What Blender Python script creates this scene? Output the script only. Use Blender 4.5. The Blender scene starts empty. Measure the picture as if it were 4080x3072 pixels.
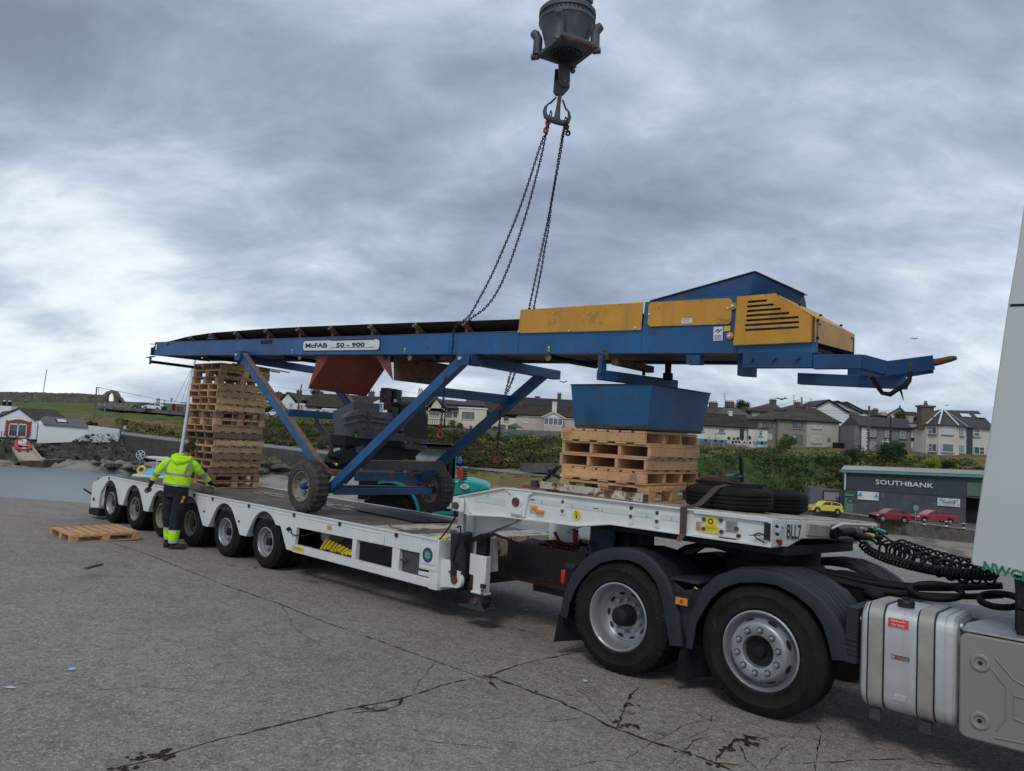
import bpy,bmesh,math,random
from mathutils import Vector,Matrix,Quaternion
random.seed(11)
R=math.radians
SC=bpy.context.scene
COL=SC.collection
HFOV_F=0.7233
PITCH,ROLL,CH=3.9,3.1,2.1
cam_d=bpy.data.cameras.new('camera');cam=bpy.data.objects.new('camera',cam_d);COL.objects.link(cam)
cam_d.sensor_fit='HORIZONTAL';cam_d.sensor_width=36;cam_d.lens=36*HFOV_F
cam_d.clip_start=0.05;cam_d.clip_end=6000
cam.matrix_world=Matrix.Translation((0,0,CH))@Matrix.Rotation(R(90+PITCH),4,'X')@Matrix.Rotation(R(ROLL),4,'Z')
SC.camera=cam
SC.view_settings.view_transform='Standard'
SC.view_settings.look='None'
SC.view_settings.exposure=0.22
SC.view_settings.gamma=1
SUN_EL,SUN_AZ=48,200
def make_world():
 w=bpy.data.worlds.new('World');SC.world=w;w.use_nodes=True
 nt=w.node_tree;nt.nodes.clear();N=nt.nodes.new;L=nt.links.new
 out=N('ShaderNodeOutputWorld');bg=N('ShaderNodeBackground');L(bg.outputs[0],out.inputs[0])
 sky=N('ShaderNodeTexSky');sky.sky_type='NISHITA';sky.sun_disc=False
 sky.sun_elevation=R(SUN_EL);sky.sun_rotation=R(SUN_AZ)
 tc=N('ShaderNodeTexCoord');sep=N('ShaderNodeSeparateXYZ');L(tc.outputs['Generated'],sep.inputs[0])
 def M(op,a,b=None,c=None):
  n=N('ShaderNodeMath');n.operation=op
  for i,v in enumerate((a,b,c)):
   if v is None:continue
   if isinstance(v,(int,float)):n.inputs[i].default_value=v
   else:L(v,n.inputs[i])
  return n.outputs[0]
 zz=M('ADD',M('MAXIMUM',sep.outputs[2],0.0),0.42)
 cx=M('DIVIDE',sep.outputs[0],zz);cy=M('DIVIDE',sep.outputs[1],zz)
 cmb=N('ShaderNodeCombineXYZ');L(cx,cmb.inputs[0]);L(cy,cmb.inputs[1])
 def noise(scale,sx,sy,rot,det=6,rough=.55,dist=.4,off=(0,0,0)):
  mp=N('ShaderNodeMapping');mp.inputs['Scale'].default_value=(sx,sy,1);mp.inputs['Rotation'].default_value=(0,0,R(rot));mp.inputs['Location'].default_value=off
  L(cmb.outputs[0],mp.inputs[0])
  n=N('ShaderNodeTexNoise');n.inputs['Scale'].default_value=scale;n.inputs['Detail'].default_value=det
  n.inputs['Roughness'].default_value=rough;n.inputs['Distortion'].default_value=dist
  L(mp.outputs[0],n.inputs['Vector']);return n.outputs['Fac']
 big=noise(1.25,1.0,1.2,25,3,.5,.4,(4.3,2.2,0))
 mid=noise(3.2,.9,1.35,20,8,.60,.35,(1.2,5,0))
 fine=noise(11,.9,1.3,15,6,.6,.4,(2,9,0))
 v=M('ADD',M('ADD',M('MULTIPLY',big,.52),M('MULTIPLY',mid,.38)),M('MULTIPLY',fine,.10))
 low=M('MAXIMUM',M('SUBTRACT',.42,M('MAXIMUM',sep.outputs[2],0.0)),0.0)
 v=M('ADD',v,M('MULTIPLY',low,M('MAXIMUM',M('MINIMUM',M('MULTIPLY_ADD',sep.outputs[0],-0.45,.03),.28),0.0)))
 v=M('ADD',v,M('MULTIPLY',M('MULTIPLY',sep.outputs[0],sep.outputs[2]),.22))
 ramp=N('ShaderNodeValToRGB');L(v,ramp.inputs[0]);cr=ramp.color_ramp
 cr.elements[0].position=.36;cr.elements[0].color=(.195,.245,.335,1)
 cr.elements[1].position=.72;cr.elements[1].color=(.90,.96,1.0,1)
 for p,c in((.42,(.235,.295,.395)),(.475,(.30,.37,.48)),(.53,(.385,.465,.58)),(.58,(.50,.585,.685)),(.635,(.70,.77,.84))):
  e=cr.elements.new(p);e.color=(*c,1)
 sc=N('ShaderNodeVectorMath');sc.operation='SCALE';sc.inputs['Scale'].default_value=10.0;L(ramp.outputs[0],sc.inputs[0])
 mix=N('ShaderNodeMix');mix.data_type='RGBA';mix.inputs[0].default_value=.93
 L(sky.outputs[0],mix.inputs[6]);L(sc.outputs[0],mix.inputs[7])
 L(mix.outputs[2],bg.inputs[0]);bg.inputs[1].default_value=.1
make_world()
sd=bpy.data.lights.new('sun','SUN');sd.energy=0.9;sd.angle=R(14);sd.color=(1,.96,.9)
sun=bpy.data.objects.new('sun',sd);COL.objects.link(sun);sun.location=(0,-20,40)
_sv=Vector((math.sin(R(SUN_AZ))*math.cos(R(SUN_EL)),math.cos(R(SUN_AZ))*math.cos(R(SUN_EL)),math.sin(R(SUN_EL))))
sun.rotation_euler=_sv.to_track_quat('Z','Y').to_euler()
TH=R(41.2)
TD=Vector((math.cos(TH),-math.sin(TH),0));TN=Vector((math.sin(TH),math.cos(TH),0));TO=TN*5.87
MT=Matrix.Translation(TO)@Matrix.Rotation(-TH,4,'Z');MTI=MT.inverted()
REG={'A':(300,1700,1100,2212),'B':(500,1200,1000,2082),'C':(1100,1350,1100,2212),'D':(1500,1800,1000,2212),'E':(2000,1050,1100,2036),'F':(2500,1000,1400,2212),'G':(2100,2050,1200,2212),'H':(2900,2000,1180,1834),'I':(0,1400,900,2142),'J':(900,1500,1200,2212),'K':(1600,1500,1100,2212),'L':(2600,1500,1480,2212),'M':(1900,0,800,1666),'N':(1700,500,700,1458),'O':(500,1700,450,1363),'Q':(1700,1850,1100,2212),'R':(3300,1500,650,2212),'S':(2700,1500,650,2212),'T':(3100,1850,850,2212),'U':(0,1550,500,2082),'V':(1000,1500,700,2212),'X':(2350,1650,900,2212),'Z':(0,0,4080,2212)}
def ray(r,x,y):
 a=REG[r];s=a[2]/a[3];u=a[0]+x*s-2040;v=-(a[1]+y*s-1536)
 c=cam.matrix_world.to_3x3()@Vector((u,v,-HFOV_F*4080));return c
def at(r,x,y,D=None,Z=None):
 q=ray(r,x,y);t=D/q.y if D is not None else(Z-CH)/q.z
 return Vector((q.x*t,q.y*t,CH+q.z*t))
def tp(r,x,y,X=None,Y=None,Z=None):
 q=MTI.to_3x3()@ray(r,x,y);o=MTI@Vector((0,0,CH))
 t=(Y-o.y)/q.y if Y is not None else((Z-o.z)/q.z if Z is not None else(X-o.x)/q.x)
 return o+q*t
GK,BK,NK=.035,.035,.058
def tk_(r,x,y,Z,K):
 q=MTI.to_3x3()@ray(r,x,y);o=MTI@Vector((0,0,CH));t=(Z-K*o.y-o.z)/(q.z+K*q.y);return o+q*t
def gat(r,x,y,dz=0):return MT@tk_(r,x,y,dz,GK)
def gz(x,y):return-GK*(MTI@Vector((x,y,0))).y
def ppm(r,D):
 a=REG[r];return a[2]/a[3]/(HFOV_F*4080)*D
MATS={}
def mk(name,col,rough=.6,metal=0,var=.18,vs=3.0,spots=(),bump=0.0,bs=40.0,grain=None,rand=0.0,spec=.5,streak=None,coat=0,emit=None):
 """procedural paint: large tonal wander + thresholded spots [(colour, threshold, scale)] + optional grain / vertical streaks"""
 if name in MATS:return MATS[name]
 m=bpy.data.materials.new(name);m.use_nodes=True;nt=m.node_tree;N=nt.nodes.new;L=nt.links.new
 b=nt.nodes['Principled BSDF'];b.inputs['Roughness'].default_value=rough;b.inputs['Metallic'].default_value=metal
 b.inputs['Specular IOR Level'].default_value=spec
 if coat:b.inputs['Coat Weight'].default_value=coat
 tc=N('ShaderNodeTexCoord');vec=tc.outputs['Object']
 def noise(scale,det=5,sc3=None,rough=.55,dist=0):
  v=vec
  if sc3:
   mp=N('ShaderNodeMapping');mp.inputs['Scale'].default_value=sc3;L(vec,mp.inputs[0]);v=mp.outputs[0]
  n=N('ShaderNodeTexNoise');n.inputs['Scale'].default_value=scale;n.inputs['Detail'].default_value=det
  n.inputs['Roughness'].default_value=rough;n.inputs['Distortion'].default_value=dist;L(v,n.inputs['Vector']);return n.outputs['Fac']
 def mix(f,a,bb,blend='MIX'):
  x=N('ShaderNodeMix');x.data_type='RGBA';x.blend_type=blend
  if isinstance(f,float):x.inputs[0].default_value=f
  else:L(f,x.inputs[0])
  for i,q in((6,a),(7,bb)):
   if isinstance(q,tuple):x.inputs[i].default_value=(*q,1)if len(q)==3 else q
   else:L(q,x.inputs[i])
  return x.outputs[2]
 def rng(f,a,bb,c=0.,d=1.):
  x=N('ShaderNodeMapRange');x.inputs[1].default_value=a;x.inputs[2].default_value=bb;x.inputs[3].default_value=c;x.inputs[4].default_value=d
  L(f,x.inputs[0]);return x.outputs[0]
 lo=tuple(c*(1-var)for c in col);hi=tuple(min(1,c*(1+var))for c in col)
 c=mix(rng(noise(vs),.3,.7),lo,hi)
 if grain:
  c=mix(rng(noise(1,6,grain[0],.6,.3),.45,.7,0.,grain[2]),c,grain[1])
 if streak:
  c=mix(rng(noise(1,5,(7,7,.6),.6),.5,.75,0.,streak[1]),c,streak[0])
 for(sc_,th,s)in spots:
  c=mix(rng(noise(s,8,None,.65),th,th+.05),c,sc_)
 if rand:
  oi=N('ShaderNodeObjectInfo');hs=N('ShaderNodeHueSaturation');L(c,hs.inputs['Color'])
  L(rng(oi.outputs['Random'],0,1,1-rand,1+rand*.6),hs.inputs['Value']);c=hs.outputs[0]
 L(c,b.inputs['Base Color'])
 if emit:b.inputs['Emission Color'].default_value=(*emit[0],1);b.inputs['Emission Strength'].default_value=emit[1]
 if bump:
  bp=N('ShaderNodeBump');bp.inputs['Strength'].default_value=bump;bp.inputs['Distance'].default_value=.02
  L(noise(bs,4),bp.inputs['Height']);L(bp.outputs[0],b.inputs['Normal'])
 MATS[name]=m;return m
RUST=(.13,.05,.02)
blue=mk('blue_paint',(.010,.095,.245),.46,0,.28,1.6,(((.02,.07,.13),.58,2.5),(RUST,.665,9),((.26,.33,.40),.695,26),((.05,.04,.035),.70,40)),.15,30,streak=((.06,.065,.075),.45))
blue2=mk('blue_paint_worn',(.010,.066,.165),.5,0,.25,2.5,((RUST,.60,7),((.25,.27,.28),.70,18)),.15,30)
blue3=mk('blue_hopper_paint',(.010,.078,.18),.5,0,.3,2,(((.09,.045,.03),.62,11),((.3,.36,.4),.72,25)),.15,30)
rustblue=mk('rusty_scraped_metal',(.20,.13,.10),.75,0,.35,6,(((.07,.14,.26),.60,5),(RUST,.6,14)),.3,60)
yellow=mk('yellow_guard_paint',(.60,.29,.030),.45,0,.12,3,(((.40,.20,.03),.57,4),((.07,.04,.03),.655,22),((.66,.54,.34),.705,34)),.12,30,streak=((.30,.15,.03),.5))
redox=mk('red_oxide_primer',(.22,.050,.036),.65,0,.25,3,(((.06,.03,.03),.66,8),),.15,40)
redox2=mk('rusted_chute_steel',(.13,.065,.04),.8,0,.35,5,(((.06,.035,.025),.55,9),),.3,60)
white=mk('white_trailer_paint',(.73,.74,.72),.4,0,.06,3,(((.16,.12,.09),.715,14),((.45,.36,.26),.70,7)),.06,30,streak=((.52,.47,.38),.22))
whiteb=mk('scuffed_white_tread_plate',(.56,.49,.40),.65,0,.18,6,((RUST,.54,5),((.10,.06,.04),.58,26)),.5,120)
plastic=mk('dark_mudguard_plastic',(.022,.025,.034),.6,0,.2,4,(((.05,.05,.055),.64,9),),.15,120,spec=.35)
tyre_m=mk('tyre_rubber',(.016,.0145,.0135),.85,0,.3,6,(((.038,.033,.029),.60,10),),.25,90,spec=.22)
tyre_d=mk('dusty_tyre_rubber',(.055,.047,.042),.85,0,.35,7,(((.11,.09,.075),.57,12),),.4,60)
rim_s=mk('silver_rim_steel',(.36,.37,.39),.4,.55,.14,6,(((.16,.12,.09),.70,12),),.08,60)
rim_d=mk('dirty_rim_steel',(.26,.23,.19),.65,.2,.3,8,(((.10,.06,.04),.57,14),),.2,60)
dark=mk('black_steel',(.012,.012,.014),.65,0,.35,5,(((.04,.036,.03),.63,12),),.2,50,spec=.3)
grime=mk('grimy_dark_metal',(.045,.045,.050),.6,0,.35,6,(((.10,.085,.07),.62,10),),.3,50)
greyplate=mk('grey_cabinet_paint',(.062,.068,.080),.5,0,.12,3,(((.12,.11,.1),.70,12),),.1,40)
greytank=mk('grey_plastic_tank',(.085,.088,.098),.65,0,.3,6,(((.17,.15,.13),.60,9),),.25,50)
rusty=mk('rusty_steel',(.12,.055,.03),.85,0,.4,8,(((.05,.03,.02),.57,14),),.4,70)
chain_m=mk('chain_steel',(.03,.022,.022),.6,.3,.3,20)
hook_r=mk('red_hook_paint',(.28,.03,.02),.5,0,.3,15,((RUST,.58,30),))
crane_m=mk('weathered_crane_steel',(.075,.083,.105),.55,.2,.3,4,(((.16,.12,.09),.60,7),((.035,.03,.03),.62,12)),.25,50)
alu=mk('brushed_aluminium',(.66,.66,.65),.42,.6,.1,5,(((.30,.28,.26),.68,8),),.05,30,streak=((.33,.32,.30),.35))
alud=mk('dull_strap_aluminium',(.42,.39,.35),.5,.45,.15,6,(),.05,30)
beige=mk('beige_grey_side_panel',(.27,.245,.225),.55,0,.06,2,(((.17,.15,.13),.70,8),),.04,60)
cabw=mk('pale_cab_paint',(.53,.57,.555),.3,0,.03,1,(),0,30,coat=.3)
belt=mk('conveyor_belt_rubber',(.022,.018,.018),.7,0,.3,4,(((.06,.035,.025),.58,8),),.2,30)
wood=mk('pallet_timber',(.56,.35,.18),.8,0,.25,4,(((.10,.06,.035),.69,10),),.2,60,grain=((3,30,30),(.22,.12,.06),.6),rand=.30)
woodf=mk('fresh_pallet_timber',(.62,.36,.175),.8,0,.15,2,(((.24,.12,.05),.71,9),),.15,60,grain=((2.5,24,24),(.32,.17,.08),.5),rand=.10)
woodd=mk('old_brown_timber',(.15,.105,.07),.85,0,.3,4,(((.06,.04,.03),.6,9),),.3,60,grain=((2,20,20),(.07,.045,.03),.6))
deckw=mk('worn_deck_planks',(.135,.108,.085),.8,0,.3,2.2,(((.06,.045,.04),.60,6),((.27,.24,.2),.66,9)),.3,60,grain=((2,26,26),(.06,.05,.04),.6))
glass_d=mk('dark_window_glass',(.035,.045,.055),.08,0,.3,2,(),0,spec=.8)
glass_l=mk('pale_window_glass',(.12,.145,.165),.12,0,.35,2.5,(),0,spec=.8)
curtain=mk('white_net_curtain',(.50,.53,.55),.6,0,.2,9)
amber=mk('amber_lens',(.75,.25,.02),.25,0,.1,20,spec=.7)
redl=mk('red_lens',(.45,.02,.02),.25,0,.1,20,spec=.7)
black=mk('black_ink',(.012,.012,.014),.6,0,.1,20)
whitep=mk('white_plate',(.72,.72,.70),.45,0,.05,9)
yel=mk('yellow_sticker',(.78,.60,.03),.45,0,.05,9)
tan=mk('tan_sticker',(.62,.38,.20),.55,0,.08,9)
teal=mk('teal_machine_paint',(.015,.36,.33),.35,0,.08,2,(((.05,.2,.18),.70,9),),.03,30)
hiv=mk('fluorescent_lime_fabric',(.52,.93,.012),.8,0,.07,9,(((.38,.68,.02),.60,7),),.9,11)
silv=mk('grey_reflective_tape',(.30,.31,.32),.5,.1,.08,20)
silvl=mk('pale_reflective_tape',(.55,.57,.60),.5,.1,.08,20)
navy=mk('navy_work_cloth',(.010,.011,.020),.85,0,.3,12,(((.022,.024,.04),.58,8),),1.0,14)
skin=mk('skin',(.30,.15,.10),.55,0,.1,20)
hair=mk('black_hair',(.012,.010,.010),.6,0,.3,60,(),.5,200)
rubber=mk('black_hose_rubber',(.009,.009,.010),.6,0,.2,20,spec=.3)
class MB:
 def __init__(s,m=None,smooth=35):
  s.v=[];s.f=[];s.mi=[];s.ms=[];s.cur=0;s.smooth=smooth;s.st=[]
  if m:s.use(m)
 def use(s,m):
  if m not in s.ms:s.ms.append(m)
  s.cur=s.ms.index(m);return s
 def add(s,vs,fs):
  o=len(s.v);s.st.append((o,len(s.f)));s.v+=[Vector(p)for p in vs]
  for f in fs:s.f.append(tuple(i+o for i in f));s.mi.append(s.cur)
  return s
 def box(s,x0,x1,y0,y1,z0,z1):
  return s.add([(x0,y0,z0),(x1,y0,z0),(x1,y1,z0),(x0,y1,z0),(x0,y0,z1),(x1,y0,z1),(x1,y1,z1),(x0,y1,z1)],
                     [(0,3,2,1),(4,5,6,7),(0,1,5,4),(1,2,6,5),(2,3,7,6),(3,0,4,7)])
 def hexa(s,p):return s.add(p,[(0,3,2,1),(4,5,6,7),(0,1,5,4),(1,2,6,5),(2,3,7,6),(3,0,4,7)])
 def prism(s,poly,y0,y1):
  n=len(poly)
  a=sum(poly[i][0]*poly[(i+1)%n][1]-poly[(i+1)%n][0]*poly[i][1]for i in range(n))
  if a<0:poly=poly[::-1]
  vs=[(x,y0,z)for x,z in poly]+[(x,y1,z)for x,z in poly]
  return s.add(vs,[tuple(range(n)),tuple(range(2*n-1,n-1,-1))]+[((i+1)%n,i,i+n,(i+1)%n+n)for i in range(n)])
 def slab(s,pts,off):
  n=len(pts);off=Vector(off);vs=[Vector(p)for p in pts]
  nn=sum(((vs[i]-vs[0]).cross(vs[(i+1)%n]-vs[0])for i in range(1,n)),Vector())
  if nn.dot(off)>0:vs=vs[::-1]
  return s.add(vs+[p+off for p in vs],[tuple(range(n)),tuple(range(2*n-1,n-1,-1))]+[((i+1)%n,i,i+n,(i+1)%n+n)for i in range(n)])
 def bar(s,p,q,w,h,up=(0,0,1)):
  p=Vector(p);q=Vector(q);d=(q-p).normalized();u=Vector(up)
  x=d.cross(u)
  if x.length<1e-4:x=d.cross(Vector((1,0,0)))
  x.normalize();u=x.cross(d).normalized()
  a=x*w/2;b=u*h/2
  return s.hexa([p-a-b,p+a-b,q+a-b,q-a-b,p-a+b,p+a+b,q+a+b,q-a+b])
 def cyl(s,p,q,r,n=16,r2=None,cap=True):
  p=Vector(p);q=Vector(q);d=(q-p).normalized();r2=r if r2 is None else r2
  x=d.orthogonal().normalized();y=d.cross(x)
  vs=[]
  for c,rr in((p,r),(q,r2)):
   vs+=[c+(x*math.cos(t)+y*math.sin(t))*rr for t in(2*math.pi*i/n for i in range(n))]
  fs=[(i,(i+1)%n,(i+1)%n+n,i+n)for i in range(n)]
  if cap:fs+=[tuple(range(n-1,-1,-1)),tuple(range(n,2*n))]
  return s.add(vs,fs)
 def tube(s,pts,r,n=6,closed=False,cap=True):
  pts=[Vector(p)for p in pts];m=len(pts);o=len(s.v);prev=None;vs=[]
  rs=r if isinstance(r,(list,tuple))else[r]*m
  for i,p in enumerate(pts):
   a=pts[(i-1)%m]if(closed or i>0)else p;b=pts[(i+1)%m]if(closed or i<m-1)else p
   d=(b-a);d=d.normalized()if d.length>1e-9 else Vector((0,0,1))
   if prev is None:x=d.orthogonal().normalized()
   else:
    x=prev-d*prev.dot(d);x=x.normalized()if x.length>1e-6 else d.orthogonal().normalized()
   prev=x;y=d.cross(x)
   vs+=[p+(x*math.cos(t)+y*math.sin(t))*rs[i]for t in(2*math.pi*k/n for k in range(n))]
  fs=[]
  for i in range(m if closed else m-1):
   j=(i+1)%m
   fs+=[(i*n+k,i*n+(k+1)%n,j*n+(k+1)%n,j*n+k)for k in range(n)]
  if not closed and cap:fs+=[tuple(range(n-1,-1,-1)),tuple(range((m-1)*n,m*n))]
  return s.add(vs,fs)
 def lathe(s,prof,c,axis='Y',n=48,fn=None,closed=False):
  c=Vector(c);vs=[];m=len(prof)
  A={'X':(Vector((0,1,0)),Vector((0,0,1)),Vector((1,0,0))),'Y':(Vector((0,0,1)),Vector((1,0,0)),Vector((0,1,0))),'Z':(Vector((1,0,0)),Vector((0,1,0)),Vector((0,0,1)))}[axis]if isinstance(axis,str)else axis
  for k in range(n):
   t=2*math.pi*k/n;e=A[0]*math.cos(t)+A[1]*math.sin(t)
   for i,(r,o)in enumerate(prof):
    rr=r if fn is None else fn(i,k,r)
    vs.append(c+e*rr+A[2]*o)
  fs=[]
  for k in range(n):
   k2=(k+1)%n
   for i in range(m if closed else m-1):
    j=(i+1)%m
    fs.append((k*m+i,k2*m+i,k2*m+j,k*m+j))
  return s.add(vs,fs)
 def disc(s,c,r,axis='Y',n=24):
  return s.lathe([(0.0001,0),(r,0)],c,axis,n)
 def grid(s,P):
  m=len(P[0]);vs=[p for row in P for p in row]
  return s.add(vs,[(i*m+j,i*m+j+1,(i+1)*m+j+1,(i+1)*m+j)for i in range(len(P)-1)for j in range(m-1)])
 def ball(s,c,r,n=10,sz=(1,1,1),jit=0):
  c=Vector(c);vs=[c+Vector((0,0,r*sz[2]))];m=n//2
  for i in range(1,m):
   for k in range(n):
    a=math.pi*i/m;t=2*math.pi*k/n;q=1+random.uniform(-jit,jit)
    vs.append(c+Vector((math.sin(a)*math.cos(t)*r*sz[0],math.sin(a)*math.sin(t)*r*sz[1],math.cos(a)*r*sz[2]))*q)
  vs.append(c-Vector((0,0,r*sz[2])));L_=len(vs)-1
  fs=[(0,1+k,1+(k+1)%n)for k in range(n)]
  for i in range(m-2):
   fs+=[(1+i*n+k,1+(i+1)*n+k,1+(i+1)*n+(k+1)%n,1+i*n+(k+1)%n)for k in range(n)]
  b=1+(m-2)*n;fs+=[(b+k,L_,b+(k+1)%n)for k in range(n)]
  return s.add(vs,fs)
def frame_m(fr):return MT if fr=='T' else Matrix.Identity(4)
ORG={};KS={}
def mesh_of(name,mb,off,K=0):
 if K:mb.v=[Vector((p.x,p.y,p.z-K*p.y))for p in mb.v]
 me=bpy.data.meshes.new(name);me.from_pydata([p-off for p in mb.v],[],mb.f)
 for m in mb.ms:me.materials.append(m)
 me.polygons.foreach_set('material_index',mb.mi)
 me.validate();me.update()
 if mb.smooth:
  me.shade_smooth()
  try:me.set_sharp_from_angle(angle=R(mb.smooth))
  except Exception:pass
 return me
def tag(o,label,cat,group=None,kind=None):
 if label:o['label']=label
 if cat:o['category']=cat
 if group:o['group']=group
 if kind:o['kind']=kind
 return o
def thing(name,label,cat,loc=(0,0,0),fr='B',group=None,K=0):
 o=bpy.data.objects.new(name,None);o.empty_display_size=.2;COL.objects.link(o)
 o.matrix_world=frame_m(fr)@Matrix.Translation(loc);ORG[o.name]=Vector(loc);KS[o.name]=K
 return tag(o,label,cat,group)
def bevmod(o,w,seg=1):
 b=o.modifiers.new('edges','BEVEL');b.width=w;b.segments=seg;b.limit_method='ANGLE';b.angle_limit=R(40)
SPLIT=set('side_rail cross_tube return_roller neck_gusset guard_bolt pin_head stake_pocket pocket_hole side_reflector stiffener splice_bolt bolt pivot_bolt hydraulic_hose conduit side_beam hopper_side drawbar_frame scraped_tube_face cross_channel coupling_cap lock_plate rooflight tread_plate support_cross_frame spring_hanger gutter cab_underside wheel_arch radiator_frame reflective_brace'.split())
def part(name,mb,parent,label=None,bev=0,seg=1):
 if name in SPLIT and len(mb.st)>1:
  r=None
  for i,(a,fa)in enumerate(mb.st):
   b,fb=mb.st[i+1]if i+1<len(mb.st)else(len(mb.v),len(mb.f));m2=MB(smooth=mb.smooth);m2.ms=list(mb.ms);m2.v=mb.v[a:b];m2.f=[tuple(k-a for k in f)for f in mb.f[fa:fb]];m2.mi=mb.mi[fa:fb]
   if m2.v:u=sorted(set(m2.mi));m2.ms=[mb.ms[k]for k in u];m2.mi=[u.index(k)for k in m2.mi];o=part1(name,m2,parent,label,bev,seg);r=r or o
  return r
 return part1(name,mb,parent,label,bev,seg)
def part1(name,mb,parent,label=None,bev=0,seg=1):
 off=ORG[parent.name];K=NK if name=='gooseneck' else KS.get(parent.name,0);o=bpy.data.objects.new(name,mesh_of(name,mb,off,K));COL.objects.link(o)
 o.parent=parent;ORG[o.name]=off;KS[o.name]=K
 if label:o['label']=label
 if bev:bevmod(o,bev,seg)
 return o
def solo(name,mb,label,cat,fr='B',group=None,kind=None,loc=None,bev=0,K=0):
 if K:mb.v=[Vector((p.x,p.y,p.z-K*p.y))for p in mb.v]
 if loc is None:
  xs=[p.x for p in mb.v];ys=[p.y for p in mb.v];zs=[p.z for p in mb.v]
  loc=Vector(((min(xs)+max(xs))/2,(min(ys)+max(ys))/2,min(zs)))
 loc=Vector(loc);o=bpy.data.objects.new(name,mesh_of(name,mb,loc));COL.objects.link(o)
 o.matrix_world=frame_m(fr)@Matrix.Translation(loc);ORG[o.name]=loc
 if bev:bevmod(o,bev)
 return tag(o,label,cat,group,kind)
def copy_tree(o,parent=None):
 c=o.copy();COL.objects.link(c);c.parent=parent;ORG[c.name]=ORG.get(o.name,Vector())
 for ch in list(o.children):copy_tree(ch,c)
 return c
def place(o,loc,rz=0,fr='B',sc=1,rx=0,ry=0):
 o.matrix_world=frame_m(fr)@Matrix.Translation(loc)@Matrix.Rotation(rz,4,'Z')@Matrix.Rotation(ry,4,'Y')@Matrix.Rotation(rx,4,'X')@Matrix.Scale(sc,4)
def text(mb,s,c,xd,zd,h,w=None,m=None,ext=.002,bold=0,shear=0,space=1):
 """lettering as geometry; c = centre, xd = reading direction, zd = up, h = capital height"""
 cu=bpy.data.curves.new('t','FONT');cu.body=s;cu.align_x='CENTER';cu.align_y='CENTER';cu.size=1;cu.extrude=0;cu.offset=bold
 cu.resolution_u=2;cu.shear=shear;cu.space_character=space
 o=bpy.data.objects.new('t',cu);COL.objects.link(o);bpy.context.view_layer.update()
 me=bpy.data.meshes.new_from_object(o.evaluated_get(bpy.context.evaluated_depsgraph_get()))
 xs=[v.co.x for v in me.vertices];ys=[v.co.y for v in me.vertices]
 if xs:
  cx,cy=(min(xs)+max(xs))/2,(min(ys)+max(ys))/2;sy=h/max(1e-6,(max(ys)-min(ys)));sx=sy if w is None else w/(max(xs)-min(xs))
  xd=Vector(xd).normalized();zd=Vector(zd).normalized();nn=xd.cross(zd).normalized();c=Vector(c)
  if m:mb.use(m)
  mb.add([c+xd*(v.co.x-cx)*sx+zd*(v.co.y-cy)*sy+nn*ext for v in me.vertices],[tuple(p.vertices)for p in me.polygons])
 bpy.data.objects.remove(o);bpy.data.curves.remove(cu);bpy.data.meshes.remove(me)
 return mb
def smooth(pts,n=6):
 pts=[Vector(p)for p in pts];out=[]
 for i in range(len(pts)-1):
  p0,p1,p2,p3=pts[max(0,i-1)],pts[i],pts[i+1],pts[min(len(pts)-1,i+2)]
  for k in range(n):
   t=k/n;out.append(.5*((2*p1)+(-p0+p2)*t+(2*p0-5*p1+4*p2-p3)*t*t+(-p0+3*p1-3*p2+p3)*t**3))
 return out+[pts[-1]]
def rrect(x0,x1,z0,z1,r,n=4):
 pts=[]
 for cx,cz,a0 in((x1-r,z1-r,0),(x0+r,z1-r,90),(x0+r,z0+r,180),(x1-r,z0+r,270)):
  for k in range(n+1):
   a=R(a0+90*k/n);pts.append((cx+r*math.cos(a),cz+r*math.sin(a)))
 return pts
# ================================================================ LOW LOADER TRAILER (frame T)
def arc(cx,cz,r,a0,a1,n):
 return[(cx+r*math.cos(R(a0+(a1-a0)*k/n)),cz+r*math.sin(R(a0+(a1-a0)*k/n)))for k in range(n+1)]
def tyre_mb(r,w,rim,m,lug=0,nl=40,groove=True,n=80):
 """tyre centred on the origin, axis Y, outer face towards -Y at y=0, width w"""
 mb=MB(m,50)
 sh=r-.012
 e_=(r-rim)
 prof=[(rim,.035),(rim+.012,.010),(rim+e_*.12,.006),(rim+e_*.15,-.001),(rim+e_*.19,.004),(rim+e_*.35,0.0),(rim+e_*.58,.001),(rim+e_*.60,-.003),(rim+e_*.63,.003),(rim+e_*.74,.007),(r-.045,.016),(sh,.030),(r,.045)]
 if groove:
  for k in range(1,4):
   y=.04+(w-.08)*k/4;prof+=[(r,y-.007),(r-.012,y-.005),(r-.012,y+.005),(r,y+.007)]
 prof+=[(r,w-.045),(sh,w-.03),(r-.045,w-.014),(rim+(r-rim)*.5,w),(rim,w-.03)]
 top=len(prof)
 def fn(i,k,rr):
  if lug and rr>r-.03 and(k%4)<2:return rr-lug*(1 if i<top/2 else 1)
  return rr
 return mb.lathe(prof,(0,0,0),'Y',nl*4 if lug else n,fn)
def shift(mb,d,rot=None):
 d=Vector(d);mb.v=[(rot@p if rot else p)+d for p in mb.v];return mb
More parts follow.
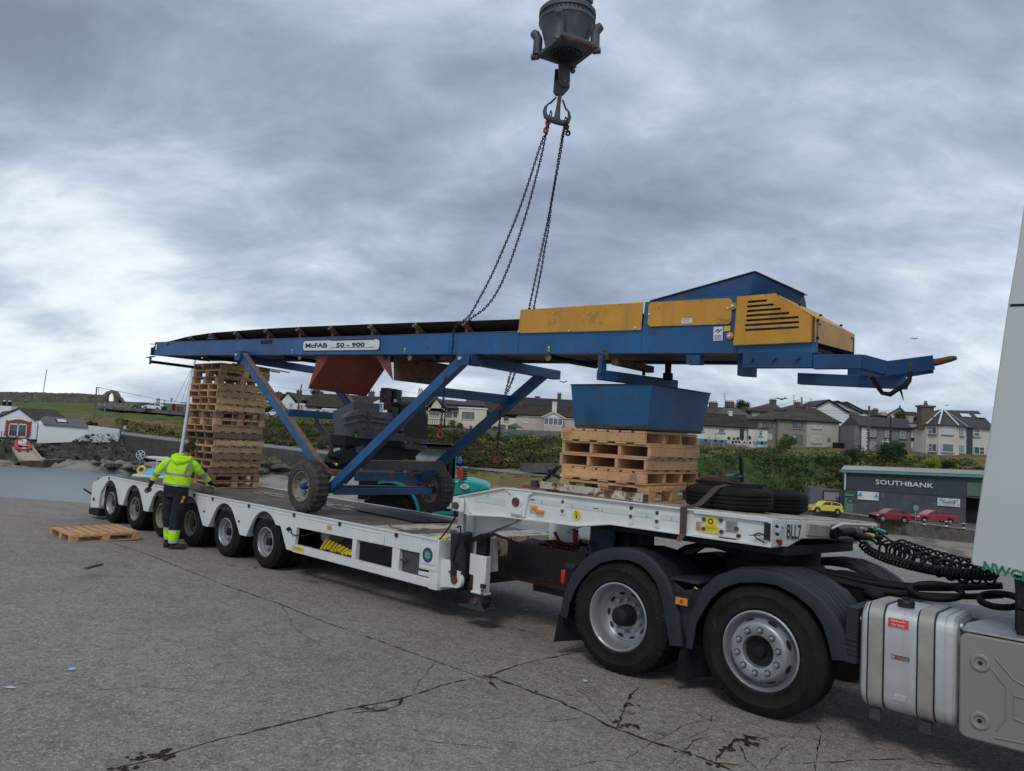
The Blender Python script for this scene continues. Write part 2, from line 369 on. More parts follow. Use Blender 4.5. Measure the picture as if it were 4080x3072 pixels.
def deep_rim(rr,dep,m,n=40,hub=dark,nuts=True,holes=8):
 """dished dual-wheel rim, opening towards -Y"""
 mb=MB(m,40)
 mb.lathe([(rr+.006,.022),(rr+.010,.008),(rr-.004,.004),(rr-.016,.02),(rr-.022,dep*.45),(rr-.05,dep*.55),(rr-.055,dep*.9),(rr-.075,dep),(.42*rr,dep-.012),(.40*rr,dep-.02),(0.001,dep-.02)],(0,0,0),'Y',n)
 if nuts:
  for k in range(10):
   a=2*math.pi*k/10;c=Vector((math.cos(a)*rr*.52,dep-.02,math.sin(a)*rr*.52));mb.cyl(c,c+Vector((0,-.022,0)),.011,6)
 mb.use(black)
 for k in range(holes):
  a=2*math.pi*(k+.5)/holes;c=Vector((math.cos(a)*rr*.70,dep-.011,math.sin(a)*rr*.70))
  e=Vector((-math.sin(a),0,math.cos(a)));g=Vector((math.cos(a),0,math.sin(a)))
  mb.add([c+(e*math.cos(t)*.13+g*math.sin(t)*.09)*rr for t in(-2*math.pi*q/12 for q in range(12))],[tuple(range(12))])
 mb.use(hub);mb.lathe([(.001,dep*.35),(.20*rr,dep*.36),(.27*rr,dep*.42),(.29*rr,dep*.95)],(0,0,0),'Y',20)
 return mb
def wheel(parent,c,r,w,rim,tm,rm,dep=.11,dual=True,lug=0,name='wheel',hub=dark,label=None):
 hub_mb=deep_rim(rim,dep,rm,hub=hub);shift(hub_mb,c)
 wo=part(name,hub_mb,parent,label)
 part('tyre',shift(tyre_mb(r,w,rim,tm,lug),c),wo)
 if dual:part('tyre',shift(tyre_mb(r,w,rim,tm,lug,n=48),Vector(c)+Vector((0,w+.03,0))),wo)
 return wo
def tube_bolt(mb,x,y,z,r=.02,l=.012):mb.cyl((x,y,z),(x,y-l,z),r,12)
tr=thing('low_loader_trailer','white six-axle low loader trailer with plank deck and raised gooseneck, carrying the blue conveyor','trailer',(-10.6,1.1,0),'T',K=BK)
DZ=.89;YW=2.3
WX=[-15.38,-14.28,-13.17,-12.08,-10.92,-9.76];TR=.38
def side_profile():
 p=[(-16.27,.62),(-16.26,.70),(-15.78,.86),(-15.55,.89),(-7.06,.89),(-7.06,.70)]
 q=[(-7.06,.70),(-9.36,.70)]
 low=[(-8.92,.69),(-8.95,.36),(-9.14,.36),(-9.33,.66)]
 pts=[(-7.06,.70)]+low
 for i in range(5,-1,-1):
  x=WX[i];pts+=arc(x,.45,.37,35,145,8)
  if i>0:
   xm=(WX[i]+WX[i-1])/2;pts+=[(xm+.11,.40),(xm-.07,.40)]
 pts+=[(-15.82,.55),(-15.86,.24),(-16.28,.20)]
 return pts+p[:-1]
sp=side_profile()
for y0,nm in((0,'near'),(YW-.05,'far')):
 mb=MB(white);mb.prism(sp,y0,y0+.05)
 part('side_beam',mb,tr,bev=.004)
mb=MB(white)
mb.prism([(-15.5,.897),(-6.12,.897),(-6.12,.88),(-15.5,.88)],-.012,.03)
mb.box(-15.0,-7.08,-.006,0,.835,.842);mb.box(-15.0,-7.08,-.006,0,.868,.874)
part('beam_lip',mb,tr)
mb=MB(dark,50)
for x in WX:
 a=arc(x,.45,.372,0,180,14);b=arc(x,.45,.36,0,180,14)
 for y in(.05,YW-.36):mb.prism(a+b[::-1],y,y+.31)
part('wheel_arch',mb,tr)
mb=MB(white)
for i in range(1,6):
 xm=(WX[i]+WX[i-1])/2;mb.add([(xm+.11,.0,.40),(xm+.20,0,.62),(xm+.20,.12,.62),(xm+.11,.12,.40)],[(0,1,2,3)])
mb.prism([(-7.05,.89),(-6.41,.89),(-6.41,.70),(-7.05,.70)],0,.05)
mb.prism([(-9.0,.455),(-6.42,.44),(-6.24,.44),(-6.24,.34),(-9.0,.35)],0.0,.07)
mb.prism([(-6.90,.70),(-6.77,.70),(-6.77,.44),(-6.90,.44)],.005,.07)
mb.prism([(-7.68,.70),(-7.60,.70),(-7.60,.44),(-7.68,.44)],.005,.07)
mb.prism([(-6.42,.50),(-6.24,.50),(-6.24,.455),(-6.42,.455)],.004,.06)
part('side_rail',mb,tr,bev=.004)
mb=MB(greyplate);mb.box(-6.715,-6.43,.03,.06,.445,.70)
d_=part('toolbox_door',mb,tr);mb=MB(rusty);mb.cyl((-6.73,.0,.58),(-6.63,.0,.575),.012,8);mb.box(-6.70,-6.66,0,.035,.56,.60);part('handle',mb,d_)
mb=MB(white);mb.box(-6.41,-6.10,0,.26,.53,.885);mb.box(-6.24,-6.10,.003,.22,.33,.528);mb.box(-6.40,-6.12,-.006,0,.545,.55);mb.box(-6.40,-6.12,-.006,0,.86,.865);mb.box(-6.40,-6.395,-.006,0,.55,.86);mb.box(-6.125,-6.12,-.006,0,.55,.86)
part('corner_box',mb,tr,bev=.006,seg=2)
mb=MB(whitep);mb.box(-6.375,-6.15,-.0095,-.003,.60,.80);mb.use(mk('emblem_blue',(.03,.05,.22),.5,var=.3,vs=30));mb.lathe([(.001,0),(.085,0)],(-6.265,-.011,.70),'Y',28)
mb.use(mk('emblem_green',(.12,.42,.12),.5,var=.3,vs=30));mb.add([(-6.265+math.cos(t)*rr_,-.0125,.70+math.sin(t)*rr_)for t,rr_ in[(k*math.pi/8,.055 if k%2 else .038)for k in range(16)]][::-1],[tuple(range(16))])
part('round_emblem',mb,tr)
mb=MB(grime)
mb.box(-15.9,-9.0,.75,1.55,.30,.70);mb.box(-9.0,-6.1,.5,1.8,.34,.66);mb.box(-16.2,-6.45,.05,YW-.05,.70,.80)
for x in WX:mb.cyl((x,.2,TR),(x,YW-.2,TR),.07,12)
mb.box(-9.0,-6.3,YW-.12,YW-.05,.34,.70)
part('chassis',mb,tr)
rr=random.Random(3)
mb=MB(deckw,20)
y=.05;k=0
edges_x=[(-15.6,-7.42)]
while y<YW-.06:
 w=.155
 for(x0,x1)in edges_x:
  xs=[x0,x0+rr.uniform(1.5,4),x0+rr.uniform(4.5,7),x1]
  for a,b in zip(xs,xs[1:]):mb.box(a+.006,b-.006,y+.004,min(y+w-.004,YW-.06),.80,DZ-.004-rr.uniform(0,.006))
 y+=w
mb.box(-6.98,-6.60,.05,1.0,.80,.886);mb.box(-6.95,-6.5,1.15,2.2,.80,.886)
part('deck_planks',mb,tr)
mb=MB(whiteb);mb.box(-7.42,-6.98,.05,YW-.05,.80,.893);mb.box(-6.60,-6.41,.05,1.0,.80,.892);mb.box(-6.41,-6.10,.26,YW-.02,.60,.892);mb.box(-6.60,-6.41,1.0,YW-.05,.80,.888);mb.box(-7.0,-6.6,1.0,1.15,.8,.889)
part('tread_plate',mb,tr)
mb=MB(whiteb,0);q=random.Random(8)
for k in range(70):
 cx,cy=q.uniform(-10.6,-8.6),q.gauss(1.3,.13);a=q.uniform(.04,.28);b=q.uniform(.02,.06)
 if q.random()<.35:cx,cy=q.uniform(-12.3,-11.0),q.gauss(1.35,.2)
 mb.add([(cx+a*math.cos(t)*q.uniform(.7,1.1),cy+b*math.sin(t)*q.uniform(.6,1.1),DZ+.0015+k*.00003)for t in(2*math.pi*i/9 for i in range(9))],[tuple(range(9))])
part('flaked_paint',mb,tr)
mb=MB(whiteb);mb.box(-6.10,-5.75,1.3,YW,.55,.80);mb.box(-6.1,-5.2,2.0,YW,.86,.905);part('front_ledge',mb,tr)
mb=MB(rusty,40)
for x in(-15.45,-11.93,-11.3,-10.2,-9.0,-7.95,-6.83):
 mb.cyl((x,-.013,.853),(x,.01,.853),.030,14)
pk=part('stake_pocket',mb,tr);mb=MB(black,40)
for x in(-15.45,-11.93,-11.3,-10.2,-9.0,-7.95,-6.83):mb.cyl((x,-.0145,.853),(x,.01,.853),.021,14)
part('pocket_hole',mb,pk)
for i,x in enumerate(WX):
 wheel(tr,(x,.035,TR),TR,.235,.205,tyre_m,rim_s if i in(0,4,5)else rim_d,dep=.12,label={0:'rearmost trailer wheel with a clean silver rim',1:'second trailer wheel from the rear with a rust-stained rim',2:'third trailer wheel from the rear, half hidden by the worker',3:'fourth trailer wheel from the rear with a dirty rim',4:'fifth trailer wheel from the rear with a bright rim',5:'foremost trailer wheel with a bright rim'}[i])
 mb=MB(tyre_m,50);mb.lathe([(.2,YW-.06),(TR-.04,YW-.05),(TR,YW-.09),(TR,YW-.55),(.2,YW-.56)],(x,0,TR),'Y',28);part('far_tyre',mb,tr)
mb=MB(dark);mb.bar((-16.76,.02,.53),(-16.30,.03,.46),.02,.035);mb.box(-16.30,-16.2,.02,.09,.43,.53);part('lamp_bracket',mb,tr)
mb=MB(rubber);mb.box(-16.36,-15.86,.01,.45,.07,.22);part('mudflap',mb,tr)
mb=MB(rubber);mb.ball((-16.13,-.005,.385),.05,8,(1,.2,.8),.25);part('paint_scuff',mb,tr)
mb=MB(rusty)
for(x,z)in((-13.95,.60),(-10.45,.60),(-11.55,.63)):mb.box(x-.02,x+.02,-.012,0,z-.012,z+.012)
part('side_reflector',mb,tr)
mb=MB(mk('cream_air_tank',(.30,.28,.24),.5,0,.2));mb.cyl((-8.62,.25,.62),(-8.62,.75,.62),.105,20);part('air_tank',mb,tr,bev=.02,seg=2)
ych=mk('yellow_plastic',(.75,.52,.02),.5,0,.15,12)
for k in range(9):
 x=-8.42+k*.075;mb=MB(ych);mb.bar((x,.07,.46+.01*(k%3)),(x+.07,.12,.61-.012*k),.042,.02,(1,0,.3));part('yellow_wedge',mb,tr,bev=.004)
mb=MB(yel);mb.box(-8.96,-8.70,-.004,0.001,.375,.435)
text(mb,'FAYMONVILLE',(-8.85,-.0045,.412),(1,0,0),(0,0,1),.022,.17,black);part('rail_sticker',mb,tr)
mb=MB(rubber);mb.tube([(-9.05,-.01,.66),(-9.0,-.03,.60),(-8.95,-.01,.58),(-8.75,.03,.60),(-8.6,.1,.66)],.008,6);mb.cyl((-9.09,.0,.66),(-9.09,-.04,.64),.025,10);part('marker_plug',mb,tr)
mb=MB(tan);mb.box(-8.22,-8.12,-.004,.001,.745,.815);mb.use(black);mb.tube([(-8.19,-.005,.76),(-8.16,-.005,.785),(-8.14,-.005,.77)],.003,4);part('lashing_sticker',mb,tr)
mb=MB(white,40);mb.prism([(-6.10,.36),(-6.10,.68),(-5.97,.68),(-5.93,.62),(-5.80,.58)]+arc(-5.85,.48,.085,60,-100,8)+[(-6.0,.38)],.05,.10);part('hinge_bracket',mb,tr,bev=.004)
mb=MB(rusty,40);mb.cyl((-5.87,.05,.485),(-5.87,.03,.485),.045,16);mb.cyl((-5.95,.05,.56),(-5.95,.035,.56),.012,8);part('hinge_pin',mb,tr)
mb=MB(black,40);mb.cyl((-5.91,.155,.98),(-5.89,.155,.50),.118,24);mb.cyl((-5.89,.16,.50),(-5.86,.16,.36),.09,18,.05)
mb.use(grime);mb.cyl((-5.91,.155,1.0),(-5.91,.155,.98),.122,24)
cy=part('gooseneck_cylinder',mb,tr);mb=MB(alu,40);mb.cyl((-5.91,.155,1.0),(-5.91,.155,1.22),.05,20);part('piston_rod',mb,cy)
mb=MB(rusty,40);mb.cyl((-5.93,.30,.45),(-5.78,.32,.45),.11,20);part('pivot_pipe',mb,tr)
GZ=1.555
gp=[(-5.86,1.235),(-5.90,1.26),(-5.915,1.385),(-5.78,1.42),(-5.19,1.55),(-4.9,GZ),(-2.32,GZ),(-2.32,1.335),(-3.85,1.335),(-4.20,1.275),(-5.18,1.255),(-5.66,1.22),(-5.83,1.22)]
nose=[(-2.32,0.0),(-2.23,1.1),(-2.13,YW)]
mb=MB(white)
mb.prism(gp,.03,.05);mb.prism(gp,YW-.05,YW-.03)
def flange(pts,t,y0,y1):
 for(a,b)in zip(pts,pts[1:]):
  mb.hexa([(a[0],y0,a[1]-t),(b[0],y0,b[1]-t),(b[0],y1,b[1]-t),(a[0],y1,a[1]-t),(a[0],y0,a[1]),(b[0],y0,b[1]),(b[0],y1,b[1]),(a[0],y1,a[1])])
for y0,y1 in((-.0,.16),(YW-.16,YW)):
 flange([(-5.915,1.395),(-5.78,1.425),(-5.19,1.558),(-4.9,GZ+.004),(-2.32,GZ+.004)],.014,y0,y1)
 flange([(-5.70,1.225),(-5.18,1.262),(-4.20,1.282),(-3.85,1.342),(-2.32,1.342)],.014,y0,y1)
gn=part('gooseneck',mb,tr,bev=.002)
mb=MB(white)
mb.bar((-5.73,.015,1.40),(-5.66,.015,1.24),.025,.03,(0,1,0));mb.box(-5.92,-5.76,.0,.03,1.24,1.39)
mb.slab([(-5.17,.004,1.54),(-4.78,.004,1.54),(-4.84,.004,1.50),(-4.88,.004,1.28),(-5.06,.004,1.28),(-5.08,.004,1.50)],(0,.026,0))
mb.slab([(-2.35,.0,1.54),(-2.32,.0,1.54),(-2.32,0,1.345),(-2.35,0,1.345)],(0,.05,0))
for k in(-4.41,-3.63,-3.36):mb.box(k-.025,k+.025,.018,.03,1.36,1.50)
part('stiffener',mb,gn,bev=.003)
mb=MB(white);n2=nose
NQ=Vector((.19,2.3,0)).normalized();NN=Vector((NQ.y,-NQ.x,0))
def nf(x,y,o=0,K=NK):
 q=MTI.to_3x3()@ray('T',x,y);c=MTI@Vector((0,0,CH));t=(Vector((-2.32,0,0))-c).dot(NN)/q.dot(NN);p=c+q*t+NN*o;p.z+=K*p.y;return p
def nq(pts,th,m,o=0.002,K=NK):mb=MB(m);mb.slab([nf(x,y,o,K)for x,y in pts],NN*th);return mb
N3=[(x,y)for x,y in nose]
mb.slab([(-3.0,0,GZ-.03)]+[(x,y,GZ-.03)for x,y in N3]+[(-3.0,YW,GZ-.03)],(0,0,.026));mb.slab([(-3.0,0,1.335)]+[(x,y,1.335)for x,y in N3[:1]]+[(-2.3,.3,1.335),(-3.0,.3,1.335)],(0,0,.012))
def nw(y):return-2.32+.19*y/2.3
for y0,y1,z0,z1 in((0,.30,1.335,1.335),(.30,.55,1.335,1.40),(.55,1.9,1.40,1.40),(1.9,2.1,1.40,1.335),(2.1,YW,1.335,1.335)):
 mb.slab([(nw(y0),y0,z0),(nw(y1),y1,z1),(nw(y1),y1,GZ-.004),(nw(y0),y0,GZ-.004)],-NN*.03)
nz=part('nose_plate',mb,gn,bev=.003)
mb=MB(whiteb);mb.box(-4.9,-2.34,.16,YW-.16,GZ-.02,GZ+.006);mb.slab([(-2.36,.03,GZ-.004)]+[(x-.02,.03+y*.975,GZ-.004)for x,y in nose]+[(-2.36,YW-.03,GZ-.004)],(0,0,.011))
mb.prism([(-5.78,1.41),(-5.19,1.545),(-4.9,GZ-.01),(-4.9,GZ-.02),(-5.19,1.53),(-5.78,1.39)],.16,YW-.16)
part('neck_deck',mb,gn)
mb=MB(dark);mb.box(-4.2,-2.3,.25,YW-.25,1.26,1.34);mb.box(-5.2,-4.2,.6,YW-.6,1.28,1.5);mb.cyl((-2.75,1.15,1.26),(-2.75,1.15,1.12),.42,32);part('kingpin_plate',mb,gn)
mb=MB(rusty,40)
mb.cyl((-4.985,.004,1.425),(-4.985,-.03,1.425),.045,20);mb.cyl((-5.86,.0,1.30),(-5.86,-.028,1.30),.038,18)
for x,z in((-4.41,1.485),(-4.41,1.395),(-3.63,1.505),(-3.63,1.43),(-3.36,1.49),(-3.36,1.415),(-2.76,1.495),(-2.62,1.44),(-2.75,1.40),(-2.60,1.385),(-2.91,1.485),(-2.91,1.405)):tube_bolt(mb,x,.03,z,.017,.018)
part('pin_head',mb,gn)
mb=MB(white,40);mb.box(-5.07,-4.91,-.016,.004,1.30,1.37);mb.box(-5.80,-5.74,-.014,.004,1.24,1.37);mb.cyl((-4.985,.004,1.425),(-4.985,-.012,1.425),.07,24);part('lock_plate',mb,gn,bev=.003)
mb=MB(amber);mb.box(-4.73,-4.64,-.012,.03,1.345,1.375);part('side_marker_lamp',mb,gn,bev=.004)
mb=MB(tan);mb.box(-4.83,-4.73,.022,.029,1.335,1.41);mb.use(black);mb.tube([(-4.80,.020,1.36),(-4.775,.02,1.385),(-4.75,.02,1.375),(-4.76,.02,1.355)],.0022,4);part('lashing_sticker',mb,gn)
mb=MB(tan);mb.box(-2.985,-2.935,.022,.029,1.385,1.46);mb.use(black);mb.tube([(-2.96+.012*math.cos(t),.0205,1.44+.012*math.sin(t))for t in[k*.6 for k in range(11)]],.0018,4);mb.tube([(-2.96+.012*math.cos(t),.0205,1.405+.012*math.sin(t))for t in[k*.6 for k in range(11)]],.0018,4);part('coupling_sticker',mb,gn)
mb=MB(yel,40);mb.cyl((-4.24,.03,1.375),(-4.24,.022,1.375),.048,28);text(mb,'Filter',(-4.24,.0205,1.383),(1,0,0),(0,0,1),.014,None,black);mb.add([(-4.25,.02,1.345),(-4.23,.02,1.345),(-4.23,.02,1.37),(-4.25,.02,1.37)],[(0,1,2,3)]);mb.tube([(-4.26,.02,1.41),(-4.235,.02,1.395)],.003,4);part('filter_sticker',mb,gn)
mb=MB(yel);mb.box(-2.90,-2.795,.021,.0285,1.435,1.515);mb.box(-2.90,-2.775,.020,.0280,1.375,1.43)
mb.use(black);mb.lathe([(.014,0),(.024,0)],(-2.85,.0195,1.475),'Y',24)
text(mb,'FAYMONVILLE',(-2.84,.0195,1.418),(1,0,0),(0,0,1),.013,.10,black);text(mb,'Member of the group',(-2.86,.0195,1.398),(1,0,0),(0,0,1),.006,.06,black);text(mb,'80',(-2.79,.0195,1.385),(1,0,0),(0,0,1),.007,None,black)
part('grease_sticker',mb,gn)
mb=MB(mk('engraved_plate',(.42,.43,.43),.35,.6,.15,20));mb.box(-2.715,-2.615,.021,.0285,1.41,1.50);mb.use(black)
for k in range(6):mb.box(-2.708,-2.665,.0195,.0215,1.417+k*.013,1.420+k*.013);mb.box(-2.66,-2.622,.0195,.0215,1.417+k*.013,1.4195+k*.013)
part('type_plate',mb,gn)
mb=MB(black);mb.box(-2.775,-2.62,.022,.029,1.345,1.358);part('dark_stripe',mb,gn)
mb=MB(whitep)
for i,x in enumerate((-5.62,-4.62,-4.55,-4.1,-3.95,-3.8,-3.5,-3.25)):
 pass
mb=MB(mk('faded_marking',(.60,.66,.62),.5,0,.05));mb.box(-5.62,-5.17,.026,.0295,1.37,1.44);mb.box(-4.84,-3.15,.026,.0295,1.435,1.485);mb.use(mk('faint_grey_print',(.30,.33,.33),.6))
for x in(-5.42,-4.68,-4.30,-3.95,-3.47,-3.22):mb.box(x-.003,x+.003,.0245,.0265,1.445,1.47);mb.box(x-.010,x+.010,.0245,.0265,1.440,1.445)
mb.use(black);mb.box(-4.83,-4.77,.0245,.0265,1.462,1.472);mb.box(-4.05,-3.99,.0245,.0265,1.455,1.463)
part('faded_stripe',mb,gn)
mb=MB(dark,40)
for z,x in((1.50,-2.29),(1.44,-2.285),(1.385,-2.28)):
 mb.cyl((x,.03,z),(x+.015,.0,z),.014,10)
part('bolt',mb,gn)
part('number_plate',(lambda mb:(text(mb,'BLL7',(nf(95,643,.006)+nf(222,752,.006))/2,nf(228,640)-nf(90,630),(0,0,1),.118,.26,black,bold=.015),mb)[1])(nq([(90,768),(228,765),(230,640),(95,625)],.003,whitep)),gn)
mb=nq([(5,765),(60,770),(62,640),(5,632)],.003,whitep,.001);text(mb,'BLL',(nf(32,645,.006)+nf(60,665,.006))/2,NQ,(0,0,1),.02,.05,redl,bold=.01);mb.use(black)
for k in range(4):mb.bar(nf(8,690+k*20,.0045),nf(58,694+k*20,.0045),.002,.002)
part('paper_label',mb,gn)
mb=MB(redl,40);mb.cyl(nf(12,810),nf(12,810,.015),.026,14);part('reflector',mb,gn)
mb=MB(black);mb.box(-2.335,-2.325,-.012,0,1.375,1.52);mb.box(-2.375,-2.34,-.012,.03,1.385,1.52);mb.tube([(-2.36,-.01,1.42),(-2.42,-.01,1.43),(-2.46,-.01,1.41),(-2.43,-.012,1.385),(-2.37,-.01,1.36)],.007,6);mb.tube([(-2.50,-.01,1.405),(-2.40,-.01,1.415)],.004,5);part('lock_bar',mb,gn)
gc=mk('grimy_cream_paint',(.34,.30,.24),.6,0,.25,6,((RUST,.62,9),))
part('coupling_bracket',nq([(290,738),(500,755),(520,640),(300,612)],.02,gc),gn,bev=.004);part('coupling_panel',nq([(520,765),(1010,780),(960,625),(545,620)],.002,gc,.001),gn)
mb=MB(white,50);mb.tube([nf(500,660,.05),nf(525,630,.07),nf(590,608,.075),(nf(960,628,.06))],.010,6);part('panel_lip',mb,gn)
for p,r_ in(((548,705),.055),((850,665),.014),((888,690),.022),((940,690),.03)):mb=MB(dark if r_>.02 else whitep,40);mb.cyl(nf(*p,0),nf(*p,.06),r_,14);part('socket',mb,gn)
for x in(1035,):
 for y in(660,735,790):mb=MB(dark,40);mb.cyl(nf(x,y),nf(x,y,.015),.022,12);part('bolt',mb,gn)
mb=MB(redl,40);mb.cyl(nf(1030,640),nf(1030,640,.02),.025,12);part('reflector',mb,gn)
for p,q__,m_,r_ in(((560,700),(675,680),dark,.035),((715,720),(765,728),hook_r if False else redl,.022),((840,718),(885,730),yel,.022),((925,660),(1000,690),teal,.020)):
 mb=MB(m_,40);mb.cyl(nf(*p,.07),nf(*q__,.09),r_,12);part('coupling_cap',mb,gn)
mb=MB(dark,40);mb.cyl(nf(660,705,.07),nf(725,735,.12),.034,12);mb.cyl(nf(765,735,.07),nf(830,745,.1),.028,12);mb.cyl(nf(885,725,.07),nf(955,745,.1),.028,12);mb.cyl(nf(950,675,.05),nf(1040,705,.08),.018,8);part('coupling_body',mb,gn)
mb=MB(white);mb.prism([(-6.02,1.22),(-5.16,1.255),(-5.28,1.19),(-5.72,.98),(-5.60,.96),(-5.56,.60),(-5.98,.50)],.30,.42)
mb.prism([(-6.02,1.22),(-5.16,1.255),(-5.28,1.19),(-5.72,.98),(-5.60,.96),(-5.56,.60),(-5.98,.50)],YW-.42,YW-.30)
part('neck_gusset',mb,tr,bev=.004)
mb=MB(white);mb.bar((-5.84,.285,.955),(-5.22,.285,1.21),.03,.022,(0,1,0));mb.bar((-6.0,.285,.965),(-5.84,.285,.955),.03,.02,(0,1,0));mb.bar((-5.86,.285,1.2),(-5.84,.285,.98),.025,.02,(0,1,0));part('gusset_rib',mb,tr)
mb=MB(white);mb.box(-5.66,-5.48,.12,.205,.385,.79);mb.box(-5.735,-5.66,.13,.19,.56,.79);mb.box(-5.675,-5.465,.105,.22,.375,.40);lg=part('landing_leg',mb,tr,bev=.008,seg=2)
mb=MB(dark);mb.box(-5.645,-5.50,.13,.195,.78,1.0);part('inner_tube',mb,lg)
mb=MB(grime,40);mb.box(-5.63,-5.49,.13,.23,.29,.385);mb.slab([(-5.80,.06,.235),(-5.42,.06,.235),(-5.42,.30,.235),(-5.80,.30,.235)],(0,0,-.015))
for y in(.08,.25):mb.slab([(-5.68,y,.235),(-5.45,y,.235),(-5.50,y,.33),(-5.58,y,.345),(-5.63,y,.33)],(0,.015,0))
mb.use(rusty);mb.cyl((-5.565,.08,.305),(-5.565,.06,.305),.032,14);part('foot',mb,lg)
mb=MB(chain_m,60);
for k in range(4):mb.tube([Vector((-5.47+.014*math.cos(t)+.004*k,.07,.455-k*.045+.028*math.sin(t)))for t in[i*math.pi/4 for i in range(8)]],.006,5,True)
mb.box(-5.50,-5.44,.07,.10,.46,.50);part('lock_chain',mb,lg)
mb=MB(rubber,60)
for k in range(3):
 o=.02*k
 mb.tube([(-6.20+o,.27,.62),(-6.02+o,.22,.70),(-5.90,.20-o,.80+o),(-5.70,.06,.90+o),(-5.52,.06,.985+o),(-5.38,.12,1.03+o*.5),(-5.24,.25,.99),(-5.2,.3,.955)],.0085,6)
mb.tube([(-5.85,.02,1.22),(-5.95,.02,1.08),(-6.05,.02,.96),(-6.13,.03,.89)],.009,6)
mb.tube([(-5.86,.03,1.06),(-5.80,.02,1.08),(-5.79,.02,1.02),(-5.85,.02,.85),(-5.89,.02,.70),(-5.85,.02,.64),(-5.80,.02,.66)],.010,6)
for k in range(3):
 o=.02*k;mb.tube([(-3.95-o,.35,1.30),(-3.85,.30,1.31+o*.2),(-3.70+o,.26,1.27),(-3.66+o,.24,1.18),(-3.74+o,.26,1.10),(-3.82,.3,1.06)],.010,6)
part('hydraulic_hose',mb,tr)
mesh_m=mk('rusty_perforated_sheet',(.075,.068,.062),.65,.2,.3,4,(((.085,.050,.030),.58,4),),.1,30)
mb=MB(mesh_m);B0,B1,BY=-6.0,-4.85,.95
def quadn(p):mb.add(p,[(0,1,2,3)])
mb.box(-5.90,-4.75,BY,BY+.02,.50,.86);mb.box(-5.90,-5.88,BY+.02,2.1,.50,.86);mb.box(-4.77,-4.75,BY+.02,2.1,.5,.86);mb.box(-5.9,-4.75,2.1,2.12,.5,.90);mb.box(-5.9,-4.75,BY,2.1,.48,.50)
bk=part('tool_basket',mb,tr)
mb=MB(black)
for i in range(44):
 for j in range(13):
  x=-5.88+i*.0255;z=.53+j*.0245;mb.add([(x,BY-.0015,z),(x+.012,BY-.0015,z),(x+.012,BY-.0015,z+.012),(x,BY-.0015,z+.012)],[(0,1,2,3)])
part('perforations',mb,bk)
mb=MB(rusty);mb.box(-6.0,-4.7,BY-.02,BY+.06,.44,.485);mb.box(-5.9,-4.75,BY-.012,BY+.03,.86,.885);part('basket_rail',mb,bk)
mb=MB(grime);mb.box(-4.72,-4.45,.95,1.5,.55,1.26);mb.use(dark);mb.box(-4.44,-4.22,1.0,1.5,.75,1.16);part('valve_cabinet',mb,tr,bev=.01)
mb=MB(grime);mb.box(-5.6,-4.5,1.1,1.9,.33,.44);part('underslung_bracket',mb,tr)
# ================================================================ TRACTOR UNIT
tk=thing('lorry_tractor_unit','lorry tractor unit with dark mudguards and silver hydraulic tank under the trailer neck','lorry',(-2.4,1.1,0),'T',K=.045)
TX=[-3.72,-2.385];TRR=.51;TW=.27
def chassis():
 mb=MB(dark)
 for y in(.72,1.5):mb.box(-4.25,.9,y,y+.08,.62,.88)
 for x in(-4.1,-3.05,-1.7,-1.0):mb.box(x,x+.12,.80,1.5,.66,.84)
 for x in TX:mb.cyl((x,.3,TRR),(x,2.0,TRR),.09,12);mb.ball((x,1.15,TRR),.2,12)
 mb.use(grime);mb.cyl((-3.0,.95,.5),(-3.0,1.4,.5),.12,14)
 return part('chassis',mb,tk)
ch=chassis()
mb=MB(dark,40);mb.box(-3.25,-2.25,.78,1.55,.88,.96);mb.prism([(-3.15,.96),(-2.35,.96),(-2.55,1.12),(-3.0,1.12)],.85,1.45)
mb.lathe([(.001,.035),(.30,.035),(.44,.02),(.46,-.01),(.46,-.03)],(-2.75,1.15,1.11),'Z',32)
for k in range(9):mb.cyl((-3.3+k*.19,.76,.88),(-3.3+k*.19,.76,.95),.012,8)
for x in(-2.08,-1.98,-1.88):mb.cyl((x,.80,.90),(x,.80,1.0),.012,8);mb.cyl((x,.80,.93),(x,.80,.96),.019,6)
part('fifth_wheel',mb,tk)
def disc_hub(c):
 """outward-dished steel wheel with ten nuts and open hand holes"""
 x,y,z=c;mb=MB(rim_s,40)
 mb.lathe([(.305,.020),(.312,.004),(.300,-.002),(.288,.010),(.280,.05),(.262,.075),(.250,.055),(.232,-.020),(.215,-.040),(.205,-.042),(.135,-.042),(.125,-.036),(.120,.02),(.001,.02)],(x,y,z),'Y',64)
 for k in range(10):
  a=2*math.pi*(k+.35)/10;p=Vector((x+math.cos(a)*.168,y-.042,z+math.sin(a)*.168))
  mb.use(black);mb.cyl(p,p+Vector((0,-.002,0)),.026,14);mb.use(rim_s);mb.cyl(p,p+Vector((0,-.026,0)),.021,6,.017);mb.cyl(p+Vector((0,-.026,0)),p+Vector((0,-.034,0)),.014,10,.008)
 mb.use(black)
 for k in range(8):
  a=2*math.pi*(k+.5)/8;g=Vector((math.cos(a),0,math.sin(a)));e=Vector((-math.sin(a),0,math.cos(a)));cc=Vector((x,y+.0165,z))+g*.2415
  sl=(Vector((0,.075,0))+g*.018).normalized()
  mb.add([cc+e*math.cos(t)*.040+sl*math.sin(t)*.026-g.cross(e).normalized()*0+Vector((0,-.004,0))+g*.003 for t in(-2*math.pi*i/16 for i in range(16))],[tuple(range(16))])
 w_=part('wheel',mb,tk,'front drive wheel with ten nuts on an outward-dished silver disc')
 mb=MB(dark,40);mb.lathe([(.001,-.022),(.042,-.02),(.050,-.005),(.055,.02),(.118,.012)],(x,y,z),'Y',24);part('hub_cap',mb,w_)
 part('tyre',shift(tyre_mb(TRR,.32,.30,tyre_m,n=120),c),w_)
disc_hub((TX[1],.0,TRR))
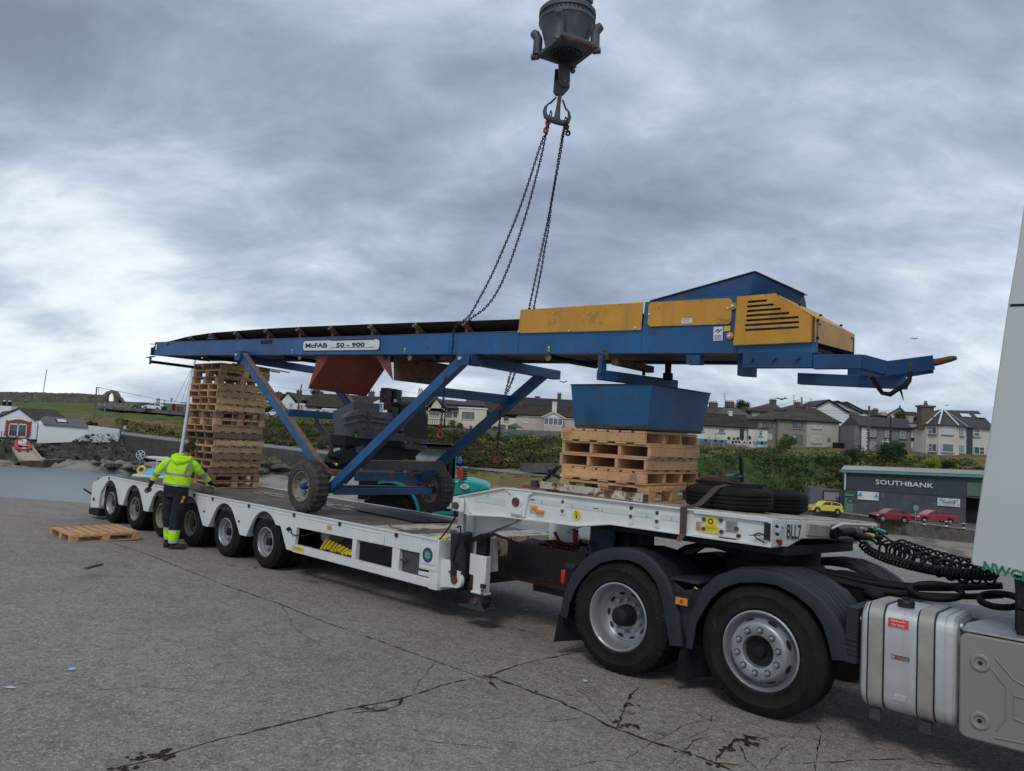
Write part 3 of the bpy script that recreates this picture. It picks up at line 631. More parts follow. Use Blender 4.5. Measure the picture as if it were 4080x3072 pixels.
x0=TX[0];wr=thing if False else None
rw=MB(rim_s,40)
rw.lathe([(.300,.022),(.308,.006),(.296,.0),(.284,.012),(.275,.10),(.262,.13),(.235,.16),(.225,.155),(.19,.185),(.145,.19),(.14,.185),(.001,.185)],(x0,.0,TRR),'Y',56)
for k in range(10):
 a=2*math.pi*(k+.5)/10;p=Vector((x0+math.cos(a)*.145,.187,TRR+math.sin(a)*.145));rw.use(rim_s);rw.cyl(p,p+Vector((0,-.04,0)),.018,6);rw.cyl(p+Vector((0,-.04,0)),p+Vector((0,-.05,0)),.012,8)
rw.use(black)
for k in range(10):
 a=2*math.pi*k/10;g=Vector((math.cos(a),0,math.sin(a)));e=Vector((-math.sin(a),0,math.cos(a)));cc=Vector((x0,.168,TRR))+g*.208
 rw.add([cc+e*math.cos(t)*.036+(g*.9+Vector((0,-.5,0)))*math.sin(t)*.024 for t in(-2*math.pi*i/14 for i in range(14))],[tuple(range(14))])
w_=part('wheel',rw,tk,'rear drive wheel with a deep-dished rim and black hub')
mb=MB(dark,40);mb.lathe([(.001,.015),(.06,.018),(.075,.03),(.085,.05),(.095,.12),(.10,.19)],(x0,0,TRR),'Y',28);part('hub_cap',mb,w_)
part('tyre',shift(tyre_mb(TRR,TW,.295,tyre_m,lug=.012,nl=44,groove=False),(x0,0,TRR)),w_)
part('tyre',shift(tyre_mb(TRR,TW,.295,tyre_m,n=48),(x0,TW+.05,TRR)),w_)
mb=MB(mk('raised_tyre_lettering',(.034,.032,.031),.7))
def ring_text(mb,s,c,r,a0,da,h):
 for i,chx in enumerate(s):
  if chx==' ':continue
  a=R(a0-i*da);p=Vector((c[0]+math.cos(a)*r,c[1],c[2]+math.sin(a)*r));text(mb,chx,p,(math.sin(a),0,-math.cos(a)),(math.cos(a),0,math.sin(a)),h,None,None,.001)
ring_text(mb,'BRIDGESTONE',(x0,-.0035,TRR),.425,82,7.2,.035);part('tyre_lettering',mb,w_)
for x in TX:
 mb=MB(tyre_m,50);mb.lathe([(.28,2.26),(TRR-.03,2.25),(TRR,2.2),(TRR,1.75),(.28,1.72)],(x,0,TRR),'Y',40);part('far_tyre',mb,tk)
def guard(path,y0,y1,skirt,nm,lab,ribs=False):
 """path of (x,z) over the wheel; top sheet from y0 to y1 and an outer lip 'skirt' deep"""
 n=len(path);t=.012;mb=MB(plastic,50);P=[]
 for i,(x,z)in enumerate(path):
  a=path[max(0,i-1)];b=path[min(n-1,i+1)];d=Vector((b[0]-a[0],0,b[1]-a[1])).normalized();inn=Vector((d.z,0,-d.x))
  p=Vector((x,0,z));s_=skirt[i]if isinstance(skirt,list)else skirt
  row=[p+inn*s_+Vector((0,y0+.0,0)),p+inn*.03+Vector((0,y0-.006,0)),p+inn*.010+Vector((0,y0+.004,0)),p+Vector((0,y0+.025,0)),p+Vector((0,y0+.05,0))]
  if ribs:
   for k in range(4):yy=y0+.12+k*.10;row+=[p+Vector((0,yy,0)),p-inn*.010+Vector((0,yy+.008,0)),p-inn*.010+Vector((0,yy+.035,0)),p+Vector((0,yy+.043,0))]
  row+=[p+Vector((0,y1,0)),p+inn*.03+Vector((0,y1,0)),p+inn*.03+Vector((0,y1-.01,0)),p+inn*t+Vector((0,y1-.012,0)),p+inn*t+Vector((0,y0+.02,0)),p+inn*s_+Vector((0,y0+.012,0))]
  P.append(row)
 mb.grid(P);return part(nm,mb,tk,lab)
pr=[(-4.36,.40),(-4.345,.55),(-4.30,.70),(-4.23,.84),(-4.13,.96),(-3.98,1.07),(-3.80,1.13),(-3.62,1.15),(-3.46,1.13),(-3.33,1.06),(-3.22,.95),(-3.14,.80),(-3.09,.65),(-3.05,.40)]
pf=[(-3.03,.40),(-3.02,.62),(-2.97,.78),(-2.89,.92),(-2.77,1.04),(-2.60,1.12),(-2.41,1.15),(-2.24,1.15),(-2.07,1.10),(-1.92,1.02),(-1.81,.91),(-1.74,.78),(-1.70,.60)]
sk=[.09,.10,.11,.12,.125,.12,.115,.11,.115,.12,.12,.13,.14,.12]
gr=guard(pr,-.015,.62,sk,'mudguard','rear near-side mudguard with a red tail lamp')
gf=guard(pf,-.015,.62,[.07,.09,.11,.115,.115,.11,.105,.105,.11,.12,.13,.14,.13],'mudguard','front near-side mudguard with raised ribs',True)
guard(pr,1.70,2.27,.06,'mudguard',None);guard(pf,1.70,2.27,.06,'mudguard',None,True)
mb=MB(plastic);mb.prism([(-3.22,.95),(-3.08,.86),(-2.92,.90),(-2.99,.68),(-3.03,.42),(-3.10,.60)],.03,.60);mb.slab([(-3.19,.0,.93),(-2.92,.0,.93),(-2.92,.6,.93),(-3.19,.6,.93)],(0,0,.03));part('guard_bridge',mb,tk,bev=.01,seg=2)
mb=MB(plastic);mb.box(-1.74,-1.66,-.01,.55,.58,.98)
for k in range(4):mb.box(-1.745,-1.655,-.018,-.01,.64+k*.035,.652+k*.035)
part('guard_end',mb,tk,bev=.01,seg=2)
mb=MB(dark);mb.box(-3.23,-3.20,.12,.5,0,.1)if False else None
mb.slab([(-4.41,.04,.40),(-4.24,.30,.42),(-4.24,.30,.16),(-4.44,.02,.13)],(.012,.012,0));part('mudflap',mb,tk)
mb=MB(dark);mb.slab([(-3.08,.02,.40),(-2.93,.32,.40),(-2.93,.32,.13),(-3.12,.0,.10)],(.012,.012,0));part('mudflap',mb,tk)
mb=MB(redl);mb.box(-4.37,-4.325,-.015,.03,.70,.835);lt=part('tail_lamp',mb,tk,bev=.012,seg=2)
mb=MB(plastic);mb.box(-4.34,-4.22,-.01,.14,.85,.905);part('lamp_bracket',mb,tk,bev=.01)
mb=MB(amber);mb.box(-3.115,-3.005,-.045,-.025,.745,.805);mb.use(mk('amber_lens_core',(.25,.08,.02),.4));mb.cyl((-3.06,-.045,.775),(-3.06,-.048,.775),.017,14);part('side_marker_lamp',mb,tk,bev=.006,seg=2)
mb=MB(rubber,60);mb.tube([(-2.95,.06,.86),(-2.97,-.01,.90),(-2.99,-.02,.83),(-2.985,-.03,.80)],.006,6);mb.cyl((-2.985,-.03,.80),(-2.975,-.03,.75),.014,8);mb.use(yel);mb.cyl((-2.96,.0,.905),(-2.95,.02,.895),.008,8);part('sensor_lead',mb,tk)
def tank():
 mb=MB(alu,30);y0,y1,z0,z1=-.02,.60,.30,1.035;xs=[(-1.645,.045),(-1.625,.012),(-1.60,0),(-1.575,0),(-1.572,.007),(-1.563,.007),(-1.56,0),(-1.10,0),(-1.097,.007),(-1.088,.007),(-1.085,0),(-1.05,0),(-1.03,.012),(-1.015,.045)]
 P=[]
 for x,i in xs:
  P.append([Vector((x,p[0],p[1]))for p in rrect(y0+i,y1-i,z0+i,z1-i,.11,6)]);P[-1].append(P[-1][0])
 mb.grid(P);n=len(P[0])-1
 mb.add(P[0][:-1],[tuple(range(n))]);mb.add(P[-1][:-1],[tuple(range(n-1,-1,-1))])
 return part('hydraulic_tank',mb,tk)
tank_o=tank()
for x in(-1.53,-1.21):
 mb=MB(alud,30);P=[]
 for xx,i in((x-.048,-.001),(x-.046,-.010),(x+.046,-.010),(x+.048,-.001)):
  P.append([Vector((xx,p[0],p[1]))for p in rrect(-.02+i,.60-i,.30+i,1.035-i,.112,6)]);P[-1].append(P[-1][0])
 mb.grid(P);mb.use(black)
 for sx in(-.053,.053):
  P=[[Vector((x+sx+e,p[0],p[1]))for p in rrect(-.02-.004,.604,.30-.004,1.039,.112,6)]for e in(-.005,.005)]
  for r_ in P:r_.append(r_[0])
  mb.grid(P)
 mb.use(grime);mb.box(x-.035,x+.035,-.01,.06,.225,.30);part('tank_strap',mb,tank_o)
mb=MB(black,40);mb.cyl((-1.37,.12,1.03),(-1.37,.12,1.065),.055,24);mb.cyl((-1.37,.12,1.065),(-1.37,.12,1.085),.060,24,.05);mb.box(-1.395,-1.345,.11,.13,1.08,1.10);part('filler_cap',mb,tank_o)
def ontank(z):
 return-.022
mb=MB(redl);rd=mk('red_label',(.62,.045,.04),.5);mb=MB(rd)
ca=R(50);tc_=Vector((-1.38,.09-.11*math.cos(ca)-.001,.925+.11*math.sin(ca)+.001));up_=Vector((0,math.sin(ca),math.cos(ca)));nn_=Vector((0,-math.cos(ca),math.sin(ca)))
tc_=Vector((-1.385,-.024,.93));up_=Vector((0,.12,1)).normalized();nn_=Vector((0,-1,.12)).normalized()
mb.slab([tc_+Vector((-.065,0,0))-up_*.03,tc_+Vector((.065,0,0))-up_*.03,tc_+Vector((.065,0,0))+up_*.03,tc_+Vector((-.065,0,0))+up_*.03],nn_*.002)
text(mb,'Hydraulic',tc_+nn_*.003+up_*.013,(1,0,0),up_,.020,.095,whitep,bold=.01);text(mb,'Oil Only',tc_+nn_*.003-up_*.014,(1,0,0),up_,.018,.085,whitep,bold=.01);part('oil_label',mb,tank_o)
mb=MB(mk('maker_badge',(.16,.17,.19),.4,.5));mb.box(-1.43,-1.31,-.024,-.02,.68,.71);text(mb,'EP',(-1.413,-.0245,.695),(1,0,0),(0,0,1),.018,.024,whitep);text(mb,'Padoan',(-1.355,-.0245,.695),(1,0,0),(0,0,1),.017,.07,amber,shear=.2,bold=.015);part('maker_badge',mb,tank_o)
mb=MB(alu);mb.prism([(-1.41,.40),(-1.33,.40),(-1.32,.44),(-1.40,.44)],-.026,-.02)
for k in range(3):mb.bar((-1.40+k*.022,-.028,.405),(-1.393+k*.022,-.028,.435),.008,.006,(0,1,0))
part('embossed_mark',mb,tank_o)
mb=MB(alu,40);mb.cyl((-1.015,.04,.98),(-1.0,.04,.98),.02,12);mb.cyl((-1.655,.06,.90),(-1.645,.06,.9),.02,12);part('sight_plug',mb,tank_o)
mb=MB(alu,30);P=[[Vector((-1.014,y,z))for y,z in((.12,.40),(.12,.85),(.16,.90),(.55,.90))],[Vector((-1.002,y,z))for y,z in((.14,.41),(.14,.84),(.17,.88),(.55,.88))]];mb.grid(P);part('end_swage',mb,tank_o)
mb=MB(beige,40);mb.slab([(x,-.05,z)for x,z in rrect(-1.005,.9,.28,.955,.05,5)],(0,.5,0));bf=part('side_fairing',mb,tk,bev=.012,seg=2)
mb=MB(beige,40)
for x,z in((-.885,.78),(-.885,.41)):
 mb.lathe([(.060,0),(.050,-.010),(.038,-.010),(.026,.004),(.001,.004)],(x,-.052,z),'Y',24);mb.use(black);mb.lathe([(.014,-.002),(.001,-.002)],(x,-.05,z),'Y',16);mb.use(beige)
for pts in([(-.83,.77),(-.74,.66),(-.74,.47),(-.79,.38)],[(-.80,.83),(-.70,.72),(-.60,.68),(-.3,.66)],[(-.70,.48),(-.70,.62),(-.3,.60)],[(-.70,.48),(-.6,.455),(-.3,.44)],[(-.80,.33),(-.6,.345),(-.3,.37)]):
 mb.tube([(x,-.052,z)for x,z in pts],.006,6)
part('fairing_relief',mb,bf)
mb=MB(mk('light_step_plate',(.48,.49,.50),.4,.6,.15,8,(((.2,.19,.18),.62,20),),.4,90));mb.slab([(-.99,-.04,.962),(.8,-.04,.962),(.8,.55,1.0),(-.90,.55,1.0),(-.99,.1,.985)],(0,0,.02));part('step_plate',mb,tk,bev=.006)
mb=MB(mk('catwalk_tread',(.30,.29,.27),.5,.6,.25,9,(((.10,.08,.06),.60,18),),.6,160));mb.box(-1.62,.2,.78,1.55,.93,.955);mb.use(white);mb.box(-1.18,-1.12,.72,.78,.90,.965);mb.use(dark);mb.box(-1.62,-.6,.70,.72,.70,.93);part('catwalk',mb,tk)
mb=MB(dark,40);mb.box(-1.62,-1.35,.62,.80,.90,.96);mb.ball((-1.80,.95,.98),.10,14,(1,1,.5));mb.box(-1.75,-1.5,1.3,1.5,.88,.98);mb.cyl((-1.9,1.2,.90),(-1.5,1.2,.92),.04,12);part('brake_valve',mb,tk)
mb=MB(rubber,60)
q=random.Random(5)
TKY=.045
def sg(r,x,y,Y):p=tp(r,x,y,Y=Y);p.z+=TKY*p.y;return p
for pts,Y in(([(380,400),(500,418),(700,462),(900,505),(1100,530),(1350,535),(1700,520)],1.15),([(420,395),(620,430),(850,470),(1060,512),(1300,518),(1700,515)],1.4),([(560,450),(800,515),(1000,555),(1250,578),(1500,585),(1700,578)],1.0),([(300,410),(480,440),(700,500),(900,545),(1050,570),(1180,560)],.95)):
 mb.tube(smooth([sg('H',x,y,Y)for x,y in pts],5),.024,8)
for(cx_,cy_,rx_,ry_,Y)in((1290,555,160,46,.95),(1690,610,130,42,.80)):
 mb.tube([sg('H',cx_+rx_*math.cos(t),cy_+ry_*math.sin(t)+rx_*.08*math.cos(t),Y+.12*math.sin(-t))for t in[i*math.pi/12 for i in range(24)]],.026,8,True)
part('conduit',mb,tk)
def coilp(pts,r,turns,th):
 P_=smooth(pts,8);L_=[0]
 for a_,b_ in zip(P_,P_[1:]):L_.append(L_[-1]+(b_-a_).length)
 def at_(s):
  for i in range(len(P_)-1):
   if s<=L_[i+1]or i==len(P_)-2:return P_[i].lerp(P_[i+1],min(1,(s-L_[i])/max(1e-6,L_[i+1]-L_[i])))
 n=int(turns*12);out=[];lead=.14
 for k in range(5):out.append(at_(L_[-1]*lead*k/5))
 for i in range(n+1):
  s_=L_[-1]*(lead+(1-lead)*i/n);c=at_(s_);d=(at_(min(L_[-1],s_+.02))-at_(max(0,s_-.02))).normalized();sx=d.cross(Vector((0,0,1))).normalized();sz=sx.cross(d);a_=2*math.pi*turns*i/n;rr_=r*min(1,i/10)
  out.append(c+sx*math.cos(a_)*rr_+sz*math.sin(a_)*rr_)
 return MB(rubber,60).tube(out,th,6)
def cp(pts):return[sg('T',x,y,Y)for x,y,Y in pts]
for pts,r_,tn,th_ in((cp([(720,735,1.85),(850,800,1.7),(940,890,1.6),(1150,985,1.45),(1450,1065,1.25),(1800,1125,1.0),(2200,1150,.75)]),.034,36,.0115),(cp([(955,745,2.1),(1040,780,2.0),(1150,860,1.9),(1400,950,1.6),(1600,1030,1.4),(1900,1120,1.1),(2230,1150,.85)]),.072,10,.011),(cp([(830,745,2.0),(980,790,1.95),(1060,850,1.9),(1260,900,1.7),(1480,1000,1.5),(1700,1080,1.3),(1950,1140,1.05)]),.074,8,.011),(cp([(1045,705,2.3),(1150,780,2.2),(1250,830,2.1),(1500,920,1.8),(1800,1010,1.5),(2000,1060,1.3),(2240,1120,1.0)]),.056,14,.0105)):
 part('coiled_air_line',coilp(pts,r_,tn,th_),tk)
mb=MB(cabw,30)
prof=[(-.655,3.95),(-.70,3.55),(-.755,3.15),(-.85,2.30),(-.93,1.62),(-.950,1.43),(-.94,1.405),(1.4,1.15),(1.4,4.2),(-.62,4.2)]
mb.prism(prof,-.02,.02);mb.use(cabw)
mb.prism([(x+.03,z)for x,z in prof],.10,2.2)
cb=part('cab',mb,tk,bev=.008,seg=2)
mb=MB(dark);mb.prism([(-.745,3.14),(1.4,3.05),(1.4,3.068),(-.74,3.158)],-.0235,-.02);mb.prism([(-.62,3.158),(-.60,3.158),(-.50,4.2),(-.515,4.2)],-.0235,-.02);mb.box(-.72,.6,.12,2.0,1.0,1.42);mb.prism([(-.72,1.42),(-.35,1.38),(-.40,1.10),(-.70,1.16)],.03,.30);mb.box(-.70,-.58,.03,.14,.98,1.15);part('cab_underside',mb,tk,bev=.01)
mb=MB(mk('green_lettering',(.0,.20,.11),.45));n1,n2_=tp('H',1582,395,Y=-.024),tp('H',1868,472,Y=-.024);text(mb,'NWCP',(n1+n2_)/2,n2_-n1,(.05,0,1),.066,(n2_-n1).length,None,.001,bold=.03);part('lettering',mb,cb)
# ================================================================ CONVEYOR (frame T)
cv=thing('belt_conveyor','long blue wheeled belt conveyor with yellow guards, slung on chains above the trailer','conveyor',(-9,1.0,.89),'T')
YC,YD=.45,1.45
def bz(x):return 3.31-.0295*(x+15)
H_=.262
for y0,nm,lab in((YC,'frame_beam','near blue side beam'),(YD-.012,'frame_beam','far blue side beam')):
 mb=MB(blue)
 xs=[-15.0,-12.1,-11.55,-9.2,-6.6,-5.47,-3.86,-2.86,-2.15]
 for a,b in zip(xs,xs[1:]):
  mb.hexa([(a+.002,y0,bz(a)),(b-.002,y0,bz(b)),(b-.002,y0+.012,bz(b)),(a+.002,y0+.012,bz(a)),(a+.002,y0,bz(a)+H_),(b-.002,y0,bz(b)+H_),(b-.002,y0+.012,bz(b)+H_),(a+.002,y0+.012,bz(a)+H_)])
 s=1 if y0<1 else-1;e=y0 if s>0 else y0+.012
 for z in(0,H_-.010):
  a,b=-15.0,-2.15;mb.hexa([(a,min(e,e+s*.09),bz(a)+z),(b,min(e,e+s*.09),bz(b)+z),(b,max(e,e+s*.09),bz(b)+z),(a,max(e,e+s*.09),bz(a)+z)]+[(a,min(e-s*.006,e+s*.09),bz(a)+z+.010),(b,min(e-s*.006,e+s*.09),bz(b)+z+.010),(b,max(e-s*.006,e+s*.09),bz(b)+z+.010),(a,max(e-s*.006,e+s*.09),bz(a)+z+.010)])
 part(nm,mb,cv,lab,bev=.003)
mb=MB(rustblue);mb.hexa([(-15,YC-.004,bz(-15)+H_),(-5.5,YC-.004,bz(-5.5)+H_),(-5.5,YC+.09,bz(-5.5)+H_),(-15,YC+.09,bz(-15)+H_),(-15,YC-.004,bz(-15)+H_+.004),(-5.5,YC-.004,bz(-5.5)+H_+.004),(-5.5,YC+.09,bz(-5.5)+H_+.004),(-15,YC+.09,bz(-15)+H_+.004)]);part('scraped_top_flange',mb,cv)
mb=MB(redox2)
for x0,x1 in((-14.2,-2.2),):
 mb.hexa([(x0,YC+.09,bz(x0)+.03),(x1,YC+.09,bz(x1)+.03),(x1,YD-.09,bz(x1)+.03),(x0,YD-.09,bz(x0)+.03),(x0,YC+.09,bz(x0)+.045),(x1,YC+.09,bz(x1)+.045),(x1,YD-.09,bz(x1)+.045),(x0,YD-.09,bz(x0)+.045)])
part('underside_pan',mb,cv)
mb=MB(dark,40)
for x in(-12.9,-10.4,-7.9,-6.9,-5.05):mb.cyl((x,YC+.05,bz(x)-.03),(x,YD-.05,bz(x)-.03),.032,12)
mb.use(rustblue)
for x in(-9.9,-7.35,-5.05):mb.cyl((x,YC+.02,bz(x)-.035),(x,YC+.04,bz(x)-.035),.04,14)
part('return_roller',mb,cv)
mb=MB(redox2)
for x in(-9.6,-6.95):mb.hexa([(x-.03,YC+.1,bz(x)-.06),(x+.25,YC+.1,bz(x)-.06),(x+.25,YD-.1,bz(x)-.06),(x-.03,YD-.1,bz(x)-.06),(x-.03,YC+.1,bz(x)),(x+.25,YC+.1,bz(x)),(x+.25,YD-.1,bz(x)),(x-.03,YD-.1,bz(x))])
part('cross_channel',mb,cv)
def btop(x):
 pts=[(-15.15,3.49),(-14.75,3.545),(-13.6,3.63),(-12.77,3.65),(-10.95,3.625),(-10,3.60),(-8.09,3.535),(-5.6,3.44),(-3.0,3.36)]
 for(a,za),(b,zb)in zip(pts,pts[1:]):
  if a<=x<=b:return za+(zb-za)*(x-a)/(b-a)
 return pts[-1][1]
P=[]
for i in range(61):
 x=-15.12+i*(12.2/60);t=btop(x);k=max(.25,min(1,(x+15.3)/1.8));lo=t-.14*k-.02
 P.append([Vector((x,YC+.02,t)),Vector((x,YC+.16,t-.07*k)),Vector((x,YC+.32,lo)),Vector((x,YD-.32,lo)),Vector((x,YD-.16,t-.07*k)),Vector((x,YD-.02,t)),Vector((x,YD-.03,t-.012)),Vector((x,YD-.32,lo-.012)),Vector((x,YC+.32,lo-.012)),Vector((x,YC+.03,t-.012)),Vector((x,YC+.02,t))])
mb=MB(belt,60);mb.grid(P);bl=part('trough_belt',mb,cv)
rolc=mk('worn_roller_end',(.22,.19,.16),.6,.3,.25,20)
for x in(-14.42,-13.5,-12.72,-11.86,-10.88,-9.96,-9.11,-8.18,-7.25,-6.35):
 k=max(.3,min(1,(x+15.3)/1.8));t=btop(x)-.012;q1=Vector((x,YC-.015,t-.03+.03));q2=Vector((x,YC+.30,t-.15*k-.05))
 ax=(q2-q1).normalized();q1=q1-Vector((0,0,.025));mb=MB(redox2,40);mb.cyl(q1,q2,.034,16);mb.use(rolc);mb.cyl(q1-ax*.004,q1,.036,16);mb.use(dark);mb.cyl(q1-ax*.012,q1-ax*.004,.012,8);mb.cyl((x,YC+.3,q2.z),(x,YD-.3,q2.z),.034,12);mb.cyl((x,YD+.015,q1.z),(x,YD-.3,q2.z),.034,12)
 mb.use(redox2);mb.box(x-.02,x+.02,YC+.03,YC+.06,bz(x)+H_-.01,q1.z);part('troughing_roller',mb,cv)
mb=MB(dark,40);mb.cyl((-15.03,YC+.05,3.40),(-15.03,YD-.05,3.40),.085,20);mb.cyl((-15.13,YC+.01,3.19),(-15.13,YD-.02,3.17),.030,12);mb.box(-15.14,-15.0,YC-.01,YC+.03,3.32,3.47)
for k in range(5):mb.box(-15.11,-15.03,YC-.02,YC+.0,3.33+k*.028,3.345+k*.028)
mb.use(blue2);mb.bar((-15.2,YC+.0,3.545),(-14.98,YC,3.535),.05,.012);mb.bar((-15.27,YC-.01,3.275),(-14.98,YC,3.29),.06,.014);mb.box(-15.17,-15.11,YC-.01,YC+.01,3.14,3.29);part('tail_drum',mb,cv)
mb=MB(whitep);mb.box(-14.93,-14.88,YC-.009,YC-.005,3.42,3.53);part('small_label',mb,cv)
mb=MB(blue2);mb.slab([(-12.86,YC,3.54),(-12.60,YC,3.53),(-12.70,YC,3.585),(-12.75,YC,3.585)],(0,.04,0));part('lifting_lug',mb,cv)
mb=MB(dark);mb.box(-11.0,-10.68,YC-.012,YC-.004,3.375,3.425);part('handle_slot',mb,cv)
def np(x,z):return(x,YC-.010,z)
mb=MB(mk('name_plate_white',(.70,.72,.73),.5,0,.06,6,(((.4,.42,.44),.70,14),)))
pl=rrect(-9.78,-7.955,0,.145,.05,5);mb.slab([(x,YC-.008,3.222+z-.0295*(x+9.78))for x,z in pl],(0,.004,0))
mb2=MB(black);mb2.slab([(x,YC-.006,3.222+z-.0295*(x+9.78))for x,z in rrect(-9.80,-7.935,-.010,.155,.055,5)],(0,.004,0));part('plate_border',mb2,cv)
text(mb,'McFAB',(-9.43,YC-.0095,3.285),(1,0,-.0295),(0.0295,0,1),.070,.56,black,bold=.03)
text(mb,'50 - 900',(-8.60,YC-.0095,3.262),(1,0,-.0295),(.0295,0,1),.066,.66,black,bold=.03)
for dz in(.10,-.005):mb.bar((-9.07,YC-.0085,3.213+dz+.03),(-8.06,YC-.0085,3.213+dz),.005,.006,(0,0,1))
part('name_plate',mb,cv)
for x in(-10.06,-7.42,-5.02):mb=MB(yel);mb.box(x-.012,x+.012,YC-.010,YC-.006,bz(x)+.03,bz(x)+.085);mb.use(black);mb.box(x-.007,x+.007,YC-.0115,YC-.009,bz(x)+.04,bz(x)+.06);part('hazard_sticker',mb,cv)
def slopebox(m,x0,x1,za,zb,y0,y1):
 mb=MB(m);mb.hexa([(x0,y0,bz(x0)+za),(x1,y0,bz(x1)+za),(x1,y1,bz(x1)+za),(x0,y1,bz(x0)+za),(x0,y0,bz(x0)+zb),(x1,y0,bz(x1)+zb),(x1,y1,bz(x1)+zb),(x0,y1,bz(x0)+zb)]);return mb
mb=MB(yellow);mb.slab([(-5.47,YC-.02,3.265),(-3.86,YC-.02,3.215),(-3.85,YC-.02,3.495),(-5.45,YC-.02,3.535)],(0,.015,0));g1=part('side_guard',mb,cv,'long plain yellow side guard',bev=.003)
mb=MB(alu,40)
for x,z in((-5.45,3.285),(-4.74,3.255),(-3.92,3.24)):mb.cyl((x,YC-.02,z),(x,YC-.035,z),.013,6)
part('guard_bolt',mb,g1)
mb=MB(blue);mb.slab([(-3.86,YC+.005,3.20),(-2.84,YC+.005,3.17),(-2.84,YC+.005,3.485),(-3.84,YC+.005,3.50)],(0,.04,0));mb.slab([(-3.86,YD-.05,3.20),(-2.2,YD-.05,3.17),(-2.5,YD-.05,3.46),(-3.84,YD-.05,3.50)],(0,.04,0));part('hopper_side',mb,cv,bev=.002)
mb=MB(yellow);mb.slab([(x,YC-.012,z)for x,z in[(a,b+3.35-.0295*(a+3.35))for a,b in rrect(-3.79,-2.92,-.115,.125,.04,5)]],(0,.012,0));g2=part('inspection_cover',mb,cv,'yellow inspection cover with rounded corners')
mb=MB(whitep);mb.box(-3.42,-3.31,YC-.017,YC-.012,3.25,3.30);text(mb,'IMPORTANT',(-3.365,YC-.0175,3.288),(1,0,0),(0,0,1),.010,.09,redl,bold=.01);text(mb,'DO NOT',(-3.365,YC-.0175,3.272),(1,0,0),(0,0,1),.008,.05,redl);text(mb,'REMOVE GUARDS',(-3.365,YC-.0175,3.258),(1,0,0),(0,0,1),.008,.092,redl);part('warning_notice',mb,g2)
mb=MB(alu,40)
for x,z in((-3.77,3.37),(-2.955,3.37)):mb.cyl((x,YC-.012,z),(x,YC-.025,z),.012,6)
part('guard_bolt',mb,g2)
mb=MB(whitep);mb.box(-3.09,-3.0,YC-.009,YC-.005,3.075,3.205);mb.use(black);mb.tube([(-3.07,YC-.011,3.16),(-3.05,YC-.011,3.18),(-3.03,YC-.011,3.165),(-3.01,YC-.011,3.18)],.005,5);mb.tube([(-3.05,YC-.011,3.15),(-3.03,YC-.011,3.165)],.004,5)
for k in range(4):mb.box(-3.08,-3.01,YC-.0105,YC-.0085,3.085+k*.012,3.089+k*.012)
part('safety_notice',mb,cv)
mb=MB(yel);mb.box(-2.99,-2.93,YC-.009,YC-.005,3.16,3.205);text(mb,'DANGER',(-2.96,YC-.0095,3.193),(1,0,0),(0,0,1),.008,.05,black);text(mb,'KEEP CLEAR',(-2.96,YC-.0095,3.175),(1,0,0),(0,0,1),.007,.05,black);part('danger_sticker',mb,cv)
gx=[(-2.885,3.03),(-2.19,3.005),(-2.175,3.235),(-2.50,3.455),(-2.555,3.468),(-2.86,3.465)]
def slotted():
 mb=MB(yellow,30);y=YC-.035
 slots=[(-2.76,-2.585,3.408),(-2.765,-2.525,3.367),(-2.765,-2.46,3.325),(-2.77,-2.385,3.283),(-2.77,-2.305,3.241),(-2.775,-2.30,3.199),(-2.775,-2.30,3.155)]
 hs=.0105
 def xl(z):return-2.885+(z-3.03)*.06
 def xr(z):return-2.19 if z<3.235 else-2.19-(z-3.235)*(.325/.22)*.98
 zs=[3.02]
 for(_,_,z)in sorted(slots,key=lambda s_:s_[2]):zs+=[z-hs,z+hs]
 zs.append(3.46);so=sorted(slots,key=lambda s_:s_[2])
 for i in range(0,len(zs),2):
  a,b=zs[i],zs[i+1];zz_=[a,b]
  if a<3.235<b:zz_=[a,3.235,b]
  for c,d in zip(zz_,zz_[1:]):mb.slab([(xl(c),y,c),(xr(c),y,c),(xr(d),y,d),(xl(d),y,d)],(0,.012,0))
 for(a,b,z)in so:
  c,d=z-hs,z+hs
  mb.slab([(xl(c),y,c),(a,y,c),(a,y,d),(xl(d),y,d)],(0,.012,0));mb.slab([(b,y,c),(xr(c),y,c),(xr(d),y,d),(b,y,d)],(0,.012,0))
  for s_,x in((1,a),(-1,b)):
   for k in range(2):pass
 pe=[(-2.885,3.02),(-2.19,3.02),(-2.19,3.235),(-2.51,3.46),(-2.86,3.46)]
 for i in range(5):
  a=pe[i];b=pe[(i+1)%5];mb.bar((a[0],y+.022,a[1]),(b[0],y+.022,b[1]),.045,.006,Vector((0,0,1))if i in(0,2,3)else Vector((1,0,0)))if False else None
  mb.slab([(a[0],y,a[1]),(b[0],y,b[1]),(b[0],y+.05,b[1]),(a[0],y+.05,a[1])],Vector((0,0,.005))if abs(a[0]-b[0])>.1 else Vector((.004 if a[0]<-2.5 else-.004,0,0)))
 return mb
g3=part('slotted_guard',slotted(),cv,'yellow guard with seven horizontal slots')
mb=MB(black);mb.box(-2.84,-2.21,YC+.02,YC+.03,3.05,3.24);mb.prism([(-2.84,3.24),(-2.21,3.24),(-2.53,3.44),(-2.84,3.44)],YC+.02,YC+.03);mb.use(grime);mb.cyl((-2.6,YC+.0,3.25),(-2.6,YC+.02,3.25),.13,24);mb.bar((-2.7,YC-.0,3.42),(-2.3,YC-.0,3.2),.01,.06);part('drive_pulley',mb,g3)
mb=MB(yellow,40)
for x,z in((-2.905,3.385),(-2.925,3.115)):mb.cyl((x,YC-.02,z),(x,YC-.01,z),.033,14);mb.use(alu);mb.cyl((x,YC-.035,z),(x,YC-.02,z),.015,6);mb.use(yellow)
part('guard_tab',mb,g3)
mb=MB(yellow);
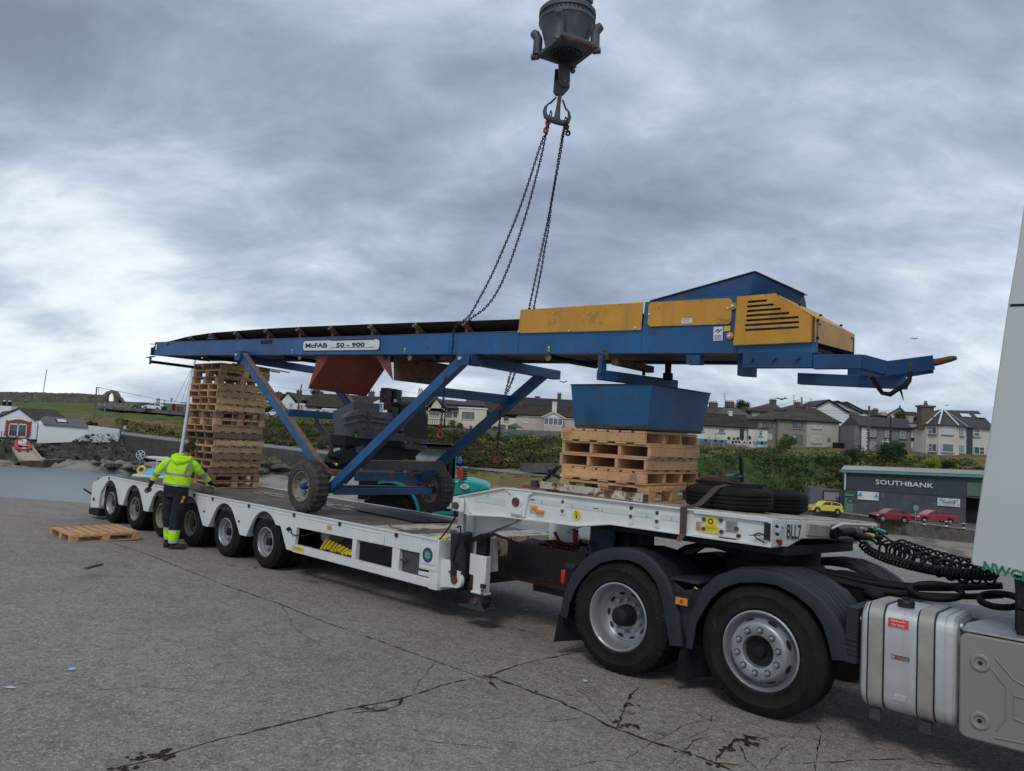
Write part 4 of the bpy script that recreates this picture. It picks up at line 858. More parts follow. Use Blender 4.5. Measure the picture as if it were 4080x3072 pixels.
mb.slab([(-2.53,YC-.03,3.466),(-2.175,YC-.03,3.235),(-2.175,YD+.03,3.235),(-2.53,YD+.03,3.466)],(0,0,.008))
fa=Vector((-2.17,YC-.03,3.02));fb=Vector((-2.17,YC-.03,3.235));fc=Vector((-2.17,YD+.03,3.235));fd=Vector((-2.17,YD+.03,3.09));
mb.slab([fa,fb,fc,Vector((-2.17,YD+.03,3.06))],(.010,0,0));g4=part('front_shroud',mb,cv,'rusty yellow shroud sloping over the head drum',bev=.003)
mb=MB(dark,40)
for y,z in((YC+.0,3.21),(YC+.0,3.06)):mb.cyl((-2.17,y,z),(-2.145,y,z),.014,8)
for k in range(4):mb.cyl((-2.50+.10*k,YC+.25*k,3.458-.062*k),(-2.50+.10*k,YC+.25*k,3.475-.062*k),.014,8)
part('guard_bolt',mb,g4)
mb=MB(dark,40);mb.cyl((-2.38,YC+.05,3.10),(-2.38,YD-.05,3.10),.13,24);mb.box(-2.5,-2.2,YC+.1,YD-.1,2.93,3.0);part('head_drum',mb,cv)
mb=MB(blue2);HZ=lambda x,y:0
pt=[(-3.79,.5,3.51),(-2.72,.5,3.69),(-2.29,.5,3.44)]
A0=Vector((-3.83,.50,3.505));A1=Vector((-2.73,.50,3.693));A2=Vector((-2.73,1.45,3.60));A3=Vector((-3.83,1.45,3.50));B0_=Vector((-2.28,.95,3.545))
mb=MB(blue2)
mb.slab([(-3.80,.50,3.508),(-2.735,.50,3.693),(-2.80,.50,3.46),(-3.70,.50,3.46)],(0,.006,0))
mb.slab([(-2.735,.50,3.693),(-2.46,.95,3.54),(-2.55,.93,3.40),(-2.80,.50,3.46)],(0.004,.004,0))
mb.slab([(-3.85,1.42,3.53),(-2.6,1.42,3.57),(-2.8,1.42,3.40),(-3.70,1.42,3.42)],(0,.006,0))
mb.slab([(-2.46,.95,3.54),(-2.6,1.42,3.50),(-2.65,1.42,3.4),(-2.55,.93,3.40)],(.005,0,0))
mb.slab([(-3.85,.50,3.508),(-3.85,1.42,3.53),(-3.70,1.42,3.42),(-3.70,.50,3.46)],(.005,0,0))
mb.use(black);mb.tube([(-3.81,.495,3.512),(-2.735,.495,3.697),(-2.45,.945,3.547)],.009,6)
mb.bar((-2.49,.92,3.545),(-2.43,.96,3.54),.02,.006)
part('feed_hopper',mb,cv)
mb=MB(blue2);mb.slab([(-2.80,YC-.012,2.955),(-2.19,YC-.012,2.935),(-2.19,YC-.012,2.835),(-2.80,YC-.012,2.85)],(0,.01,0));mb.slab([(-2.80,YC-.02,2.85),(-2.19,YC-.02,2.835),(-2.19,YC-.02,2.81),(-2.80,YC-.02,2.82)],(0,.1,0));part('splice_plate',mb,cv,bev=.003)
mb=MB(blue2,40)
for x in(-2.71,-2.51,-2.31):mb.cyl((x,YC-.02,2.893),(x,YC-.045,2.893),.016,6);mb.cyl((x,YC-.012,2.893),(x,YC-.02,2.893),.022,14)
part('splice_bolt',mb,cv)
def rail(m,pts,w,h,y,t=.012):
 mb=MB(m)
 for a,b in zip(pts,pts[1:]):mb.bar((a[0],a[2],a[1]),(b[0],b[2],b[1]),w,h)
 return mb
mb=MB(blue2)
mb.hexa([(-2.19,YC,2.80),(-1.80,YC,2.795),(-1.80,YC+.07,2.795),(-2.19,YC+.07,2.80),(-2.19,YC,2.925),(-1.80,YC,2.91),(-1.80,YC+.07,2.91),(-2.19,YC+.07,2.925)])
mb.bar((-1.82,YC+.035,2.855),(-1.68,.62,2.815),.07,.115);mb.bar((-1.69,.61,2.805),(-1.40,.93,2.885),.07,.12)
mb.bar((-1.82,YD-.035,2.855),(-1.42,.97,2.86),.07,.11);mb.hexa([(-2.19,YD-.07,2.80),(-1.80,YD-.07,2.795),(-1.80,YD,2.795),(-2.19,YD,2.80),(-2.19,YD-.07,2.925),(-1.80,YD-.07,2.91),(-1.80,YD,2.91),(-2.19,YD,2.925)])
mb.bar((-1.84,YC+.07,2.82),(-1.84,YD-.07,2.82),.06,.03)
part('drawbar_frame',mb,cv,bev=.003)
mb=MB(rusty,40);mb.tube([(-1.43,.91,2.875),(-1.36,.97,2.895),(-1.28,1.03,2.925),(-1.25,1.06,2.935)],[.034,.030,.026,.018],10);part('towing_eye',mb,cv)
mb=MB(dark,60);mb.tube([(-1.80,.74,2.76),(-1.76,.75,2.68),(-1.72,.75,2.62),(-1.66,.75,2.61),(-1.60,.75,2.655),(-1.55,.75,2.68),(-1.52,.75,2.72),(-1.51,.75,2.80)],[.017,.020,.018,.022,.020,.024,.018,.016],8);mb.tube([(-1.59,.75,2.665),(-1.575,.75,2.62),(-1.56,.75,2.56)],[.014,.009,.003],6);part('trailing_cable',mb,cv)
mb=MB(blue2);mb.slab([(-2.42,.74,2.70),(-1.55,.74,2.655),(-1.55,.74,2.75),(-2.42,.74,2.80)],(0,.10,0));part('lower_channel',mb,cv,bev=.004)
mb=MB(blue2);mb.slab([(-3.36,YC-.008,2.955),(-3.22,YC-.008,2.95),(-3.22,YC-.008,2.86),(-3.36,YC-.008,2.865)],(0,.09,0));mb.use(black);mb.cyl((-3.31,YC-.0095,2.897),(-3.31,YC-.008,2.897),.014,12);part('jack_socket',mb,cv,bev=.003)
mb=MB(blue2);mb.slab([(-2.93,.62,2.96),(-2.79,.62,2.955),(-2.79,.62,2.76),(-2.93,.62,2.77)],(0,.12,0));part('jack_leg',mb,cv,bev=.003)
mb=MB(blue2);mb.bar((-4.30,YC-.02,2.98),(-4.30,YC-.02,2.78),.09,.05,(1,0,0));mb.bar((-4.32,YC-.03,2.775),(-4.02,YD+.0,2.76),.10,.10);mb.use(redox2);mb.box(-4.31,-4.24,YC-.01,YC+.03,2.93,3.03);mb.bar((-4.2,YC+.05,2.92),(-4.15,YD-.3,2.90),.08,.07)
mb.use(dark);mb.cyl((-4.0,1.25,2.80),(-4.0,1.25,2.99),.035,14);mb.cyl((-4.0,1.25,2.80),(-4.0,1.25,2.87),.055,14);mb.cyl((-4.12,.95,2.82),(-4.12,.95,2.88),.018,10)
part('support_cross_frame',mb,cv,bev=.003)
mb=MB(rusty,40);mb.cyl((-4.30,YC-.045,2.93),(-4.30,YC-.07,2.93),.025,8);part('pivot_bolt',mb,cv)
mb=MB(woodd);mb.bar((-14.2,YC+.05,3.225),(-12.4,.95,3.14),.12,.06);part('packing_board',mb,cv)if False else None
YN,YF=.36,1.86
def strut(a,b,w,h,nm,m=blue,lab=None,up=(0,1,0)):
 mb=MB(m);mb.bar(a,b,w,h,up);return part(nm,mb,cv,lab,bev=.003)
strut((-11.42,YN+.02,3.17),(-8.82,YN+.02,1.36),.115,.09,'near_strut',blue,'near rear strut, blue below and scraped brown on top')
mb=MB(rustblue);mb.bar((-11.38,YN+.02,3.235),(-8.80,YN+.02,1.435),.010,.094,(0,1,0));part('scraped_strut_face',mb,cv)
strut((-6.20,YN,3.0),(-8.72,YN,1.22),.125,.10,'near_strut',blue,'near front strut, bright blue')
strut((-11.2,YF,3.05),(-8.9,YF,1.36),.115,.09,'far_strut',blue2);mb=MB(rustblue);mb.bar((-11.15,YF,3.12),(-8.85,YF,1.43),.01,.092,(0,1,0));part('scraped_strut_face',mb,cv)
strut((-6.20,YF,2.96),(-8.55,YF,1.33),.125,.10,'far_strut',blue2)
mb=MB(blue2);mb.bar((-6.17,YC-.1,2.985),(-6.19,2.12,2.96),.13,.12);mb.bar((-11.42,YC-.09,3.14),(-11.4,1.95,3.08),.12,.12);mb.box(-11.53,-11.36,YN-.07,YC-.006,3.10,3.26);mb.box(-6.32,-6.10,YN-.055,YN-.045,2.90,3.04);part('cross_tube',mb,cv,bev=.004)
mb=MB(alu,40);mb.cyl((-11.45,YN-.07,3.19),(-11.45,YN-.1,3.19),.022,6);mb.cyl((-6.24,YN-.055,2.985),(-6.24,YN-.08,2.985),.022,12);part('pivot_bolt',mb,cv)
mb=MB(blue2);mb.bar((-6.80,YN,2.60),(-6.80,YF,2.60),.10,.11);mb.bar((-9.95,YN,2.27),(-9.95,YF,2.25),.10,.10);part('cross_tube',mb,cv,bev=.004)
mb=MB(rustblue);mb.bar((-6.80,YN+.05,2.655),(-6.80,YF-.05,2.655),.101,.008);mb.bar((-9.95,YN+.05,2.325),(-9.95,YF-.05,2.305),.101,.008);mb.bar((-8.05,YN+.1,1.665),(-8.05,YF-.05,1.665),.101,.008);part('scraped_tube_face',mb,cv)
mb=MB(grime);mb.bar((-8.05,YN+.05,1.60),(-8.05,YF,1.60),.10,.12);part('cross_tube',mb,cv,bev=.004)
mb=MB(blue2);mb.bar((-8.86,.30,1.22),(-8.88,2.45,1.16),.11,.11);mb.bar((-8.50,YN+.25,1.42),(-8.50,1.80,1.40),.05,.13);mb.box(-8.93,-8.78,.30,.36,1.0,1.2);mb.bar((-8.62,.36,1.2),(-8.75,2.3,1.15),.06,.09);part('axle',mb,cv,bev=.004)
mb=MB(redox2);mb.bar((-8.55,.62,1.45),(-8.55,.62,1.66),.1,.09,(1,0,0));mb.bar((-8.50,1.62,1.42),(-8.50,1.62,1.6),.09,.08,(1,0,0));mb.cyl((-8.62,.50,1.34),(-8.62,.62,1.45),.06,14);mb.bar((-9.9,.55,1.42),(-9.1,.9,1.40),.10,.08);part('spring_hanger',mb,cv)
mb=MB(grime,40);mb.cyl((-10.9,1.55,2.14),(-9.9,1.40,1.62),.055,16);mb.bar((-10.95,1.55,2.25),(-10.88,1.55,2.13),.08,.02,(0,1,0));part('lift_ram',mb,cv)
for(x,y,zc,lab)in((-8.96,.03,1.25,'near conveyor wheel, muddy lugged tyre on a rust-stained cream rim'),(-8.93,2.42,1.165,'far conveyor wheel behind the struts')):
 rm=MB(rim_d,40);rm.lathe([(.205,.03),(.212,.012),(.198,.012),(.188,.03),(.175,.085),(.16,.10),(.12,.095),(.10,.105),(.001,.105)],(x,y,zc),'Y',40)
 for k in range(6):a=2*math.pi*k/6+.3;p=Vector((x+math.cos(a)*.075,y+.10,zc+math.sin(a)*.075));rm.use(alu);rm.cyl(p,p+Vector((0,-.03,0)),.011,6)
 rm.use(blue2);rm.cyl((x,y+.10,zc),(x,y+.02,zc),.045,18,.038);rm.cyl((x,y+.02,zc),(x,y+.005,zc),.036,18,.03)
 wo=part('wheel',rm,cv,lab)
 t_=tyre_mb(.365,.27,.20,tyre_d,lug=.020,nl=26,groove=True);part('tyre',shift(t_,(x,y,zc)),wo)
Zb=lambda x:bz(x)-.004
mb=MB(redox);
def chute(x0,x1,xb0,xb1,zb,y0,y1,m,thick=.006):
 mb=MB(m)
 mb.slab([(x0,y0,Zb(x0)),(xb0,y0,zb+.08),(xb0+.25,y0+.02,Zb(x0)-.01)],(0,.01,0))
 return mb
a=tp('B',1600,440,Y=.5);b=tp('B',1697,447,Y=.55);c=tp('B',1515,725,Y=.5);d=tp('B',1995,790,Y=1.25);e=tp('C',865,250,Y=1.25);g=tp('C',790,130,Y=.9)
mb=MB(redox);mb.slab([a,b,c],(0,.008,0));mb.slab([b+Vector((0,.01,0)),c+Vector((0,.004,0)),d,e,g],(0,.01,.01));cd_=part('chute',mb,cv,'matt red-brown chute hanging under the belt frame')
a=tp('C',790,130,Y=.5);b=tp('C',910,135,Y=.52);c=tp('C',935,332,Y=.55);d=tp('C',1315,378,Y=1.3);e=tp('C',1400,215,Y=1.35);g=tp('C',940,140,Y=.56)
mb=MB(redox);mb.slab([a,b,c],(0,.008,0));mb.use(redox2);mb.slab([g,c+Vector((.01,.01,0)),d,e],(0,.01,.01));part('chute',mb,cv,'second chute with a rusted inner plate')
mb=MB(greyplate);sp_=[tp('V',*p,Y=.62)for p in((1030,440),(1285,315),(1300,880),(1060,1010))]
mb.slab(sp_,(0,.01,0));bk_=[p+Vector((.0,1.05,-.02))for p in sp_]
mb.slab([sp_[0],sp_[1],tp('V',1620,345,Y=1.2),tp('V',1460,400,Y=1.3)],(0,0,-.01));mb.slab([sp_[1],tp('V',1620,350,X=-8.62),tp('V',1620,560,X=-8.62),tp('V',1290,560,X=-8.62)],(-.01,0,0))
part('engine_cabinet',mb,cv,bev=.003)
XF=-8.50
def F(px_,py_,x=XF):return tp('V',px_,py_,X=x)
tk_out=[(1165,505),(1210,470),(1290,440),(1365,412),(1460,425),(1800,462),(1935,480),(1932,600),(1925,690),(1810,690),(1440,668),(1300,700),(1195,720),(1165,620)]
o1=[F(*p)for p in tk_out];cen=sum(o1,Vector())/len(o1)
mb=MB(greytank,30)
ringsx=[(-.10,.9),(-.08,.97),(-.02,1.0),(.0,.985),(.012,.95)]
P=[[cen+(p-cen)*s_+Vector((dx,0,0))for p in o1]+[cen+(o1[0]-cen)*s_+Vector((dx,0,0))]for dx,s_ in ringsx];mb.grid(P);mb.add(P[-1][:-1],[tuple(range(len(o1)-1,-1,-1))])
for(xa,ya,xb,yb)in((1175,520,1370,470),(1370,470,1455,485),(1520,500,1810,540),(1520,560,1810,600),(1170,600,1380,545),(1380,545,1455,555),(1850,560,1930,570)):
 mb.bar(F(xa,ya,XF+.02),F(xb,yb,XF+.02),.035,.03,(1,0,0))
ft=part('fuel_tank',mb,cv,bev=.01,seg=2)
mb=MB(grime);mb.bar(F(1475,410,XF+.035),F(1497,705,XF+.035),.02,.02,(1,0,0));mb.bar(F(1820,455,XF+.035),F(1830,700,XF+.035),.03,.02,(1,0,0));mb.ball(F(1420,640,XF+.02),.03,8);mb.ball(F(1670,650,XF+.02),.035,8);part('tank_strap',mb,ft)
mb=MB(grime);mb.slab([F(1340,660,XF+.05),F(1930,725,XF+.05),F(1930,820,XF+.05),F(1345,775,XF+.05)],(-.01,0,0));mb.slab([F(1340,660,XF+.05),F(1930,725,XF+.05),F(1930,725,XF-.05),F(1340,665,XF-.05)],(0,0,.008));mb.slab([F(1935,845,XF+.04),F(2215,870,XF+.04),F(2215,930,XF+.04),F(1945,910,XF+.04)],(-.02,0,0));part('angle_iron',mb,cv)
mb=MB(mk('radiator_mesh',(.022,.020,.020),.7,.2,.2,90,(((.08,.07,.065),.56,120),),.6,150));mb.slab([F(1885,350),F(2195,375),F(2230,790),F(1900,745),F(1880,560)],(-.25,0,0));part('radiator_grille',mb,cv)
mb=MB(grime);mb.slab([F(1860,325,XF+.01),F(2200,360,XF+.01),F(2200,378,XF+.01),F(1870,350,XF+.01)],(-.25,0,0));mb.slab([F(1900,745,XF+.02),F(2235,800,XF+.02),F(2235,835,XF+.02),F(1900,800,XF+.02)],(-.1,0,0));part('radiator_frame',mb,cv)
mb=MB(dark);mb.slab([F(1185,740),F(1345,775),F(1930,820),F(1935,860),F(1840,880),F(1190,870)],(-.35,0,0));mb.slab([F(1190,870,XF-.05),F(1840,860,XF-.05),F(2150,935,XF-.05),F(2080,1005,XF-.05),F(1600,1130,XF-.05),F(1150,1175,XF-.05),F(1070,1090,XF-.05)],(-.3,0,0));mb.slab([F(1065,1010,XF),F(1320,880,XF),F(1500,910,XF),F(1160,1090,XF)],(-.2,0,0));mb.bar(F(1060,1100,XF),F(1450,1010,XF),.05,.04,(1,0,0));mb.use(greyplate);mb.slab([F(1325,885,XF+.01),F(1420,870,XF+.01),F(1430,985,XF+.01),F(1330,960,XF+.01)],(-.01,0,0));part('engine_sump',mb,cv)
mb=MB(rusty,50);mb.tube([F(1715,420,XF-.1),F(1715,350,XF-.1),F(1712,300,XF-.1),F(1680,270,XF-.1)],[.055,.055,.036,.033],12);part('exhaust_pipe',mb,cv)
mb=MB(grime);mb.slab([F(1722,142,XF-.2),F(1895,172,XF-.2),F(1893,340,XF-.2),F(1705,330,XF-.2)],(-.16,0,0));mb.use(dark);mb.box(*(lambda p:(p.x-.02,p.x+.03,p.y-.03,p.y+.03,p.z-.1,p.z+.1))(F(1800,240,XF-.2)));mb.use(alu);mb.cyl(F(1812,285,XF-.16),F(1812,330,XF-.16),.022,10);mb.use(grime);mb.ball(F(1790,430,XF-.08),.09,8,(1,1,.8),.2);part('valve_block',mb,cv)
mb=MB(yel,40);mb.ball(F(1075,1108,XF+.03),.022,8);mb.use(redl);mb.ball(F(1045,1095,XF+.03),.018,8);mb.use(alu);mb.cyl(F(1045,930,XF),F(1110,915,XF),.02,8);part('hydraulic_fitting',mb,cv)
# ================================================================ CRANE HEAD, HOOK AND CHAINS
cr=thing('crane_hook_block','weathered grey crane head with square horned plate and double hook above the conveyor','crane hook',(-5.5,1.0,6.6),'T')
DM=8.8
def W(px_,py_,D=DM):return MTI@at('M',px_,py_,D=D)
axis_top=W(765,60);axis_bot=W(742,480);ax=(axis_top-axis_bot).normalized()
base=MTI@at('M',735,455,Z=6.62)
e1=(MTI.to_3x3()@Vector((1,0,0)));
up=(ax*.6+Vector((0,0,1))*.4).normalized()
cxp=base;s_=.25
def loc3(a,b,c):
 u=MTI.to_3x3()@Vector((math.cos(R(28)),math.sin(R(28)),0));v=up.cross(u).normalized();u=v.cross(up)
 return cxp+u*a+v*b+up*c
mb=MB(crane_m);mb.hexa([loc3(-s_,-s_,0),loc3(s_,-s_,0),loc3(s_,s_,0),loc3(-s_,s_,0),loc3(-s_,-s_,.05),loc3(s_,-s_,.05),loc3(s_,s_,.05),loc3(-s_,s_,.05)])
part('base_plate',mb,cr,bev=.01,seg=2)
AX=(loc3(1,0,0)-cxp,loc3(0,1,0)-cxp,up)
mb=MB(crane_m,40);mb.lathe([(.235,.05),(.265,.18),(.30,.30),(.325,.36),(.335,.365),(.335,.40),(.322,.405),(.322,.445),(.338,.45),(.338,.50),(.31,.53),(.18,.55),(.17,1.0),(.001,1.0)],cxp,AX,48)
dr=part('rotator_drum',mb,cr)
mb=MB(black)
for k in range(40):
 t=2*math.pi*k/40;d_=AX[0]*math.cos(t)+AX[1]*math.sin(t);g_=AX[1]*math.cos(t)-AX[0]*math.sin(t);p=cxp+d_*.321+up*.425
 mb.slab([p-g_*.016-up*.018,p+g_*.016-up*.018,p+g_*.016+up*.018,p-g_*.016+up*.018],d_*.004)
part('ring_slot',mb,dr)
mb=MB(crane_m)
mb.bar(loc3(-.32,-.20,.78),loc3(-.32,-.20,1.1),.001,.001)if False else None
mb.hexa([loc3(.10,-.12,.70),loc3(.28,-.12,.66),loc3(.28,.02,.66),loc3(.10,.02,.70),loc3(.10,-.12,1.1),loc3(.28,-.12,1.1),loc3(.28,.02,1.1),loc3(.10,.02,1.1)]);mb.use(dark);mb.hexa([loc3(-.15,-.15,.74),loc3(.08,-.15,.74),loc3(.08,.15,.74),loc3(-.15,.15,.74),loc3(-.15,-.15,1.15),loc3(.08,-.15,1.15),loc3(.08,.15,1.15),loc3(-.15,.15,1.15)]);part('motor_housing',mb,cr,bev=.01)
for a,b in((-1,-1),(1,-1),(-1,1),(1,1)):
 mb=MB(crane_m,50);c=loc3(a*.245,b*.245,.03)
 o=(loc3(a,b,0)-cxp).normalized()
 mb.tube([c,c+up*.10,c+up*.20+o*.00,c+up*.25+o*.03,c+up*.28+o*.07],[.060,.055,.055,.058,.045],8);mb.cyl(c-o*.02-up*.02,c+o*.07-up*.02,.035,10)
 part('corner_horn',mb,cr)
mb=MB(mk('rust_edge_steel',(.14,.09,.065),.7,.2,.35,8,(((.06,.06,.07),.55,9),),.4,60),50);mb.tube([loc3(-.245,-.25,.10),loc3(-.21,-.26,.05),loc3(.21,-.26,.05),loc3(.25,-.25,.09)],.045,10);part('front_bumper_bar',mb,cr)
mb=MB(dark,40);mb.lathe([(.001,-.03),(.10,-.03),(.19,-.012),(.20,0)],cxp,AX,36);mb.use(crane_m)
for k in range(20):t=2*math.pi*k/20;p=cxp+(AX[0]*math.cos(t)+AX[1]*math.sin(t))*.175-up*.012;mb.cyl(p,p-up*.012,.009,6)
part('slew_ring',mb,cr)
sc0=MTI@at('M',740,500,D=DM)
e=e1.normalized();dn=Vector((0,0,-1));fw=e.cross(Vector((0,0,1))).normalized()
def hp(px_,py_,o=0):return W(px_,py_)+fw*o
mb=MB(crane_m,50)
mb.slab([hp(672,560,.05),hp(770,560,.05),hp(770,690,.05),hp(745,745,.05),hp(700,740,.05),hp(678,700,.05)],fw*.03);mb.use(dark);mb.slab([hp(650,560,-.06),hp(700,560,-.06),hp(690,720,-.06),hp(660,790,-.06),hp(635,750,-.06)],fw*.03);part('shackle_plate',mb,cr,bev=.006)
mb=MB(crane_m,50);mb.slab([hp(640,700,-.03),hp(690,650,-.03),hp(770,680,-.03),hp(770,730,-.03),hp(715,790,-.03),hp(650,790,-.03)],fw*.06);mb.use(rustblue);mb.cyl(hp(726,700,-.10),hp(726,700,.10),.018,14);part('clevis',mb,cr,bev=.008)
mb=MB(crane_m,60)
sh_=[hp(692,770),hp(680,860),hp(668,950)]
mb.tube(sh_+[hp(664,1005)],[.026,.024,.034,.046],12)
hk=[(598,855),(572,885),(562,925),(572,965),(605,988),(660,1008),(715,1022),(752,1012),(768,975),(764,935),(748,905)]
mb.tube([hp(*p)for p in hk],[.008,.018,.026,.032,.036,.038,.036,.030,.024,.016,.008],12);hkp=part('ramshorn_hook',mb,cr)
mb=MB(black);mb.bar(hp(658,808),hp(603,862),.012,.02);mb.bar(hp(712,830),hp(742,915),.012,.02);part('safety_latch',mb,hkp)
mb=MB(chain_m,60);mb.tube([hp(615,910,-.02),hp(622,950,.03),hp(608,1000,.02),hp(590,1010,-.02),hp(600,960,-.03)],.009,6,True);mb.tube([hp(738,965,-.02),hp(750,1000,.03),hp(742,1060,.02),hp(725,1060,-.02),hp(725,1000,-.03)],.009,6,True);part('lifting_ring',mb,hkp)
def links(mb,pts,pitch=.034,w=.024,th=.0062,seg=8,n=5):
 pts=[Vector(p)for p in pts];L_=[0]
 for a,b in zip(pts,pts[1:]):L_.append(L_[-1]+(b-a).length)
 def P_(s):
  for i in range(len(pts)-1):
   if s<=L_[i+1]or i==len(pts)-2:return pts[i].lerp(pts[i+1],(s-L_[i])/max(1e-6,L_[i+1]-L_[i]))
 k=0;s=0
 while s+pitch<L_[-1]:
  c=P_(s+pitch/2);d=(P_(s+pitch)-P_(s)).normalized();x=d.cross(Vector((0.3,1,.2))).normalized();y=d.cross(x)
  a=(x+y).normalized()if k%2 else(x-y).normalized();ln=pitch*.72
  mb.tube([c+d*math.cos(t)*ln*(1 if abs(math.cos(t))>.5 else 1)+a*math.sin(t)*w/2 for t in(2*math.pi*i/seg for i in range(seg))],th,n,True);s+=pitch;k+=1
 return mb
def sling(zpts,y0,y1,label,extra=None,tips=None,hookup=True,top=0):
 """zpts sighted in zone N from the top ring to the beam, chain lying between planes y0 and y1"""
 n=len(zpts);pts=[]
 for i,(x,y)in enumerate(zpts):
  Dd=8.8+(y1-8.8)*i/(n-1);pts.append(MTI@at('N',x,y,D=Dd))
 if extra:pts+=extra
 mb=MB(chain_m,60);links(mb,smooth(pts))
 o=solo('chain_sling',mb,label,'chain','T','chain slings hanging from the crane hook');return o,pts
D1=(MT@Vector((-6.4,.40,3.4))).y;D2=(MT@Vector((-6.6,1.6,3.3))).y
ex=[Vector((-6.42,.36,3.38)),tp('C',1415,60,Y=.36),tp('C',1390,230,Y=.34),tp('C',1352,340,Y=.30),tp('C',1345,450,Y=.30),tp('C',1330,560,Y=.30),tp('C',1322,700,Y=.30),tp('C',1316,740,Y=.30)]
c1,_=sling([(1017,-45),(1003,20),(985,75),(965,110),(920,240),(850,460),(760,720),(650,990),(540,1240),(430,1450),(345,1590)],1,D1,'leftmost chain sling, running over the near conveyor beam down past the blue strut',ex)
def hook(mb,p,s,e_=e,flip=1):
 p=Vector(p);z=Vector((0,0,1));q=[(0,.12),(0,.07),(-.03,.04),(-.045,0),(-.03,-.04),(0,-.055),(.03,-.045),(.048,-.01),(.045,.015)]
 mb.tube([p+e_*a*flip*s+z*b*s for a,b in q],[r_*s for r_ in(.012,.016,.013,.015,.018,.02,.018,.013,.006)],8);mb.tube([p+e_*.0*s+z*.065*s,p+e_*.042*flip*s+z*.015*s],.006*s,6);mb.tube([p+z*.12*s+e_*math.cos(t)*.02*s+z*math.sin(t)*.03*s for t in[i*.785 for i in range(8)]],.009*s,6,True);return mb
part('grab_hook',hook(MB(hook_r,60),tp('C',1316,765,Y=.30),.8,Vector((.9,.3,0)).normalized()),c1)
part('shortening_clutch',links(MB(hook_r,60),[W(595,1000),W(585,1040),W(568,1100)],.05,.05,.014),c1)
c2,_=sling([(1018,-40),(1006,20),(992,75),(982,110),(955,240),(905,440),(835,700),(760,940),(680,1170),(590,1370),(490,1510),(375,1595)],1,D1,'second chain sling from the left, sagging in a long curve to the near beam',[Vector((-6.30,.42,3.42))])
ex3=[tp('C',1885,255,Y=1.62),tp('C',1860,350,Y=1.72),tp('C',1838,440,Y=1.80),tp('C',1850,480,Y=1.80),tp('C',1800,520,Y=1.75),tp('C',1795,600,Y=1.75),tp('C',1785,760,Y=1.75),tp('C',1772,900,Y=1.75)]
c3,p3_=sling([(1143,15),(1132,60),(1120,120),(1095,270),(1055,520),(1010,760),(960,1000),(905,1260),(850,1520)],1,D2,'third chain sling from the left, ending in a red hook below the far strut',[MTI@at('N',845,1560,D=D2)]+ex3)
part('grab_hook',hook(MB(hook_r,60),tp('C',1767,955,Y=1.75),1.15,Vector((.9,.3,0)).normalized()),c3)
part('shortening_clutch',hook(MB(hook_r,60),tp('C',1800,530,Y=1.72),.9,Vector((-.6,.8,0)).normalized()),c3)
c4,_=sling([(1146,20),(1137,60),(1128,115),(1105,260),(1065,470),(1035,650),(1012,840),(980,1020),(945,1230),(888,1520)],1,D2,'rightmost chain sling, close beside its neighbour and passing behind the yellow guard',[MTI@at('N',882,1560,D=D2),tp('C',1920,250,Y=1.62),tp('C',1885,350,Y=1.72),tp('C',1845,450,Y=1.78)])
part('shortening_clutch',links(MB(dark,60),[W(740,1040),W(752,1080),W(758,1125)],.04,.05,.013),c4)
# ================================================================ PALLETS
PW,PL,PH=.96,1.0,.122
def pallet(kind,name='wooden_pallet',m=wood,PW=PW,PL=PL,PH=PH):
 """kind 'stringer': solid bearers along Y; 'block': nine blocks.  built at the origin, X depth PL, Y width PW"""
 root=thing(name,'wooden pallet','pallet')
 t=.017*PH/.122
 mb=MB(m,20);n=7;bw=PW/n
 if kind=='block':
  for i in range(7):y=-PW/2+bw*i;mb.box(-PL/2,PL/2,y+(0 if i==0 else .022),y+bw-(0 if i==6 else .022),PH-t,PH)
  part('top_deck',mb,root)
  for x in(-PL/2,-.055,PL/2-.11):
   mb=MB(m,20);mb.box(x,x+.11,-PW/2,PW/2,PH-2*t,PH-t-.001);part('bearer',mb,root)
   for y in(-PW/2,-.06,PW/2-.12):mb=MB(m,20);mb.box(x+.002,x+.108,y+.002,y+.118,t,PH-2*t-.001);part('block',mb,root)
  mb=MB(m,20)
  for x in(-PL/2,-.055,PL/2-.11):mb.box(x+.001,x+.109,-PW/2,PW/2,0,t-.001)
  part('bottom_deck',mb,root)
 else:
  for i in range(7):y=-PW/2+PW/7*i;mb.box(-PL/2+.002,PL/2-.003,y+(.0 if i==0 else .014),y+PW/7-(0 if i==6 else .014),PH-t,PH)
  part('top_deck',mb,root)
  for k,x in enumerate((-PL/2,-PL*.17,PL*.15,PL/2-.035)):
   mb=MB(m,20);mb.box(x+.002,x+.035,-PW/2+.003,PW/2-.003,t+.002,PH-t-.003);part('stringer',mb,root)
  mb=MB(m,20)
  for i in(0,1.5,3,4.5,6):y=-PW/2+PW/7*i;mb.box(-PL/2+.004,PL/2-.006,y+.001,y+PW/7-.02,.002,t-.001)
  part('bottom_deck',mb,root)
 return root
def recolour(o,m):
 for c in o.children:
  c.data=c.data.copy();c.data.materials[0]=m
  for g in c.children:recolour(c,m)
proto_s=pallet('stringer');proto_b=pallet('block')
used={'s':False,'b':False}
def put(kind,loc,rz,label,group,m=None,fr='T',sc=1):
 src=proto_s if kind=='s' else proto_b
 if not used[kind]:used[kind]=True;o=src
 else:o=copy_tree(src)
 place(o,loc,rz,fr,sc);o['label']=label;o['category']='pallet';o['group']=group
 if m:
  for c in o.children:c.data=c.data.copy();c.data.materials[0]=m
 return o
kinds='sbbssssbbsssssssbb'
ordn=['topmost','second','third','fourth','fifth','sixth','seventh','eighth','ninth','tenth','eleventh','twelfth','thirteenth','fourteenth','fifteenth','sixteenth','seventeenth','lowest']
